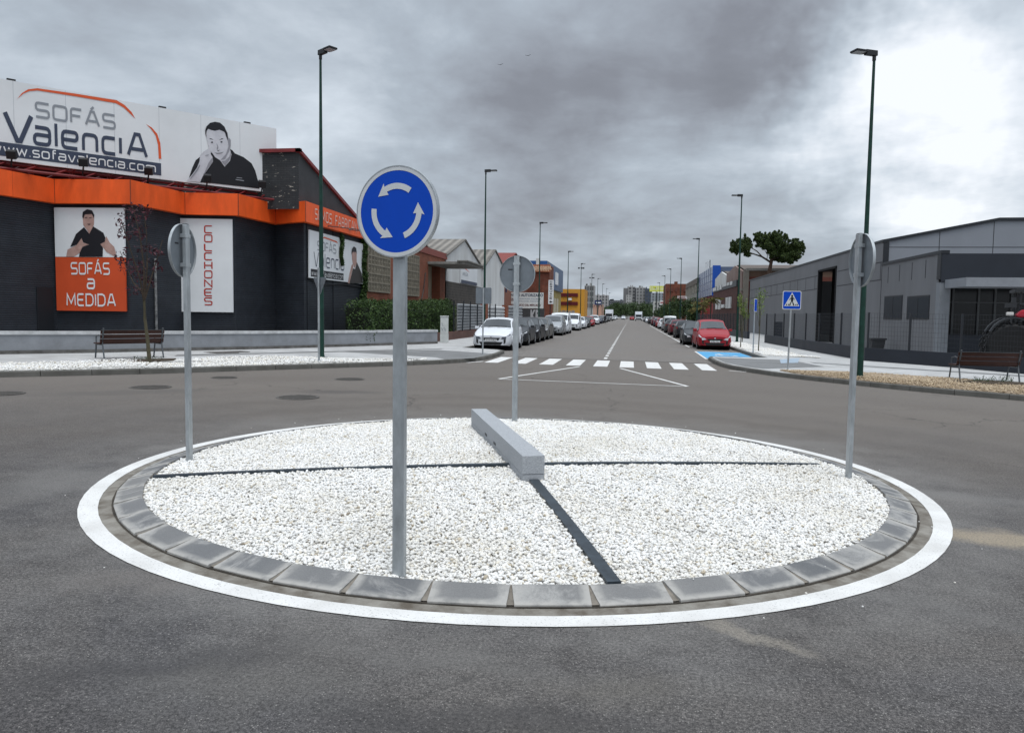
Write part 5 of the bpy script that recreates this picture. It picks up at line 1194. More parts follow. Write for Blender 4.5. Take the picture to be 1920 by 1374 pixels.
m = MB(); m.box(-.3, 3.0, .05, .55, .5, 1.0); m.build('chassis', binm, t, local=True)

# ------------------------------------------------------------------ left side of the street
brick_o = brickmat('orange-red brick', (.30, .085, .042), (.24, .065, .034), (.18, .12, .09), .25, .08, .010, .85)
brick_far = brickmat('red brick far', (.21, .062, .036), (.18, .050, .030), (.14, .09, .07), .5, .16, .02, .85)
white_w = mat('dirty white wall', (.62, .63, .63), .85, col2=(.50, .50, .49), vscale=.8, streak=4)
beige_w = mat('beige render', (.36, .31, .23), .85, var=.15, vscale=.8)
def corrmat(name, col, freq=5., axis=1):
    m = bpy.data.materials.new(name); m.use_nodes = True; t_ = m.node_tree; b = t_.nodes['Principled BSDF']; b.inputs['Roughness'].default_value = .85
    P = geopos(t_); s_ = t_.nodes.new('ShaderNodeSeparateXYZ'); t_.links.new(P, s_.inputs[0]); w_ = math_(t_, 'SINE', math_(t_, 'MULTIPLY', s_.outputs[axis], freq*2*PI))
    nn = noise(t_, P, .6, 6, .7); c = ramp(t_, nn.outputs[0], [(.3, tuple(c*.55 for c in col)), (.7, col)]).outputs[0]
    c = mixc(t_, 1., c, ramp(t_, math_(t_, 'MULTIPLY_ADD', w_, .5, .5), [(0, (.55,)*3), (1, (1.1,)*3)]).outputs[0], 'MULTIPLY')
    t_.links.new(c, b.inputs['Base Color']); bp = t_.nodes.new('ShaderNodeBump'); bp.inputs['Strength'].default_value = .8; bp.inputs['Distance'].default_value = .05
    t_.links.new(w_, bp.inputs['Height']); t_.links.new(bp.outputs[0], b.inputs['Normal']); return m
fibro = corrmat('old fibre cement sheet', (.27, .25, .225), 1.6, 0)
XL = XF_-.28
Yl = lambda px, py: atX(px, py, XL)[0]
Zl = lambda px, py: atX(px, py, XL)[1]
# brick workshop
y0, y1 = SIDE_END+.1, Yl(836, 500); zt = Zl(783, 471)
t = bthing('brick_workshop', 'orange brick workshop with two concrete lattice windows and a dark entrance under a slab canopy', XL, y0)
ye0, ye1 = Yl(803, 520), Yl(825, 520); zE = Zl(812, 497)
m = MB(); zb = gz(XL)-.1; m.box(XL-20, XL, y0, ye0, zb, zt); m.box(XL-20, XL, ye1, y1, zb, zt); m.box(XL-20, XL, ye0+.001, ye1-.001, zE, zt); m.build('wall', brick_o, t, norm=False)
m = MB(); m.box(XL-20, XL+.08, y0+.01, y1+.1, zt+.002, zt+.42); m.build('parapet_band', mat('red-brown trim', (.22, .055, .04), .6, var=.15), t)
m = MB(); m.box(XL-1.2, XL-1.0, ye0, ye1, zb, zE); m.build('entrance', mat('dark entrance', (.018, .013, .011), .7), t)
m = MB(); m.box(XL-.0, XL+2.6, ye0-.2, Yl(838, 500), zE-.02, zE+.14); m.box(XL+2.0, XL+2.75, ye0-.3, Yl(839, 500), zE+.14, zE+.22); m.build('canopy', mat('weathered slab', (.22, .215, .20), .85, var=.3), t)
lat = mat('concrete lattice', (.24, .215, .17), .9, var=.25, vscale=3)
for (pa, pb, pya, pyb) in ((688, 729, 466, 547), (757, 784, 478, 554)):
    a, b = Yl(pa, 500), Yl(pb, 500); z1_, z0_ = Zl((pa+pb)/2, pya), Zl((pa+pb)/2, pyb)
    m = MB(); m.box(XL+.004, XL+.02, a, b, z0_, z1_); wf = m.build('window', mat('dark behind lattice', (.035, .03, .026), .8), t)
    m = MB(); nc = max(3, round((b-a)/.42)); nr = max(3, round((z1_-z0_)/.5))
    for i in range(nr+1): z_ = z0_+(z1_-z0_)*i/nr; m.box(XL+.02, XL+.09, a, b, z_-.035, z_+.035)
    for i in range(nc+1):
        for sft, wd in ((0, .05), (.5, .03)):
            yy = a+(b-a)*(i+sft)/nc
            if yy > b+.01: continue
            m.box(XL+.021, XL+.085, yy-wd, yy+wd, z0_, z1_)
    for i in range(nr):
        for j in range(nc):
            zz2 = z0_+(z1_-z0_)*(i+.5)/nr; yy = a+(b-a)*(j+.25+.5*(i % 2))/nc; m.box(XL+.022, XL+.08, yy-.16, yy+.16, zz2-.03, zz2+.03)
    l_ = m.build('lattice', lat, t); l_.parent = wf
m = MB(); m.tube([(XL+.03, Yl(797, 500), 4.3), (XL+.05, Yl(793, 530), 3.2), (XL+.03, Yl(788, 550), 2.3)], .03, 5); m.build('cable', black_print, t)
# beige gable above
def gable_hall(name, label, Xw, ya, yp, yb, ze, zp, depth, wallm, roofm, low=None, ze2=None):
    t_ = bthing(name, label, Xw, ya); ze2 = ze2 or ze
    m = MB(); zb_ = gz(Xw)-.1; m.prism([(Xw, ya, zb_), (Xw, yb, zb_), (Xw, yb, ze2), (Xw, yp, zp), (Xw, ya, ze)], (-.25, 0, 0)); m.build('front_wall', wallm, t_)
    m = MB(); m.prism([(Xw-.01, ya+.001, zb_), (Xw-.01, ya+.2, zb_), (Xw-.01, ya+.2, ze), (Xw-.01, ya+.001, ze)], (-depth, 0, 0)); m.prism([(Xw-.26, yb-.001, zb_), (Xw-.26, yb-.2, zb_), (Xw-.26, yb-.2, ze2), (Xw-.26, yb-.001, ze2)], (-depth, 0, 0)); m.build('side_wall', wallm, t_)
    m = MB()
    for (a, za_, b, zb3_) in ((ya-.1, ze, yp, zp), (yp, zp, yb+.1, ze2)):
        m.prism([(Xw+.12, a, za_+.02), (Xw+.12, b, zb3_+.02), (Xw+.12, b, zb3_+.12), (Xw+.12, a, za_+.12)], (-depth, 0, 0))
    m.build('roof', roofm, t_); return t_
zpk_ = Zl(800, 448); yp = Yl(800, 448); ye = Yl(833, 480)
gable_hall('gabled_shed', 'beige gable of a shed rising behind the brick workshop roof', XL-.6, yp-(ye-yp)*1.0, yp, ye-.2, Zl(833, 482), zpk_, 18, beige_w, fibro)
ya, yb = Yl(834, 500), Yl(903, 503); yp = Yl(871, 451)
t = gable_hall('gabled_hall', 'white gabled hall with grey corrugated roof and a company sign, next to the brick workshop', XL, ya+.1, yp, yb, Zl(834, 482), Zl(871, 451), 22, white_w, fibro, ze2=Zl(903, 503))
m = MB(); z0_ = Zl(870, 533); m.box(XL+.003, XL+.03, ya+.3, yb-.2, gz(XL), z0_); m.build('lower_wall', brickmat('sooty block', (.07, .062, .055), (.05, .045, .04), (.10, .09, .08), .4, .2, .02), t)
a, b = Yl(862, 520), Yl(893, 520); z1_, z0_ = Zl(877, 497), Zl(877, 533)
m = MB(); m.box(XL+.03, XL+.10, a, b, z0_, z1_); sg = m.build('company_sign', paper, t)
PQ = Plane((XL+.1, a), (XL+.1, b)); L_ = b-a; hh = z1_-z0_
m = MB(); PQ.poly(m, [(0.02, z0_), (L_*.98, z0_), (L_*.98, z0_+hh*.16), (.02, z0_+hh*.16)], .006); q = m.build('sign_band', ink_dk, t); q.parent = sg
m = MB(); PQ.text(m, 'ARGA', L_*.08, L_*.40, z0_+hh*.38, z0_+hh*.56, .008, .0); q = m.build('sign_lettering', ink_gr, t); q.parent = sg
m = MB(); PQ.poly(m, [(L_*.06, z0_+hh*.70), (L_*.22, z0_+hh*.80), (L_*.34, z0_+hh*.72), (L_*.52, z0_+hh*.62), (L_*.34, z0_+hh*.68), (L_*.22, z0_+hh*.74)], .007); q = m.build('sign_swoosh', ink_or, t); q.parent = sg
ya, yb, yp = Yl(904, 503), Yl(946, 505), Yl(928, 470)
gable_hall('gabled_hall', 'second white gabled hall with grey corrugated roof, behind the nearest left-row lamp post', XL, ya+.2, yp, yb, Zl(903, 505), Zl(928, 470), 22, white_w, fibro, ze2=Zl(946, 507))
ya, yb = yb+.3, yb+18; yp = ya+7
gable_hall('gabled_hall', 'hall with a red roof, mostly hidden by the grey back of the far island sign', XL, ya, yp, yb, 6.9, 8.6, 18, mat('red-brown hall wall', (.22, .09, .06), .8, var=.2), mat('red roof sheet', (.20, .035, .025), .6, var=.2))
# lower brick wall + metal fence between the cabinet and the halls
XFc = -9.75
ya = atX(845, 640, XFc)[0]
t = thing('boundary_wall', 'low red brick wall running along the left pavement behind the white cabinet', 'wall', (XFc, ya, gz(XFc)+KH))
m = MB(); y0_ = 37.0; m.box(XFc-.25, XFc, y0_, 62, gz(XFc)+KH-.1, gz(XFc)+KH+.42); m.build('wall', brickmat('old red brick', (.15, .06, .045), (.11, .05, .04), (.12, .1, .09), .25, .08, .01), t)
t = thing('corrugated_fence', 'pale ribbed metal fence on thin posts above the low brick wall', 'fence', (XFc-.1, 45, gz(XFc)+KH))
ribm = mat('galvanised fence sheet', (.30, .315, .33), .5, .3, var=.2, vscale=1.4)
m = MB(); z0_, z1_ = gz(XFc)+KH+.42, atX(905, 572, XFc)[1]
for k in range(9): z_ = z0_+(z1_-z0_)*(k+.0)/9; hq = (z1_-z0_)/9; m.prism([(XFc-.22, 43, z_), (XFc-.14, 43, z_+hq*.25), (XFc-.14, 43, z_+hq*.7), (XFc-.22, 43, z_+hq)], (0, 12.3, 0))
m.build('ribbed_sheet', ribm, t)
for k in range(7):
    yy = 41.5+k*2.2; m = MB(); m.tube([(XFc-.05, yy, z0_), (XFc-.05, yy+(.3 if k % 3 == 1 else 0), z1_+.15)], .04, 6); m.build('post', frame_dk, t)
t = thing('corrugated_gate', 'wide white ribbed metal gate between brick piers, behind the parked white hatchback', 'gate', (XFc-.1, 58, gz(XFc)+KH))
ga, gb = atX(914, 590, XFc)[0], atX(949, 590, XFc)[0]; gz1 = atX(930, 574, XFc)[1]
m = MB()
for k in range(8): z_ = gz(XFc)+KH+.1+(gz1-.1-gz(XFc)-KH)*k/8; hq = (gz1-.1-gz(XFc)-KH)/8; m.prism([(XFc-.22, ga, z_), (XFc-.1, ga, z_+hq*.3), (XFc-.1, ga, z_+hq*.7), (XFc-.22, ga, z_+hq)], (0, gb-ga, 0))
m.build('ribbed_leaf', mat('white ribbed gate', (.52, .53, .54), .5, var=.12, vscale=1), t)
for yy in (ga-.8, gb+.05):
    m = MB(); m.box(XFc-.35, XFc+.05, yy, yy+.75, gz(XFc)+KH, gz1+.15); m.build('brick_pier', brick_o, t)
t = thing('corrugated_gate', 'pale ribbed metal fence panel right of the white gate, behind the far island sign post', 'gate', (XFc-.1, 75, gz(XFc)+KH))
m = MB(); z1_ = atX(955, 575, XFc)[1]
for k in range(8): z_ = gz(XFc)+KH+.1+(z1_-gz(XFc)-KH)*k/8; hq = (z1_-gz(XFc)-KH)/8; m.prism([(XFc-.22, gb+.9, z_), (XFc-.1, gb+.9, z_+hq*.3), (XFc-.1, gb+.9, z_+hq*.7), (XFc-.22, gb+.9, z_+hq)], (0, 9, 0))
m.build('ribbed_sheet', ribm, t)
# white cabinet
x_, y_ = G(833, 642, KH); zc_ = atY(833, 592, y_)[1]; t = thing('utility_cabinet', 'tall white utility cabinet with graffiti marks at the end of the low grey wall', 'cabinet', (x_, y_, gz(x_)+KH), R(14)); Hc = zc_-gz(x_)-KH
cabm = mat('white cabinet', (.52, .54, .53), .55, var=.12, vscale=5)
m = MB(); m.box(-.21, .21, -.14, .14, .0, Hc*.33-.005); m.build('lower_box', cabm, t, local=True, bevel=.008)
m = MB(); m.box(-.2, .2, -.135, .135, Hc*.33+.005, Hc-.05); m.build('door', cabm, t, local=True, bevel=.008)
m = MB(); m.box(-.225, .225, -.16, .16, Hc-.048, Hc); m.build('lid', cabm, t, local=True, bevel=.01)
m = MB(); zz3 = Hc*.62
for a, b in (((-.15, .28), (-.1, .12)), ((-.1, .12), (-.05, .28)), ((.0, .3), (.02, .14)), ((-.15, .5), (-.06, .46)), ((-.12, .42), (-.05, .36)), ((.08, .26), (.06, .1))):
    p, q = Vector((a[0], a[1]+Hc*.35)), Vector((b[0], b[1]+Hc*.35)); d = (q-p).normalized(); nn_ = Vector((-d.y, d.x))*.012
    m.poly([(v.x, -.142, v.y) for v in (p-nn_, q-nn_, q+nn_, p+nn_)])
m.build('scribble', ink_gr, t, local=True)
# brick tower with graffiti, white hoarding and signs
yD = 97.; fD = lambda px, py: atY(px, py, yD)
xa, xb = fD(978, 540)[0], fD(1030, 540)[0]; zt = fD(1015, 497)[1]
t = bthing('brick_building', 'tall red brick building with orange graffiti along its roof edge, facing the roundabout', xb, yD)
m = MB(); m.box(xa, xb, yD, yD+5, gz(xa)-.1, zt); m.build('wall', brick_far, t, norm=False)
m = MB(); z0_ = fD(1015, 510)[1]; m.box(fD(999, 500)[0], xb+.1, yD-.35, yD-.001, z0_, zt+.05); m.build('graffiti_band', mat('graffiti ground', (.46, .19, .09), .7, col2=(.25, .06, .04), vscale=1.2), t)
m = MB(); PD = Plane((fD(999, 500)[0], yD-.36), (xb, yD-.36)); k = 0
rs = random.Random(4)
for i in range(10):
    u = .1+i*PD.L/10.2; s_ = [(u, z0_+.1), (u+.25, zt-.15), (u+.38, z0_+.3), (u+.1, (z0_+zt)/2), (u+.45, (z0_+zt)/2+rs.uniform(-.2, .2))]
    for a, b in zip(s_[:-1], s_[1:]):
        p, q = Vector(a), Vector(b); d = (q-p).normalized(); nn_ = Vector((-d.y, d.x))*.05; PD.poly(m, [tuple(p-nn_), tuple(q-nn_), tuple(q+nn_), tuple(p+nn_)], .004+.004*(k % 6)); k += 1
m.build('graffiti_strokes', mat('pale graffiti', (.62, .42, .28), .6), t)
m = MB(); m.box(xb-.9, xb+.5, yD-.6, yD-.37, gz(xb), fD(1029, 535)[1]); m.build('pier', brick_far, t)
yH = 84.; fH = lambda px, py: atY(px, py, yH)
PHH = Plane((fH(949, 560)[0], yH), (fH(1019, 560)[0], yH)); z1_, z0_ = fH(985, 548.5)[1], fH(985, 578)[1]; t = thing('hoarding', 'wide white hoarding with four lines of printing on top of a graffiti-covered wall', 'hoarding', (PHH.p.x+PHH.L, yH, gz(-9)+KH))
m = MB(); PHH.box(m, 0, PHH.L, z0_, z1_, -.1, 0); m.build('board', mat('aged white board', (.55, .56, .55), .6, var=.08, vscale=.6), t)
hh = z1_-z0_; L_ = PHH.L
m = MB(); PHH.text(m, 'CENTRO AUTORIZADO', L_*.02, L_*.985, z0_+hh*.74, z0_+hh*.93, .01, .03); m.build('top_lettering', ink_dk, t)
m = MB(); PHH.text(m, 'BOXES', L_*.02, L_*.2, z0_+hh*.46, z0_+hh*.64, .01, .03); PHH.text(m, 'EL MEJOR PRECIO DEL MERCADO', L_*.02, L_*.93, z0_+hh*.10, z0_+hh*.27, .01, .03); m.build('dark_red_lettering', mat('dark red ink', (.10, .02, .02), .6), t)
m = MB(); PHH.text(m, 'cambio de aceite, llantas, baterías...', L_*.36, L_*.95, z0_+hh*.55, z0_+hh*.66, .01, .0); PHH.text(m, 'filtros, correas, alineaciones...', L_*.33, L_*.9, z0_+hh*.40, z0_+hh*.51, .01, .0); m.build('blue_lettering', mat('blue-grey ink', (.14, .19, .27), .6), t)
xg0, xg1 = PHH.p.x+L_*.3, PHH.p.x+L_
m = MB(); m.box(xg0-9, xg1+.1, yH+.02, yH+.3, gz(-10), z0_-.02); m.build('wall', mat('black painted wall', (.045, .045, .047), .7, var=.3), t)
m = MB(); PHH.text(m, 'KR', L_*.66, L_*.93, gz(-9)+KH+.7, z0_-.15, .01, .04); m.build('graffiti_lettering', mat('grey spray', (.35, .35, .36), .6), t)
yV = 80.; q0 = atY(937, 500, yV), atY(950, 548, yV); t = thing('vertical_sign', 'dark blue upright sign with white letters one below the other, beside the white hoarding', 'sign', (q0[0][0], yV, gz(-14)+KH))
PV = Plane((q0[0][0], yV), (q0[1][0], yV)); m = MB(); zv1, zv0 = q0[0][1], q0[1][1]; PV.box(m, 0, PV.L, zv0, zv1, -.15, 0); m.build('panel', mat('navy panel', (.015, .022, .07), .5), t)
m = MB()
for i, (ch, yy_) in enumerate((('O', 541.5), ('T', 535.5), ('L', 529.5))): zc_ = atY(943, yy_, yV)[1]; PV.text(m, ch, PV.L*.30, PV.L*.70, zc_-.11, zc_+.13, .01, .03)
m.build('lettering', white_ink, t); m = MB(); m.tube([(q0[0][0]+.1, yV+.1, gz(-13)), (q0[0][0]+.1, yV+.1, zv0+.1)], .06, 6); m.build('post', dark_metal, t)
yV = 92.; q0 = atY(1028.5, 525, yV), atY(1037.5, 570, yV); t = thing('vertical_sign', 'narrow white upright sign with black letters and an arrow, beside the brick building', 'sign', (q0[0][0], yV, gz(-9)+KH))
PV = Plane((q0[0][0], yV), (q0[1][0], yV)); m = MB(); zv1, zv0 = q0[0][1], q0[1][1]; PV.box(m, 0, PV.L, zv0, zv1, -.15, 0); m.build('panel', paper, t)
m = MB(); hv = (zv1-zv0)
for i, ch in enumerate('DESGUACE'): zc_ = zv1-hv*(.08+.098*i); PV.text(m, ch, PV.L*.25, PV.L*.75, zc_-hv*.032, zc_+hv*.032, .01, .03)
m.build('lettering', ink_bk, t); m = MB(); PV.poly(m, [(PV.L*.2, zv0+hv*.09), (PV.L*.5, zv0+hv*.15), (PV.L*.5, zv0+hv*.11), (PV.L*.8, zv0+hv*.11), (PV.L*.8, zv0+hv*.07), (PV.L*.5, zv0+hv*.07), (PV.L*.5, zv0+hv*.03)], .01); m.build('arrow', ink_bk, t); m = MB(); m.tube([(q0[0][0]+.25, yV+.08, gz(-9)), (q0[0][0]+.25, yV+.08, zv0+.1)], .06, 6); m.build('post', dark_metal, t)

def win(t, x0, x1, y, z0, z1, mt, face='y', X=0, nm='window'):
    m = MB()
    if face == 'y': m.box(x0, x1, y-.06, y, z0, z1)
    else: m.box(X-.06, X+.06, x0, x1, z0, z1)
    return m.build(nm, mt, t)
# blue clad building
Xb = -11.6; y0_ = atX(1026, 489, Xb)[0]; y1_ = atX(1056, 508, Xb)[0]; zt = atX(1026, 489, Xb)[1]; zlow = atX(1050, 547, Xb)[1]
t = bthing('clad_building', 'blue-grey clad industrial building with a white upright sign, beyond the brick building', Xb, y0_)
m = MB(); m.box(Xb-24, Xb, y0_, y1_, zlow, zt); m.build('cladding', mat('blue-grey cladding', (.075, .125, .215), .5, var=.12, vscale=.3), t)
m = MB(); m.box(Xb-24, Xb-.0, y0_-.05, y0_-.001, zt-1.2, zt); m.build('end_band', mat('bright blue band', (.03, .10, .28), .5), t)
m = MB(); m.box(Xb-24, Xb-.3, y0_+.2, y1_-.2, gz(Xb), zlow-.01); m.build('ground_floor', mat('ochre render', (.34, .27, .10), .8, var=.1), t)
m = MB(); yy0, yy1 = atX(1040.5, 530, Xb)[0], atX(1044.5, 530, Xb)[0]; m.box(Xb+.01, Xb+.2, yy0, yy1, atX(1042, 534, Xb)[1], atX(1042, 511, Xb)[1]); m.build('upright_sign', paper, t)
for k in range(4): yy = y0_+4+k*(y1_-y0_-8)/4; m = MB(); m.box(Xb-.29, Xb-.2, yy, yy+(y1_-y0_)/9, gz(Xb)+1.5, zlow-1.2); m.build('window', mat('cream shutter', (.45, .42, .33), .7), t)
m = MB(); xq_ = atY(1005.5, 495, y0_)[0]; m.box(xq_, xq_+.5, y0_-.3, y0_+.2, zt-1.5, zt+.3); m.build('duct', white_w, t)
# yellow building
yY = y1_+8; fY = lambda px, py: atY(px, py, yY); x1_ = fY(1096, 560)[0]; x0_ = x1_-30; zt = fY(1080, 542)[1]
t = bthing('yellow_building', 'yellow-orange office block with two dark red window bands', x1_, yY)
y2_ = atX(1101.5, 560, x1_)[0]
m = MB(); m.box(x0_, x1_, yY, max(yY+8, y2_), gz(-8), zt); m.build('wall', mat('yellow render', (.56, .27, .035), .7, var=.08, vscale=.2), t)
for pa, pb in ((550, 556.5), (566, 572.5)):
    m = MB(); m.box(x0_, fY(1083.5, 560)[0], yY-.2, yY, fY(1080, pb)[1], fY(1080, pa)[1]); m.build('window_band', mat('dark red band', (.10, .012, .014), .5), t)
m = MB(); m.box(fY(1066, 570)[0], fY(1072, 570)[0], yY-.6, yY-.01, fY(1068, 563)[1], fY(1068, 559)[1]); m.build('air_conditioner', paper, t)
# blue fence panels and walls in front
for nm, lb, pa, pb, ya_, col, hp in (('panel_fence', 'blue sheet-metal fence before the yellow building', 1078, 1120, 150, (.055, .14, .30), 583), ('panel_fence', 'pale grey panel fence left of the blue fence', 1036, 1078, 128, (.30, .28, .27), 581.5)):
    X0, X1 = atY(pa, 585, ya_)[0], atY(pb, 585, ya_)[0]; X1 = min(X1, -8.9); t = thing(nm, lb, 'fence', (X0, ya_, gz(X0)+KH)); zt = atY(pa, hp, ya_)[1]; n_ = 7
    for k in range(n_): m = MB(); m.box(X0+(X1-X0)*k/n_, X0+(X1-X0)*(k+1)/n_-.06, ya_+(k % 2)*.05, ya_+.08+(k % 2)*.05, gz(X0), zt-.05*(k % 3)); m.build('panel', mat('fence sheet', tuple(c*(1+.1*((k*7) % 3-1)) for c in col), .55), t)
def far_block(name, label, pa, pb, ptop, Y, mt, dep=14, rows=0, cols=0, wm=None, wrow=.45, wcol=.5, roofbits=0, group=None, base=None):
    x0, zt_ = atY(pa, ptop, Y); x1, _ = atY(pb, ptop, Y); t_ = bthing(name, label, x1, Y, group=group)
    m = MB(); m.box(x0, x1, Y, Y+dep, -1, zt_); m.build('wall', mt, t_)
    if rows:
        h = (zt_-4)/rows; w_ = (x1-x0)/cols; mesh = None
        for r_ in range(rows):
            for c_ in range(cols):
                cx0 = x0+w_*(c_+.5-wcol/2); cz0 = 4+h*(r_+.5-wrow/2)
                if mesh is None:
                    m = MB(); m.box(0, w_*wcol, -.25, 0, 0, h*wrow); o = m.build('window', wm or glass_dk, t_, local=True); mesh = o
                else:
                    o = mesh.copy(); S.collection.objects.link(o)
                L_, _r = XF[t_.name]; o.location = (cx0-L_.x, Y-.02-L_.y, cz0-L_.z)
    rs_ = random.Random(int(pa))
    for k in range(roofbits):
        a = x0+(x1-x0)*rs_.uniform(.05, .8); m = MB(); m.box(a, a+(x1-x0)*.14, Y+1, Y+4, zt_, zt_+(zt_)*.06*rs_.uniform(.5, 1.3)); m.build('rooftop_hut', mt, t_)
    return t_
lg = mat('light grey tower', (.30, .30, .295), .8, var=.08, vscale=.05); dg = mat('dark grey tower', (.075, .08, .09), .8, var=.1, vscale=.05); mg = mat('mid grey tower', (.17, .17, .175), .8, var=.1, vscale=.05); bl_ = mat('dark blue tower', (.055, .07, .095), .6)
slab_l = mat('balcony shade', (.08, .08, .085), .8)
far_block('apartment_building', 'white and grey apartment house with tall dark windows right of the yellow block', 1096, 1114, 535, 260, lg, 10, 4, 4, slab_l, .7, .5, 3)
far_block('apartment_building', 'pale apartment house behind the far left lamps', 1112, 1140, 553, 380, mat('pale render', (.34, .33, .33), .8), 14, 5, 5, slab_l, .4, .5, 2)
far_block('low_building', 'low pink-cream building beside the left row of far lamps', 1112, 1130, 571, 210, mat('salmon render', (.48, .29, .22), .8, var=.1), 10, 1, 4, slab_l, .4, .4)
far_block('apartment_building', 'long dark grey apartment block left of the grey towers at the street end', 1139, 1172, 563, 640, dg, 20, 5, 8, lg, .12, .55, 4)
far_block('tower_block', 'dark side wing of the grey tower at the street end', 1169, 1180, 540, 560, mg, 20, 0, 0, None, roofbits=1)
far_block('tower_block', 'light grey tower with dark balconies straight above the white lorry', 1178, 1192, 537.5, 540, lg, 20, 8, 2, slab_l, .5, .55, roofbits=2)
far_block('tower_block', 'broad light grey tower with rows of small dark windows', 1193, 1211, 539, 530, lg, 20, 8, 3, slab_l, .3, .5, roofbits=3)
far_block('tower_block', 'narrow dark slot block between the two light grey towers', 1191, 1195, 540, 538, dg, 16)
far_block('tower_block', 'dark blue glazed tower right of the light grey ones', 1210, 1223, 541, 520, bl_, 20, 6, 2, dg, .5, .5, roofbits=1)
far_block('apartment_building', 'pale blue-grey apartment block under the yellow sign', 1222, 1246, 549, 420, mat('blue-grey render', (.25, .27, .29), .8), 16, 7, 4, slab_l, .4, .4)
far_block('low_building', 'small white stepped building in front of the grey tower, left of the lorry', 1174, 1184, 553, 500, mat('white-grey render', (.36, .36, .35), .8), 10, 6, 2, slab_l, .3, .4)
# blue sign
yq = 205; x0_, z1_ = atY(1115, 563, yq); x1_, z0_ = atY(1128, 572, yq); t = thing('roadside_sign', 'dark blue sign with white writing on a post, above the far left row of cars', 'sign', (x0_, yq, gz(x0_)))
PV = Plane((x0_, yq), (x1_, yq)); m = MB(); PV.box(m, 0, PV.L, z0_, z1_, -.2, 0); m.build('panel', mat('navy sign', (.015, .025, .09), .5), t); m = MB(); m.obox(PV.w(PV.L*.3, (z0_+z1_)/2, .03), (PV.L*.25, .02, .25), 0, 0, .5); m.obox(PV.w(PV.L*.66, (z0_+z1_)/2, .03), (PV.L*.4, .02, .35)); m.build('white_mark', white_ink, t)
m = MB(); m.tube([((x0_+x1_)/2, yq+.15, gz(-8)), ((x0_+x1_)/2, yq+.15, z0_)], .1, 6); m.build('post', dark_metal, t)

# ------------------------------------------------------------------ right side of the street
XQ = 13.9; zq = lambda px, py: atX(px, py, XQ)[1]; yq_ = lambda px, py: atX(px, py, XQ)[0]
yBr = 96.; x0_ = atY(1396, 520, yBr)[0]; x1_ = atY(1480, 520, yBr)[0]; zt = atY(1430, 503, yBr)[1]
XQ = x0_
ya, yv, yb = yBr, yq_(1366, 514.7), yq_(1344, 523.5)
t = bthing('brick_hall', 'brown brick hall with a pale roof edge, long side facing us beneath the pine', x0_, yBr)
m = MB(); m.box(x0_+.3, x1_+8, yBr, yv, gz(12), zt-.3); m.build('wall', mat('brown brickwork', (.14, .085, .06), .85, col2=(.09, .06, .045), vscale=.4), t, norm=False)
m = MB(); m.box(x0_+.5, x1_+8, yBr-.02, yBr-.001, gz(12), atY(1430, 519, yBr)[1]); m.build('lower_wall', brickmat('rust brick', (.17, .045, .03), (.13, .035, .025), (.1, .06, .05), .5, .16, .02), t)
m = MB(); m.box(x0_+.2, x1_+8, yBr-.15, yv, zt-.3, zt); m.build('roof_edge', mat('pale roof edge', (.30, .29, .27), .8), t)
m = MB(); m.box(x0_-.1, x0_+.5, yBr-.2, yBr+.4, gz(12), atY(1396, 507, yBr)[1]); m.box(x0_-.3, x0_+.3, yBr, yv, atX(1382, 548, XQ)[1], atX(1396, 540, XQ)[1]); m.build('concrete_frame', mat('stained concrete', (.23, .21, .18), .85, var=.25, vscale=.5), t)
pinkw = mat('pinkish painted brick', (.26, .20, .18), .85, col2=(.20, .13, .11), vscale=.6)
gp = gable_hall('gabled_hall', 'gabled hall with a pinkish wall and pale panel, behind the nearest right-row lamp post', XQ, yBr+.4, yq_(1381.5, 498.5), yv, zq(1396, 508), zq(1381.5, 498.5), -22, pinkw, mat('brown roof sheet', (.12, .10, .09), .8), ze2=zq(1366, 514.7))
m = MB(); m.box(XQ-.08, XQ-.001, yq_(1385.5, 510), yq_(1375, 510), zq(1380, 523), zq(1380, 511)); m.build('pale_panel', paper, gp)
gp = gable_hall('gabled_hall', 'white gabled hall with faint pink writing, between the blue glass building and the pinkish hall', XQ, yv+.2, yq_(1355.7, 510), yb, zq(1366, 516), zq(1355.7, 510), -22, white_w, mat('brown roof sheet', (.12, .10, .09), .8), ze2=zq(1344, 523.5))
m = MB(); Pw = Plane((XQ, yb), (XQ, yv)); ua = yb-yq_(1350.5, 520); ub = yb-yq_(1361, 520)
for k, zz4 in enumerate((517, 520.5, 524, 527.5)):
    z_ = zq(1355, zz4); Pw.text(m, ['VENTA', 'Y', 'TALLER', 'DIESEL'][k][:6], ub-(ub-ua)*0 if False else min(ua, ub), max(ua, ub), z_-.16, z_+.2, .03, .02) if False else m.box(XQ-.02, XQ-.005, yb-max(ua, ub)+.4*k, yb-min(ua, ub)-.3*k, z_-.08, z_+.08)
m.build('faint_marks', mat('faded pink marks', (.42, .22, .26), .7), gp)
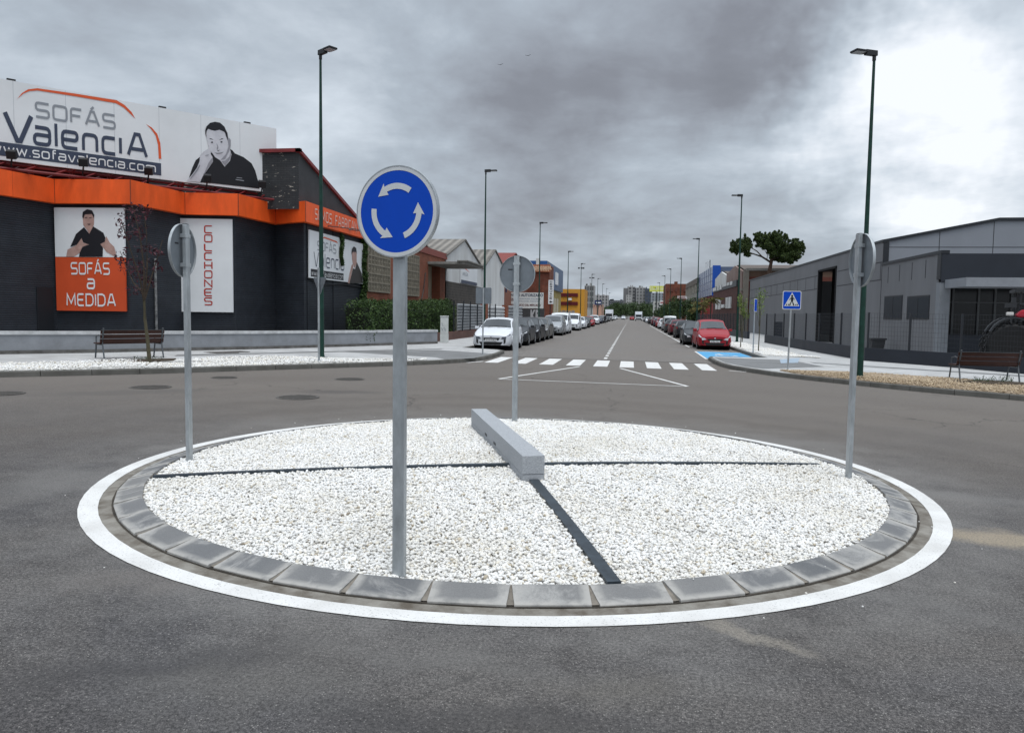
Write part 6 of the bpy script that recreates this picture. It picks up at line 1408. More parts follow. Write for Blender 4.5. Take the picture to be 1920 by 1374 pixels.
# brick lower storey with white panels
zl1 = zq(1382, 526)
t = bthing('brick_shopfront', 'dark red brick lower front with tall white panels and a row of white boards above', XQ-.5, yBr+3)
m = MB(); m.box(XQ-.5, XQ-.02, yq_(1389, 560), yb, gz(12), zl1-.9); m.build('wall', brickmat('dark red brick', (.105, .035, .028), (.08, .028, .024), (.07, .05, .045), .5, .16, .02), t, norm=False)
m = MB(); m.box(XQ-.6, XQ-.03, yq_(1389, 560), yb, zl1-.88, zl1-.1); m.build('lintel', frame_dk, t)
for pa, pb, pya, pyb in ((1350, 1353.5, 561, 580), (1355.5, 1359, 561, 580), (1361, 1367, 571, 577), (1369.5, 1373.5, 558, 578), (1375.5, 1379, 557, 578), (1343.5, 1350, 540, 546), (1352, 1355.5, 536, 544.5), (1357, 1360.5, 534.5, 543), (1362, 1369.5, 532, 537.5), (1371, 1375.5, 530, 535.5), (1377.5, 1381, 528, 534.5)):
    zz1, zz0 = zq((pa+pb)/2, pya), zq((pa+pb)/2, pyb); m = MB(); m.box(XQ-.66, XQ-.601 if pya < 556 else XQ-.501, yq_(pb, 560), yq_(pa, 560), zz0, zz1); m.build('white_panel', white_w, t)
# beige block behind and blue glass building
far_block('rear_building', 'beige blank-walled block rising behind the white gabled hall', 1344, 1380, 501, 190, beige_w, 12)
Xg = 13.2; y0_ = atX(1336, 530, Xg)[0]; y1_ = atX(1308, 545, Xg)[0]; zt, zl_ = atX(1336, 500, Xg)[1], atX(1336, 553, Xg)[1]
t = bthing('glass_building', 'blue glass-fronted building with a bright blue end wall and red ground floor', Xg, y0_)
m = MB(); m.box(Xg+.05, Xg+14, y0_+.0, y1_, zl_, zt-.05); m.build('body', mat('blue panel wall', (.10, .13, .20), .5), t)
m = MB(); m.box(Xg-.02, Xg+.04, y0_+.05, y1_, zl_, zt); m.build('glass_front', mat('blue mirror glass', (.055, .085, .19), .22, .2, var=.1, vscale=.3), t)
m = MB()
for k in range(1, 8): yy = y0_+(y1_-y0_)*k/8; m.box(Xg-.05, Xg-.021, yy-.06, yy+.06, zl_, zt)
for k in range(1, 4): z_ = zl_+(zt-zl_)*k/4; m.box(Xg-.049, Xg-.022, y0_, y1_, z_-.05, z_+.05)
m.build('glazing_bars', mat('grey blue bars', (.075, .10, .20), .4), t)
xe_ = atY(1344, 520, y0_)[0]
m = MB(); m.box(Xg-.06, max(xe_, Xg+1.2), y0_-.3, y0_-.001, zl_-.1, zt+.15); m.build('blue_end_wall', mat('bright blue cladding', (.01, .07, .36), .45), t)
m = MB(); m.box(Xg+.6, Xg+14, y0_+.3, y1_, gz(Xg), zl_-.01); m.build('red_ground_floor', mat('red shopfront', (.30, .012, .014), .5, var=.2, vscale=.5), t)
yr = (y0_+y1_)/2+10; t = thing('rooftop_sign', 'white framed rooftop sign on top of the blue glass building', 'sign', (Xg+1, yr, zt)); m = MB(); P_ = [atX(1322.5, 505, Xg+1), atX(1330, 489.5, Xg+1)]; m.box(Xg+.95, Xg+1.05, P_[1][0], P_[0][0], zt+.3, P_[1][1]); m.build('panel', paper, t); m = MB()
for yy in (P_[1][0], P_[0][0]-.2): m.box(Xg+1.06, Xg+1.2, yy, yy+.2, zt-.05, P_[1][1]+.2)
m.build('frame', frame_dk, t)
# concrete framed building
Xc = 12.9; y0_ = atX(1308, 530, Xc)[0]+.5; y1_ = atX(1286, 540, Xc)[0]; zt = atX(1307, 522, Xc)[1]
t = bthing('concrete_building', 'concrete framed building with upright fins, left of the blue glass one', Xc, y0_)
m = MB(); m.box(Xc+.3, Xc+14, y0_, y1_, atX(1307, 556, Xc)[1], zt); m.build('upper_wall', mat('pale concrete', (.25, .24, .21), .85, var=.15, vscale=.3), t)
m = MB()
for k in range(9): yy = y0_+(y1_-y0_)*k/8.1; m.box(Xc, Xc+.28, yy, yy+.8, atX(1307, 548, Xc)[1], zt-1.0)
m.build('fins', mat('concrete fins', (.33, .31, .27), .85), t)
m = MB(); m.box(Xc-.05, Xc+.29, y0_, y1_, zt-.98, zt+.1); m.build('cornice', mat('dark cornice', (.12, .10, .085), .8), t)
m = MB(); m.box(Xc+1, Xc+14, y0_, y1_, gz(Xc), atX(1307, 557, Xc)[1]); m.build('ground_floor', frame_dk, t)
for k in range(5): yy = y0_+(y1_-y0_)*(k+.3)/5; m = MB(); m.box(Xc+.1, Xc+.5, yy, yy+.6, gz(Xc), atX(1307, 557, Xc)[1]-.01); m.build('column', mat('concrete column', (.30, .29, .27), .85), t)
t = far_block('brick_block', 'flat-roofed red brick block on the right, farther down the street', 1249, 1288, 532, y1_+14, brick_far, 16, 2, 5, mat('brown window', (.12, .045, .035), .5), .3, .5, 1)
t = far_block('low_building', 'white low building with signboards right of the towers', 1226, 1250, 565, 300, mat('white render', (.44, .44, .42), .8), 10, 2, 4, slab_l, .3, .4)
yq = 295; x0_, z1_ = atY(1218, 536, yq); x1_, z0_ = atY(1246, 547, yq); t = thing('yellow_sign', 'long yellow-green rooftop sign with white writing in front of the apartment blocks', 'sign', (x0_, yq, gz(x0_)))
PV = Plane((x0_, yq), (x1_, yq)); m = MB(); PV.box(m, 0, PV.L, z0_, z1_, -.2, 0); m.build('panel', mat('yellow green panel', (.52, .55, .08), .5), t); m = MB()
rs = random.Random(2)
for k in range(9): u = PV.L*(.05+k*.1); PV.box(m, u, u+PV.L*.05, z0_+.5, z0_+.5+rs.uniform(.9, 1.5), .005, .03)
m.build('pale_marks', mat('pale lettering', (.62, .63, .42), .6), t); m = MB(); m.tube([((x0_+x1_)/2, yq+.3, 0), ((x0_+x1_)/2, yq+.3, z0_)], .2, 6); m.build('post', dark_metal, t)
for nm, lb, pa, pb, pya, pyb, Y, col in (('white_signboard', 'white signboard with grey marks below the yellow sign', 1237, 1247, 563, 572, 230, (.6, .6, .6)), ('white_signboard', 'pale pink signboard among the trees on the right', 1247, 1257, 567, 577, 215, (.5, .42, .45)),
      ('white_signboard', 'long white signboard with red marks before the brick block', 1270, 1287, 555, 560, 150, (.6, .58, .58)), ('black_signboard', 'small black signboard hanging from a post beside the yellow sign', 1235, 1242, 571, 575, 235, (.02, .02, .02))):
    x0_, z1_ = atY(pa, pya, Y); x1_, z0_ = atY(pb, pyb, Y); t = thing(nm.split('_')[1], lb, 'sign', (x0_, Y, gz(x0_))); PV = Plane((x0_, Y), (x1_, Y)); m = MB(); PV.box(m, 0, PV.L, z0_, z1_, -.12, 0); m.build('panel', mat('sign face', col, .6), t)
    if col[0] > .1: m = MB(); m.box(x0_+PV.L*.12, x0_+PV.L*.85, Y-.03, Y-.001, (z0_+z1_)/2-(z1_-z0_)*.15, (z0_+z1_)/2+(z1_-z0_)*.15); m.build('mark', mat('sign mark', (.35, .12, .12), .6), t)
    m = MB(); m.tube([((x0_+x1_)/2, Y+.1, 0), ((x0_+x1_)/2, Y+.1, z0_)], .08, 6); m.build('post', galv, t)
# ------------------------------------------------------------------ vegetation
def leafmat(name, stops, rough=.6):
    m = bpy.data.materials.new(name); m.use_nodes = True; t = m.node_tree; b = t.nodes['Principled BSDF']
    g = t.nodes.new('ShaderNodeNewGeometry'); r_ = ramp(t, g.outputs['Random Per Island'], stops); t.links.new(r_.outputs[0], b.inputs['Base Color']); b.inputs['Roughness'].default_value = rough
    b.inputs['Specular IOR Level'].default_value = .3
    return m
def leaves(name, C, size, material, parent=None, seed=0, elong=1.6, up=0., loc=None):
    rg_ = np.random.default_rng(seed); n = len(C)
    a = rg_.normal(size=(n, 3)); a[:, 2] += up; a /= np.linalg.norm(a, axis=1)[:, None]
    b = rg_.normal(size=(n, 3)); b -= (a*b).sum(1)[:, None]*a; b /= np.linalg.norm(b, axis=1)[:, None]
    c = np.cross(a, b); s_ = size*rg_.uniform(.6, 1.3, n)[:, None]
    V = np.stack([C-a*s_*elong, C+b*s_*.55+c*s_*.2, C+a*s_*elong, C-b*s_*.55+c*s_*.2], 1)
    Fc = np.arange(n*4).reshape(n, 4); return npmesh(name, V.reshape(-1, 3), Fc, material, parent, loc=loc)
def blob_pts(blobs, n, seed=0, shell=.55):
    """points in ellipsoid clumps (cx,cy,cz,rx,ry,rz)"""
    rg_ = np.random.default_rng(seed); w_ = np.array([b[3]*b[4]*b[5] for b in blobs])**.67; w_ /= w_.sum(); k = rg_.choice(len(blobs), n, p=w_); B = np.array(blobs)[k]
    d = rg_.normal(size=(n, 3)); d /= np.linalg.norm(d, axis=1)[:, None]; r_ = shell+(1-shell)*rg_.uniform(0, 1, n)**.5; r_ *= rg_.uniform(.85, 1.12, n)
    return B[:, :3]+d*r_[:, None]*B[:, 3:6]
green_d = leafmat('dark hedge leaves', [(0, (.016, .034, .010)), (.4, (.028, .058, .014)), (.8, (.045, .088, .020)), (1, (.08, .13, .03))])
green_p = leafmat('pine needles', [(0, (.016, .030, .008)), (.5, (.034, .060, .012)), (.85, (.062, .095, .020)), (1, (.10, .135, .03))])
green_l = leafmat('spring green leaves', [(0, (.09, .14, .02)), (.5, (.12, .18, .035)), (1, (.18, .25, .05))])
green_m = leafmat('mid green leaves', [(0, (.018, .035, .012)), (.5, (.035, .065, .020)), (1, (.07, .11, .035))])
plum = leafmat('dark plum leaves', [(0, (.022, .006, .010)), (.5, (.045, .010, .018)), (1, (.10, .018, .030))])
palm_m = leafmat('dry palm fronds', [(0, (.07, .06, .02)), (.5, (.13, .12, .035)), (1, (.20, .17, .05))])
bark = mat('bark', (.075, .055, .040), .9, col2=(.035, .026, .020), vscale=14, bump=.8, bscale=25)
bark_g = mat('greenish young bark', (.085, .075, .045), .85, col2=(.05, .045, .03), vscale=10)
# hedge
XH = -11.0; ya, yb = atX(690, 590, XH)[0], atX(864, 590, XH)[0]; z0_, z1_ = gz(XH)+KH, atX(760, 562, XH)[1]
t = thing('hedge', 'dense dark green hedge in front of the orange brick workshop', 'hedge', (XH-.8, (ya+yb)/2, z0_))
rg_ = np.random.default_rng(4); bl = []
for i in range(44):
    y = ya+.6+(yb-ya-1.2)*i/43.; h = atX(690+(856-690)*i/43., 564-2*math.sin(i*.5)-(1.5 if i % 5 == 0 else 0)+(9 if i > 41 else 0), XH)[1]-z0_
    for k in range(3): bl.append((XH-.7+rg_.uniform(-.25, .25), y+rg_.uniform(-.2, .2), z0_+h*(.2+.3*k), .62, .7, h*.24))
leaves('foliage', blob_pts(bl, 42000, 2, .8), .042, green_d, t, 3)
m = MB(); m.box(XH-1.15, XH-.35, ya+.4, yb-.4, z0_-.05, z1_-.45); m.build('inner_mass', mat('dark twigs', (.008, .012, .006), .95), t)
for k in range(6): y = ya+1+k*(yb-ya-2)/5; m = MB(); m.tube([(XH-.8, y, z0_-.05), (XH-.75, y, z0_+1.4)], .05, 6); m.build('stem', bark, t)
# ivy on the shop wall
t = thing('ivy', 'dark ivy climbing the end of the brick shop beside the poster', 'climbing plant', (XF_-.1, SIDE_END, gz(XF_)+KH))
bl = [(XF_-.15, SIDE_END-.15+.12*math.sin(k*1.3), 1.0+k*.36, .16, .26+.06*math.sin(k*2.1), .34) for k in range(13)]
leaves('leaves', blob_pts(bl, 4200, 5, .3), .05, green_d, t, 6); m = MB(); m.tube([(XF_-.1, SIDE_END, gz(XF_)), (XF_-.12, SIDE_END-.1, 2), (XF_-.1, SIDE_END-.05, 5)], [.05, .04, .02], 6); m.build('stem', bark, t)
q = atX(637, 445, XF_-.2); q2 = atX(640, 492, XF_-.2)
t = thing('ivy', 'thin strand of ivy hanging down over the middle of the street-side poster', 'climbing plant', (XF_-.15, q[0], q[1]))
bl = [(XF_-.10, q[0]+.1*math.sin(k), q[1]+(q2[1]-q[1])*k/7, .08, .16-.012*k, .2) for k in range(8)]; leaves('leaves', blob_pts(bl, 900, 7, .2), .045, green_d, t, 8)
m = MB(); m.tube([(XF_-.15, q[0], q[1]+.3), (XF_-.14, q[0], q2[1]+.2)], .012, 5); m.build('stem', bark, t)
# young plum tree by the left bench
x_, y_ = G(281, 681, KH); zb = gz(x_)+KH
def P3(px, py, dy=0.): a = atY(px, py, y_+dy); return (a[0], y_+dy, a[1])
t = thing('young_tree', 'young plum tree with sparse dark purple leaves, standing at the left bench', 'tree', (x_, y_, zb))
m = MB(); m.tube([(x_, y_, zb-.05), P3(277, 640), P3(272, 600), P3(270, 560)], [.055, .045, .038, .032], 8); m.build('trunk', bark_g, t, smooth=True)
br = [[(270, 565), (262, 520), (245, 470), (228, 415)], [(270, 565), (270, 500), (262, 440), (248, 385)], [(271, 560), (276, 500), (275, 440), (268, 385)], [(271, 562), (284, 520), (296, 480), (305, 450)], [(268, 550), (250, 530), (236, 500), (225, 470)]]
for i, b_ in enumerate(br): m = MB(); m.tube([P3(px, py, (i-2)*.12*k) for k, (px, py) in enumerate(b_)], [.028, .02, .013, .006], 6); m.build('branch', bark, t)
bl = []
for (cx_, cy_, rx, ry, k) in ((226, 415, 8, 24, 1), (232, 440, 7, 14, .5), (248, 400, 10, 24, .5), (258, 430, 14, 24, .8), (268, 395, 10, 20, .5), (275, 465, 22, 12, 1.4), (295, 472, 14, 8, 1), (238, 500, 16, 20, 1), (262, 505, 20, 26, 1.4), (278, 530, 12, 20, .8), (228, 480, 8, 18, .6), (290, 500, 10, 14, .4), (255, 545, 14, 12, .6)):
    c = P3(cx_, cy_, rg_.uniform(-.3, .3)); s_ = 1/F*y_*1.05; bl.append((c[0], c[1], c[2], rx*s_, .35, ry*s_))
leaves('foliage', blob_pts(bl, 560, 9, .0), .040, plum, t, 10)
# stone pine
yP = 94.2; s_ = yP/F*1.03; zz2 = lambda x, y, dy=0.: (atY(1340+x/9.6, 420+y/9.6, yP+dy)[0], yP+dy, atY(1340+x/9.6, 420+y/9.6, yP+dy)[1])
x_ = zz2(1000, 900)[0]; t = thing('pine_tree', 'umbrella pine with a wide dark crown rising behind the grey warehouse', 'tree', (x_, yP, gz(x_)+KH))
bl = []
for (cx_, cy_, rx, ry, dy) in ((330, 410, 62, 90, 0), (400, 470, 90, 70, .3), (450, 330, 70, 80, -.5), (560, 300, 80, 90, .4), (520, 430, 110, 90, -.6), (620, 370, 60, 70, .2), (590, 540, 70, 40, 0), (780, 200, 70, 60, 0), (760, 270, 55, 70, .5), (880, 260, 90, 80, -.7), (830, 360, 90, 70, .6), (980, 250, 90, 90, .5), (960, 400, 110, 80, -.6), (1110, 210, 90, 90, 0), (1080, 330, 120, 110, .9),
       (1200, 300, 110, 110, -.8), (1180, 450, 130, 110, .4), (1060, 520, 110, 90, -.4), (1120, 610, 90, 60, .4), (1290, 430, 120, 120, .7), (1300, 590, 120, 90, -.5), (1420, 480, 120, 110, .2), (1440, 360, 80, 80, -.3), (1530, 380, 80, 80, .5), (1580, 440, 60, 70, 0), (1490, 560, 90, 70, -.4), (1380, 650, 90, 55, .2), (1230, 650, 70, 40, .0), (1470, 300, 45, 50, 0), (1010, 470, 80, 70, 1.2)):
    c = zz2(cx_, cy_, dy*1.6); k = s_/9.6; bl.append((c[0], c[1], c[2], rx*k, rx*k*1.25, ry*k))
sub = []
for b in bl:
    for _ in range(16):
        d = rg_.normal(size=3); d /= np.linalg.norm(d); r_ = rg_.uniform(.7, 1.12); q_ = rg_.uniform(.16, .30); sub.append((b[0]+d[0]*b[3]*r_, b[1]+d[1]*b[4]*r_, b[2]+d[2]*b[5]*r_, b[3]*q_, b[4]*q_, b[5]*q_*1.3))
leaves('crown', np.r_[blob_pts(sub, 80000, 12, .1), blob_pts([b[:3]+tuple(q*.82 for q in b[3:]) for b in bl], 26000, 14, .2)], .052, green_p, t, 13, elong=1.9, up=.8)
m = MB(); m.tube([(x_, yP, gz(x_)), zz2(985, 860), zz2(1015, 700), zz2(1030, 600)], [.34, .27, .20, .17], 10); m.build('trunk', mat('pine bark', (.12, .075, .055), .9, col2=(.06, .04, .03), vscale=5, bump=.8, bscale=10), t, smooth=True)
for b_, r_ in (([(1010, 690), (850, 590), (700, 540), (560, 490)], .13), ([(860, 595), (760, 490), (660, 430), (590, 370)], .08), ([(1030, 620), (1000, 480), (900, 380), (820, 260)], .11), ([(1030, 620), (1080, 450), (1110, 280)], .12), ([(1020, 660), (1180, 560), (1320, 480), (1480, 400)], .13), ([(1180, 560), (1280, 590), (1400, 600)], .07), ([(700, 540), (560, 540), (420, 480)], .06), ([(940, 640), (950, 560), (900, 470)], .05)):
    m = MB(); m.tube([zz2(px, py, .25*k) for k, (px, py) in enumerate(b_)], [r_*(1-.22*k) for k in range(len(b_))], 7); m.build('branch', bark, t, smooth=True)
def tree(name, label, x, y, h, rad, n, material, trunk_h=.45, seed=1, leaf=.12, squash=.8, group=None, tr=.12):
    t_ = thing(name, label, 'tree', (x, y, gz(x)), 0, group); rg2 = np.random.default_rng(seed); zb_ = gz(x)
    m = MB(); m.tube([(x, y, zb_), (x+.1, y, zb_+h*trunk_h*.6), (x, y, zb_+h*.8)], [tr, tr*.7, tr*.3], 7); m.build('trunk', bark, t_, smooth=True)
    bl_2 = []
    for k in range(9):
        a = rg2.uniform(0, 6.28); r_ = rad*rg2.uniform(.1, .65); zc_ = zb_+h*(trunk_h+(1-trunk_h)*rg2.uniform(.15, .85)); q = rad*rg2.uniform(.35, .55); bl_2.append((x+r_*math.cos(a), y+r_*math.sin(a), zc_, q, q, q*squash))
    m = MB()
    for b in bl_2[:6]: m.tube([(x, y, zb_+h*trunk_h*.9), ((x+b[0])/2, (y+b[1])/2, b[2]-.3*h*.2), b[:3]], [tr*.4, tr*.25, tr*.1], 5)
    m.build('limbs', bark, t_); leaves('crown', blob_pts(bl_2, n, seed, .45), leaf, material, t_, seed+1); return t_
# light green sapling and thin saplings in the gravel strip right
x_, y_ = G(1394, 657, KH)
s2 = [('slender sapling with bright spring-green leaves behind the nearest right lamp post', 1393, 648, 545, green_l, 420, .5, .045), ('bare thin sapling beside the parking sign, a few small leaves at its top', 1424, 658, 550, green_l, 260, .75, .035), ('short bare sapling stake in the white gravel next to the red car', 1390, 652, 592, green_m, 30, .3, .03)]
for i, (lb, px, py, ptop, mt, n_, rd, lf) in enumerate(s2):
    x_, y_ = G(px, py, KH); y_ = y_+(6 if i == 0 else 0); x_ = atY(px, 600, y_)[0]; h = atY(px, ptop, y_)[1]-gz(x_)
    t = thing('sapling', lb, 'tree', (x_, y_, gz(x_)+KH)); zb = gz(x_)+KH
    m = MB(); m.tube([(x_, y_, zb), (x_+.03, y_, zb+h*.5), (x_-.02, y_, zb+h*.95)], [.028, .02, .008], 6); m.build('trunk', bark_g, t)
    bl = [(x_+rg_.uniform(-rd, rd)*.5, y_+rg_.uniform(-rd, rd)*.5, zb+h*rg_.uniform(.45 if i == 0 else .6, .97), rd*.35, rd*.35, h*.13) for _ in range(9)]; leaves('crown', blob_pts(bl, n_, i, .1), lf, mt, t, i)
    m = MB()
    for b in bl[:6]: m.tube([(x_, y_, zb+h*.4), b[:3]], [.010, .004], 4)
    m.build('twigs', bark_g, t)
# palms before the red ground floor
for i, (px, ptop, yy) in enumerate(((1333, 553, 108), (1318, 560, 118), (1308, 572, 128))):
    x_, zt = atY(px, ptop, yy); zb = gz(x_)+KH; t = thing('palm_tree', ['tallest palm with dry yellowish fronds before the red ground floor', 'middle palm with yellowish fronds before the red ground floor', 'smallest palm, leftmost of the three on the right'][i], 'palm', (x_, yy, zb))
    m = MB(); m.tube([(x_, yy, zb), (x_+.05, yy, zt-.9)], [.14, .10], 8); m.build('trunk', bark, t)
    Cs = []
    for k in range(15):
        a = rg_.uniform(0, 6.28); L_ = rg_.uniform(1.2, 1.8); e = rg_.uniform(.2, 1.)
        for s_ in np.linspace(.1, 1, 22):
            for sd_ in (-1, 1): Cs.append((x_+math.cos(a)*L_*s_-math.sin(a)*sd_*.12, yy+math.sin(a)*L_*s_+math.cos(a)*sd_*.12, zt-.8+e*s_*1.2-1.5*s_*s_*(.6)))
    leaves('fronds', np.array(Cs), .11, palm_m, t, 40+i)
# bushes and trees along the right row and at the end of the street
k = 0
for (px, ptop, yy, rd, n_) in ((1299, 574, 135, 1.5, 1100), (1283, 562, 150, 2.6, 2200), (1270, 566, 168, 2.6, 2000), (1258, 572, 190, 2.8, 1800), (1247, 580, 205, 2.6, 1500), (1236, 583, 225, 2.6, 1400)):
    x_, zt = atY(px, ptop, yy); tree('street_tree', ['mid green tree nearest the blue glass building, right row', 'large green tree under the long white signboard', 'green tree left of the white signboard post', 'green tree under the pink signboard', 'low dark tree under the white signboards', 'dark bushy tree at the far end of the right row'][k], x_, yy, zt-gz(x_), rd, n_, green_m, .3, 60+k, .17, 1., 'trees behind the right row of cars'); k += 1
k = 0
for (px, ptop, yy, rd) in ((1146, 575, 330, 4), (1156, 571, 350, 5), (1166, 568, 370, 5), (1176, 570, 380, 5), (1187, 569, 390, 5), (1200, 572, 400, 5), (1212, 570, 400, 6), (1224, 573, 390, 5), (1131, 580, 300, 3.5), (1232, 578, 330, 4)):
    x_, zt = atY(px, ptop, yy); tree('distant_tree', 'dark green tree at the far street end, '+['just right of the white box lorry', 'below the long dark apartment block', 'left of the white low stepped building', 'under the dark side wing of the tower', 'behind the white lorry', 'under the broad grey tower', 'under the dark blue tower', 'under the blue-grey apartment block', 'left of the white box lorry', 'rightmost, near the yellow sign'][k], x_, yy, zt-gz(x_), rd, 1100, green_m, .2, 80+k, .34, .9, 'trees at the far end of the street', tr=.2); k += 1
# weeds at the right bench
Cw = np.array([(lambda p: (p[0], p[1], gz(p[0])+KH+abs(rg_.normal(0, .07))+.02))(G(rg_.uniform(1822, 1900), rg_.uniform(714.5, 718), KH)) for _ in range(240)])
o = leaves('weeds', Cw, .016, green_m, None, 5, 2.2, 1.5); tag(o, 'tufts of green weeds growing under the right bench', 'weeds', kind='stuff')
Cw = np.array([(lambda p: (p[0], p[1], gz(p[0])+KH+rg_.uniform(.02, .1)))(G(rg_.uniform(250, 305), rg_.uniform(674, 677), KH)) for _ in range(90)])
o = leaves('weeds', Cw, .016, green_m, None, 5, 2.2, 1.5); tag(o, 'small green weeds in the soil under the left bench', 'weeds', kind='stuff')
# two birds high in the cloud
for (px, py, lb) in ((938, 122, 'tiny dark bird high in the sky, the lower of two'), (990, 105, 'tiny dark bird high in the sky, the upper of two')):
    d = Vector(ray(px, py)).normalized()*75; p = d+Vector((0, 0, HC)); m = MB()
    m.tube([p+Vector((-.02, -.10, 0)), p, p+Vector((.02, .10, .01))], [.012, .03, .008], 6)
    m.poly([p+Vector((-.03, .03, .0)), p+Vector((-.28, .06, .07)), p+Vector((-.22, -.03, .06)), p+Vector((-.02, -.04, .0))]); m.poly([p+Vector((.03, .03, .0)), p+Vector((.28, .0, .09)), p+Vector((.2, -.05, .08)), p+Vector((.02, -.04, .0))])
    tag(m.build('bird', black_print, loc=tuple(p)), lb, 'bird')
# ------------------------------------------------------------------ vehicles
def interp(tab, y):
    if y <= tab[0][0]: return tab[0][1]
    for (a, p), (b, q) in zip(tab[:-1], tab[1:]):
        if y <= b: u = (y-a)/(b-a); return p+(q-p)*u
    return tab[-1][1]
def smooth_tab(tab, y, w_=.06): return (interp(tab, y-w_)+2*interp(tab, y)+interp(tab, y+w_))/4
KINDS = {
 'hatch': dict(L=4.2, W=1.76, top=[(0, .66), (.12, .74), (.6, .88), (1.12, .98), (1.95, 1.40), (2.5, 1.46), (3.3, 1.43), (3.75, 1.34), (4.08, 1.04), (4.15, .98), (4.2, .85)], belt=[(0, .60), (.25, .70), (1.1, .90), (2.5, .94), (3.6, .99), (4.1, .93), (4.2, .80)], cowl=1.12, wt=1.95, rt=3.72, rb=4.1, wh=(.82, 3.42), r=.32, roof=.72, mid=2.45),
 'estate': dict(L=4.5, W=1.76, top=[(0, .64), (.12, .72), (.6, .86), (1.2, .97), (2.0, 1.38), (2.5, 1.45), (3.8, 1.43), (4.15, 1.36), (4.4, 1.02), (4.45, .95), (4.5, .82)], belt=[(0, .58), (.25, .68), (1.1, .88), (2.5, .92), (3.9, .96), (4.4, .92), (4.5, .80)], cowl=1.2, wt=2.0, rt=4.12, rb=4.42, wh=(.85, 3.6), r=.31, roof=.72, mid=2.5),
 'mpv': dict(L=4.45, W=1.75, top=[(0, .70), (.10, .80), (.5, .97), (.92, 1.08), (1.85, 1.52), (2.4, 1.61), (3.6, 1.60), (4.0, 1.52), (4.32, 1.12), (4.4, 1.0), (4.45, .85)], belt=[(0, .62), (.2, .74), (.9, .96), (2.4, 1.0), (3.8, 1.05), (4.35, 1.0), (4.45, .85)], cowl=.92, wt=1.85, rt=3.98, rb=4.34, wh=(.84, 3.55), r=.32, roof=.74, mid=2.45),
 'van': dict(L=4.3, W=1.74, top=[(0, .72), (.10, .84), (.45, 1.02), (.75, 1.14), (1.5, 1.66), (1.9, 1.80), (3.9, 1.82), (4.2, 1.76), (4.27, 1.2), (4.3, .9)], belt=[(0, .64), (.2, .78), (.8, 1.0), (2.0, 1.06), (4.1, 1.08), (4.3, .9)], cowl=.75, wt=1.5, rt=4.19, rb=4.29, wh=(.8, 3.45), r=.32, roof=.84, mid=1.95),
 'suv': dict(L=4.35, W=1.84, top=[(0, .80), (.10, .92), (.6, 1.03), (1.1, 1.12), (1.8, 1.55), (2.4, 1.65), (3.5, 1.63), (3.95, 1.52), (4.22, 1.12), (4.3, 1.0), (4.35, .85)], belt=[(0, .72), (.2, .86), (1.0, 1.03), (2.4, 1.06), (3.8, 1.12), (4.25, 1.02), (4.35, .85)], cowl=1.1, wt=1.8, rt=3.9, rb=4.25, wh=(.85, 3.45), r=.36, roof=.74, mid=2.4)}
car_glass = mat('car glass', (.018, .024, .030), .12, 0, spec=.5); chrome = mat('chrome', (.5, .5, .52), .2, 1.)
lens_dk = mat('smoked headlight', (.09, .10, .12), .12, .2); lens = mat('headlight lens', (.55, .57, .60), .12, .2); red_l = mat('tail light', (.30, .012, .015), .25); rim_s = mat('alloy rim', (.30, .31, .33), .35, .7); plastic = mat('black trim', (.016, .017, .018), .6)
plate_m = mat('number plate', (.62, .63, .64), .4); inside = mat('wheel well', (.006, .006, .007), .95)
PAINT = {}
def paint(name, col, metal=0.):
    if name not in PAINT: PAINT[name] = mat(name+' car paint', col, .38, metal, coat=.12, spec=.35, var=.06, vscale=1.5)
    return PAINT[name]
white_p, black_p, dgrey_p = paint('white', (.66, .69, .73)), paint('black', (.008, .009, .012)), paint('dark grey', (.030, .033, .038), .1)
grey_p, silver_p, red_p, maroon_p, dblue_p = paint('warm grey', (.12, .12, .115), .2), paint('silver', (.34, .36, .38), .4), paint('red', (.30, .007, .016)), paint('maroon', (.11, .010, .018)), paint('dark blue', (.02, .028, .055))
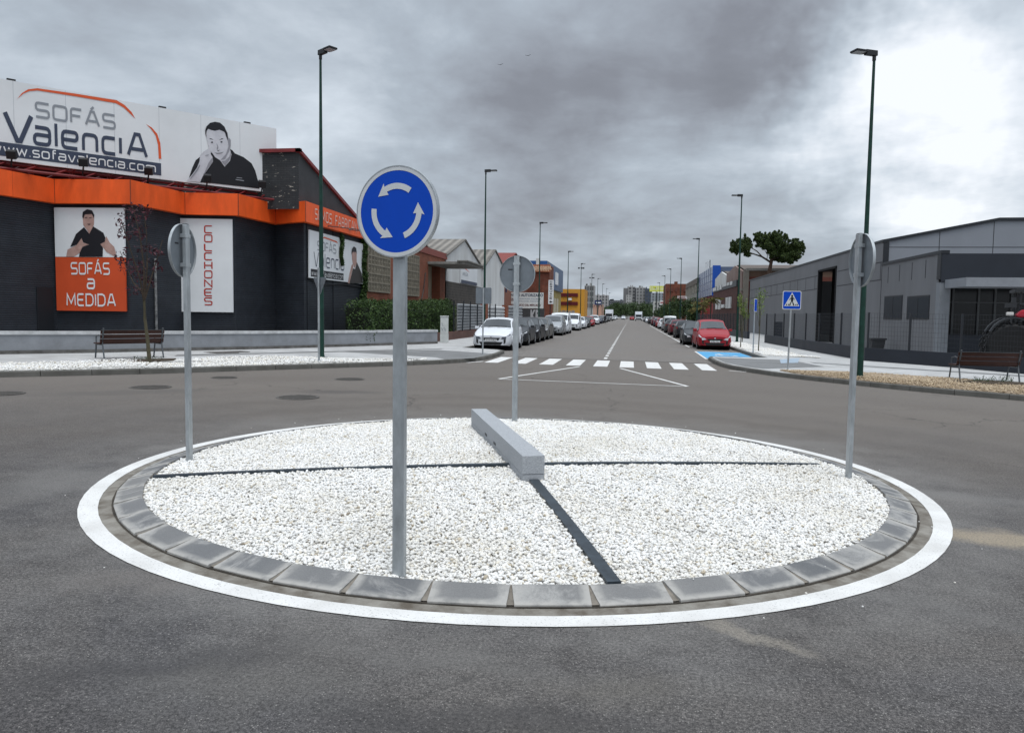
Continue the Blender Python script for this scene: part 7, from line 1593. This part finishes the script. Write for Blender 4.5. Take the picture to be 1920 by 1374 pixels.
def car(kind, pm, x, y, facing, label, name='parked_car', plate=None, cat='car', wscale=1., seed=0, group=None):
    K = KINDS[kind]; L_, W_ = K['L'], K['W']*wscale; hw = W_/2; r_ = K['r']; zb_ = .20
    yf = y if facing < 0 else y+L_                   # y is the end nearer the camera
    rz = 0 if facing < 0 else PI
    t = thing(name, label, cat, (x, yf, gz(x)), rz, group)
    def ctrl(yy):
        zt_, zl = smooth_tab(K['top'], yy), smooth_tab(K['belt'], yy)
        wy = hw*interp([(0, .76), (.06, .86), (.18, .94), (.5, .995), (1, 1), (L_-.7, 1), (L_-.2, .95), (L_-.05, .90), (L_, .84)], yy)
        gh = max(0., zt_-zl); cab = min(1, max(0, (gh-.06)/.34)); wr = wy*(.90*(1-cab)+K['roof']*cab)
        zl = min(zl, zt_-.03); zbt = zb_+.10*max(0, 1-yy/.35)*.4+.16*max(0, (yy-L_+.5)/.5)
        drop = .035+.03*cab
        return [(wy*.90, zbt), (wy*.985, zbt+.10), (wy, zb_+.30), (wy*.985, (zl+.52)/2+.05), (wy*.955, zl), (wr, zt_-drop), (wr*.62, zt_-.008), (0, zt_+.004)]
    def surf(yy, k, off=.0, sd=1):
        C = ctrl(yy); i = min(6, int(k)); u = k-i; a, b = C[i], C[i+1]; dx, dz = b[0]-a[0], b[1]-a[1]; l = math.hypot(dx, dz) or 1
        return (sd*(a[0]+dx*u+dz/l*off), yy, a[1]+dz*u-dx/l*off)
    ys = sorted(set([K['cowl'], K['wt'], K['rt'], K['rb'], 0, .03, .06, .1, .18, .26, .35, L_-.35, L_-.2, L_-.12, L_-.07, L_-.03, L_]+list(np.linspace(.45, L_-.45, 44))))
    ks = [0, 1, 1.5, 2, 2.5, 3, 3.5, 4, 4.5, 5, 5.3, 6, 7]; nk = len(ks); full = [(k, 1) for k in ks]+[(k, -1) for k in ks[-2::-1]]; nf = len(full)
    m = MB(); V = [surf(yy, k, 0, s_) for yy in ys for k, s_ in full]; Fs = []
    for i in range(len(ys)-1):
        for j in range(nf-1):
            a = [V[i*nf+j], V[i*nf+j+1], V[(i+1)*nf+j+1], V[(i+1)*nf+j]]; cy, cz = sum(q[1] for q in a)/4, sum(q[2] for q in a)/4
            kk = full[j][0]
            if min(kk, full[j+1][0]) < 3.6 and any(math.hypot(cy-wy_, cz-r_) < r_+.045 for wy_ in K['wh']): continue
            Fs.append((i*nf+j, i*nf+j+1, (i+1)*nf+j+1, (i+1)*nf+j))
    Fs.append(tuple(range(nf-1, -1, -1))); Fs.append(tuple((len(ys)-1)*nf+j for j in range(nf)))
    body = m.add(V, Fs).build('body', pm, t, local=True, smooth=True)
    def patch(nm, y0, y1, k0, k1, mt, sides=(1, -1), ny=14, nk_=3, off=.013, par=None, cross=False):
        for s_ in sides:
            m = MB(); V = []
            for i in range(ny+1):
                yy = y0+(y1-y0)*i/ny
                kk = [k0+(k1-k0)*j/nk_ for j in range(nk_+1)]
                V += [surf(yy, k, off, s_) for k in kk]
                if cross: V += [surf(yy, k, off, -s_) for k in kk[-2::-1]]
            n_ = len(V)//(ny+1); m.add(V, [(i*n_+j, i*n_+j+1, (i+1)*n_+j+1, (i+1)*n_+j) for i in range(ny) for j in range(n_-1)])
            o = m.build(nm, mt, t, local=True, smooth=True)
            if cross: break
    patch('windscreen', K['cowl']+.08, K['wt']-.05, 5.18, 7, car_glass, nk_=3, cross=True)
    if kind != 'van': patch('rear_window', K['rt']+.04, K['rb']-.06, 5.2, 7, car_glass, cross=True)
    else:
        m = MB(); m.box(-.6, -.04, L_+.0, L_+.012, 1.1, 1.5); m.box(.04, .6, L_+.0, L_+.012, 1.1, 1.5); m.build('rear_window', car_glass, t, local=True)
    y0_ = K['cowl']
    while smooth_tab(K['top'], y0_)-smooth_tab(K['belt'], y0_) < .17: y0_ += .03
    y1_ = K['rb']
    while smooth_tab(K['top'], y1_)-smooth_tab(K['belt'], y1_) < .22: y1_ -= .03
    patch('side_window', y0_, K['mid']-.04, 4.1, 4.88, car_glass, ny=8)
    if kind != 'van': patch('side_window', K['mid']+.04, K['mid']+.95, 4.1, 4.88, car_glass); patch('side_window', K['mid']+1.02, y1_-.12, 4.12, 4.86, car_glass)
    patch('headlight', .035, .34, 3.45, 4.35, lens if pm is not white_p else lens_dk, off=.014); patch('tail_light', L_-.24, L_-.02, 3.2, 4.1, red_l, off=.014)
    hz = K['belt'][0][1]
    def fbox(nm, x0, x1, z0, z1, mt, d=.012, yy=0., tap=.0, rear=False):
        m = MB(); Y = L_ if rear else 0; sg = 1 if rear else -1
        P = [(x0+tap, Y+sg*d, z0), (x1-tap, Y+sg*d, z0), (x1, Y+sg*d, z1), (x0, Y+sg*d, z1)]; m.prism(P, (0, -sg*(d-.002), 0)); return m.build(nm, mt, t, local=True)
    fw = hw*.76
    fbox('grille', -fw*.62, fw*.62, hz-.14, hz-.03, plastic, .014, tap=.08)
    fbox('lower_grille', -fw*.80, fw*.80, .25, .385, plastic, .014, tap=.10)
    for s_ in (-1, 1):
        m = MB(); q = [(s_*fw*.66, -.016, hz-.07), (s_*fw*1.0, -.016, hz-.11), (s_*fw*1.04, -.010, hz+.03), (s_*fw*.80, -.016, hz+.01)]; m.prism(q if s_ > 0 else q[::-1], (0, .014, 0)); m.build('headlight', lens if pm is not white_p else lens_dk, t, local=True)
        m = MB(); q = [(s_*fw*.86, -.014, .28), (s_*fw*.99, -.014, .36), (s_*fw*1.0, -.014, .52), (s_*fw*.86, -.014, .48)]; m.prism(q if s_ > 0 else q[::-1], (0, .012, 0)); m.build('fog_light_recess', plastic, t, local=True)
    pl_ = fbox('number_plate', -.26, .26, .405, .505, plate_m, .022)
    if plate:
        m = MB(); P_ = Plane((x-.22, 0), (x+.22, 0)); Vt, Ft = font_faces(plate, .01, 1.1); xs = [v[0] for v in Vt]; ys_ = [v[1] for v in Vt]
        m.add([(-.22+(a-min(xs))/(max(xs)-min(xs))*.44, -.0235, .42+(b-min(ys_))/(max(ys_)-min(ys_))*.07) for a, b in Vt], Ft); q = m.build('plate_characters', ink_bk, t, local=True); q.parent = pl_
    m = MB(); m.lathe([(.045, -.02), (.035, -.025)], (0, 0, hz-.005), 'Y', 12); m.build('badge', chrome, t, local=True)
    fbox('rear_plate', -.26, .26, .62, .73, plate_m, .015, rear=True); fbox('rear_bumper_trim', -fw*.9, fw*.9, .28, .36, plastic, .012, rear=True)
    for s_ in (-1, 1):
        c = surf(K['cowl']+.42, 4.0, 0, s_); m = MB(); m.obox((c[0]+s_*.10, c[1], c[2]+.07), (.20, .10, .13)); m.build('wing_mirror', pm, t, local=True, bevel=.03, smooth=True)
    m = MB(); m.box(-hw*.86, hw*.86, .25, L_-.3, .19, .5); m.build('underbody', inside, t, local=True)
    if y < 75:
        for yy in (K['cowl']+.22, K['mid'], K['mid']+.98):
            for s_ in (1, -1):
                m = MB(); V = []
                for k_ in np.linspace(.9, 4, 10): V += [surf(yy, k_, .003, s_), surf(yy+.014, k_, .003, s_)]
                m.add(V, [(2*i, 2*i+1, 2*i+3, 2*i+2) for i in range(9)]); m.build('door_gap', inside, t, local=True)
                if yy > K['cowl']+.5: c = surf(yy-.14, 3.55, .012, s_); m = MB(); m.obox(c, (.03, .17, .028)); m.build('door_handle', pm, t, local=True, bevel=.006)
        m = MB(); V = []
        for q in np.linspace(-1, 1, 15):
            yb_ = K['cowl']-.02-.06*q*q; s0 = surf(yb_, 4.3+2.7*(1-abs(q)), .003, 1 if q >= 0 else -1); s1 = surf(yb_+.016, 4.3+2.7*(1-abs(q)), .003, 1 if q >= 0 else -1); V += [s0, s1]
        m.add(V, [(2*i, 2*i+1, 2*i+3, 2*i+2) for i in range(14)]); m.build('bonnet_gap', inside, t, local=True)
    for wy_ in K['wh']:
        m = MB(); m.lathe([(r_+.05, -hw*.96), (r_+.05, hw*.96)], (0, wy_, r_), 'X', 24); m.build('wheel_well', inside, t, local=True)
        for s_ in (-1, 1):
            cx_ = s_*(hw-.115); m = MB(); m.lathe([(r_*.64, -.10), (r_*.95, -.105), (r_, -.07), (r_, .07), (r_*.95, .105), (r_*.64, .10)], (cx_, wy_, r_), 'X', 28); w_ = m.build('wheel', tyre, t, local=True, smooth=True)
            m = MB(); m.lathe([(r_*.66, s_*.100), (r_*.62, s_*.112), (r_*.55, s_*.085), (.05, s_*.08)] if s_ > 0 else [(.05, -.08), (r_*.55, -.085), (r_*.62, -.112), (r_*.66, -.100)], (cx_, wy_, r_), 'X', 28)
            for q in range(5):
                a = 2*PI*q/5+.3; m.obox((cx_+s_*.1, wy_+math.cos(a)*r_*.33, r_+math.sin(a)*r_*.33), (.025, r_*.56, .05), 0, a)
            o = m.build('rim', rim_s, t, local=True); o.parent = w_
            # arch lip
            m = MB(); P = [(s_*(hw+.004), wy_+(r_+.055)*math.cos(R(a)), r_+(r_+.055)*math.sin(R(a))) for a in range(-12, 193, 12)]; m.tube(P, .014, 5); m.build('arch_lip', plastic if kind == 'suv' else pm, t, local=True)
    if kind in ('hatch', 'mpv', 'suv', 'estate'):
        for a, b in ((-.35, .15), (.08, .5)):
            q0 = surf(K['cowl']+.12, 6.2, .014); m = MB(); m.tube([(a, K['cowl']+.06, q0[2]), (b, K['cowl']+.10+.02, q0[2]+.015)], .010, 4); m.build('wiper', plastic, t, local=True)
    return t
CLX, CRX = -6.12, 4.42
LG, RG = 'cars parked along the left side of the street', 'cars parked along the right side of the street'
def carY(px, py): return G(px, py)[1]
LC = [('hatch', white_p, 33.1, -1, 'white hatchback at the front of the left row, nearest the zebra crossing', '9144 KRZ'),
 ('hatch', dgrey_p, 38.6, -1, 'dark grey hatchback right behind the white hatchback in the left row', None), ('hatch', black_p, 43.4, -1, 'black hatchback, third in the left row', None),
 ('estate', grey_p, 48.3, -1, 'warm grey car, fourth in the left row, between the black hatchback and a gap', None), ('mpv', silver_p, 58.6, -1, 'silver car after the gap in the left row, before the tall white van', None),
 ('van', white_p, 64.5, -1, 'white high-roofed van in the left row', None), ('van', white_p, 78.5, -1, 'smaller white van with a dark lower bumper in the left row', None), ('hatch', white_p, 88.5, -1, 'white hatchback half hidden by the smaller white van', None),
 ('hatch', dgrey_p, 97, -1, 'dark grey car just in front of the red one, left row', None), ('hatch', red_p, 109, -1, 'red hatchback, the only red car of the left row', None), ('suv', white_p, 132, -1, 'white off-roader seen beyond the red hatchback, left row', None),
 ('hatch', dblue_p, 148, -1, 'dark blue car beyond the white off-roader, left row', None), ('hatch', dgrey_p, 158, -1, 'dark grey car beyond the dark blue one, left row', None), ('mpv', silver_p, 170, -1, 'silver people carrier beside the walking person, left row', None),
 ('hatch', black_p, 184, -1, 'black car just behind the walking person, left row', None), ('hatch', dgrey_p, 205, -1, 'dark grey car in front of the white box lorry, left row', None), ('hatch', silver_p, 262, -1, 'small silver car beyond the white box lorry, left row', None), ('hatch', white_p, 285, -1, 'white car near the far end of the left row', None),
 ('mpv', silver_p, 320, -1, 'farthest silver car at the end of the left row', None)]
for i, (kd, pm, yy, fc, lb, pt) in enumerate(LC): car(kd, pm, CLX-(.25 if i > 9 else 0), yy, fc, lb, plate=pt, name='parked_van' if kd == 'van' else 'parked_car', cat='van' if kd == 'van' else 'car', group=LG)
RC = [('mpv', red_p, 41.2, -1, 'red people carrier parked right behind the blue disabled bay', '4186 FZC'), ('hatch', dgrey_p, 47.0, -1, 'dark grey car tucked behind the red people carrier', None), ('hatch', black_p, 61.5, 1, 'black hatchback with its rear to us, second dark car of the right row', None),
 ('hatch', maroon_p, 71, 1, 'maroon car seen from behind beyond the black hatchback', None), ('hatch', dgrey_p, 80, 1, 'dark grey car seen from behind beyond the maroon one', None), ('van', silver_p, 92, 1, 'silver van standing taller than the cars of the right row', None),
 ('hatch', white_p, 105, 1, 'white car beyond the silver van, right row', None), ('hatch', red_p, 115, 1, 'red-tailed car beyond the white one, right row', None), ('hatch', dblue_p, 127, 1, 'dark blue car in the right row before the maroon people carrier', None), ('mpv', maroon_p, 142, 1, 'maroon people carrier in the right row', None),
 ('hatch', white_p, 196, -1, 'white car facing us near the far end of the right row', None), ('hatch', dgrey_p, 215, 1, 'dark car beyond the far white one, right row', None), ('hatch', silver_p, 240, 1, 'farthest silver car of the right row', None), ('suv', dgrey_p, 168, 1, 'dark off-roader between the maroon people carrier and the far white car', None)]
for i, (kd, pm, yy, fc, lb, pt) in enumerate(RC): car(kd, pm, CRX-(.35 if i == 1 else 0)+(.2 if i > 4 else 0), yy, fc, lb, plate=pt, name='parked_van' if kd == 'van' else 'parked_car', cat='van' if kd == 'van' else 'car', group=RG)
def lorry(x, y, label, boxc, w_=2.3, h=3.2, l=6.5):
    t = thing('lorry', label, 'lorry', (x, y, gz(x)), 0)
    m = MB(); m.prism([(-w_/2, 0, .5), (w_/2, 0, .5), (w_/2, 0, 1.4), (w_/2*.92, .0, 2.4), (-w_/2*.92, 0, 2.4), (-w_/2, 0, 1.4)], (0, 1.7, 0)); m.build('cab', boxc, t, local=True, bevel=.06)
    m = MB(); m.box(-w_*.43, w_*.43, -.02, -.001, 1.35, 2.15); m.build('windscreen', car_glass, t, local=True)
    m = MB(); m.box(-w_*.4, w_*.4, -.025, -.001, .62, .95); m.build('grille', plastic, t, local=True)
    m = MB(); m.box(-w_/2-.05, w_/2+.05, 1.85, l, .9, h); m.build('cargo_box', boxc, t, local=True, bevel=.03)
    m = MB(); m.box(-w_*.42, w_*.42, .2, l-.2, .35, .88); m.build('chassis', plastic, t, local=True)
    for s_ in (-1, 1):
        m = MB(); m.box(s_*w_*.36-.13, s_*w_*.36+.13, -.03, -.002, .98, 1.16); m.build('headlight', lens, t, local=True)
        m = MB(); m.obox((s_*(w_/2+.16), .1, 1.8), (.14, .1, .4)); m.build('wing_mirror', plastic, t, local=True)
        for yy in (1.0, l-1.2): m = MB(); m.lathe([(.28, -.13), (.44, -.14), (.45, .14), (.28, .13)], (s_*(w_/2-.15), yy, .45), 'X', 20); m.build('wheel', tyre, t, local=True)
lorry(2.6, 262, 'white lorry driving towards us at the far end of the right lane', white_p)
lorry(-6.4, 225, 'white box lorry parked in the left row behind the walking person', white_p, 2.2, 3.4, 6)
car('mpv', white_p, -3.2, 330, -1, 'white people carrier standing at the far end of the road, left of the lorry', name='distant_car')
car('hatch', red_p, .4, 300, 1, 'small red car at the far end of the road beside the white lorry', name='distant_car')
# ------------------------------------------------------------------ person crossing the street by the cars
def person(x, y, label, rz):
    z = gz(x); t = thing('person', label, 'person', (x, y, z), rz)
    J = {'pelvis': (0, 0, .95, .125), 'belly': (0, 0, 1.12, .125), 'chest': (0, .0, 1.34, .15), 'neck': (0, 0, 1.5, .06), 'head0': (0, -.01, 1.60, .085), 'head1': (0, -.01, 1.70, .088),
         'hl': (.10, 0, .90, .10), 'kl': (.11, -.16, .50, .065), 'al': (.11, -.10, .09, .042), 'tl': (.11, -.26, .04, .035), 'hr': (-.10, 0, .90, .10), 'kr': (-.11, .06, .50, .065), 'ar': (-.11, .30, .14, .042), 'tr': (-.11, .20, .04, .035),
         'sl': (.18, 0, 1.41, .065), 'el': (.24, .12, 1.16, .045), 'wl': (.24, .06, .92, .032), 'fl': (.24, .02, .82, .032), 'sr': (-.18, 0, 1.41, .065), 'er': (-.24, -.06, 1.14, .045), 'wr': (-.22, -.22, .96, .032), 'fr': (-.21, -.28, .88, .032)}
    Ed = [('pelvis', 'belly'), ('belly', 'chest'), ('chest', 'neck'), ('neck', 'head0'), ('head0', 'head1'), ('pelvis', 'hl'), ('hl', 'kl'), ('kl', 'al'), ('al', 'tl'), ('pelvis', 'hr'), ('hr', 'kr'), ('kr', 'ar'), ('ar', 'tr'), ('chest', 'sl'), ('sl', 'el'), ('el', 'wl'), ('wl', 'fl'), ('chest', 'sr'), ('sr', 'er'), ('er', 'wr'), ('wr', 'fr')]
    nm = list(J); me = bpy.data.meshes.new('body'); me.from_pydata([J[k][:3] for k in nm], [(nm.index(a), nm.index(b)) for a, b in Ed], []); o = link_mesh('body', me, mat('dark clothing', (.022, .022, .028), .9), t)
    md = o.modifiers.new('skin', 'SKIN')
    for i, k in enumerate(nm): me.skin_vertices[0].data[i].radius = (J[k][3]*(1.25 if k in ('chest', 'belly', 'pelvis') else 1), J[k][3])
    me.skin_vertices[0].data[0].use_root = True; o.modifiers.new('sub', 'SUBSURF').levels = 1
    m = MB(); m.lathe([(.02, 1.585), (.075, 1.60), (.088, 1.66), (.08, 1.73), (.02, 1.755)], (0, -.025, 0), n=14); m.build('face', mat('skin', (.35, .21, .15), .6), t, local=True, smooth=True)
    m = MB(); m.lathe([(.06, 1.60), (.098, 1.66), (.10, 1.72), (.06, 1.79), (.01, 1.80)], (0, .015, 0), n=14); m.build('hair', mat('dark hair', (.015, .01, .008), .8), t, local=True, smooth=True)
xp, yp = G(1141, 603); person(-5.0, 150, 'person in dark clothes walking on the road beside the left row of parked cars', .2)
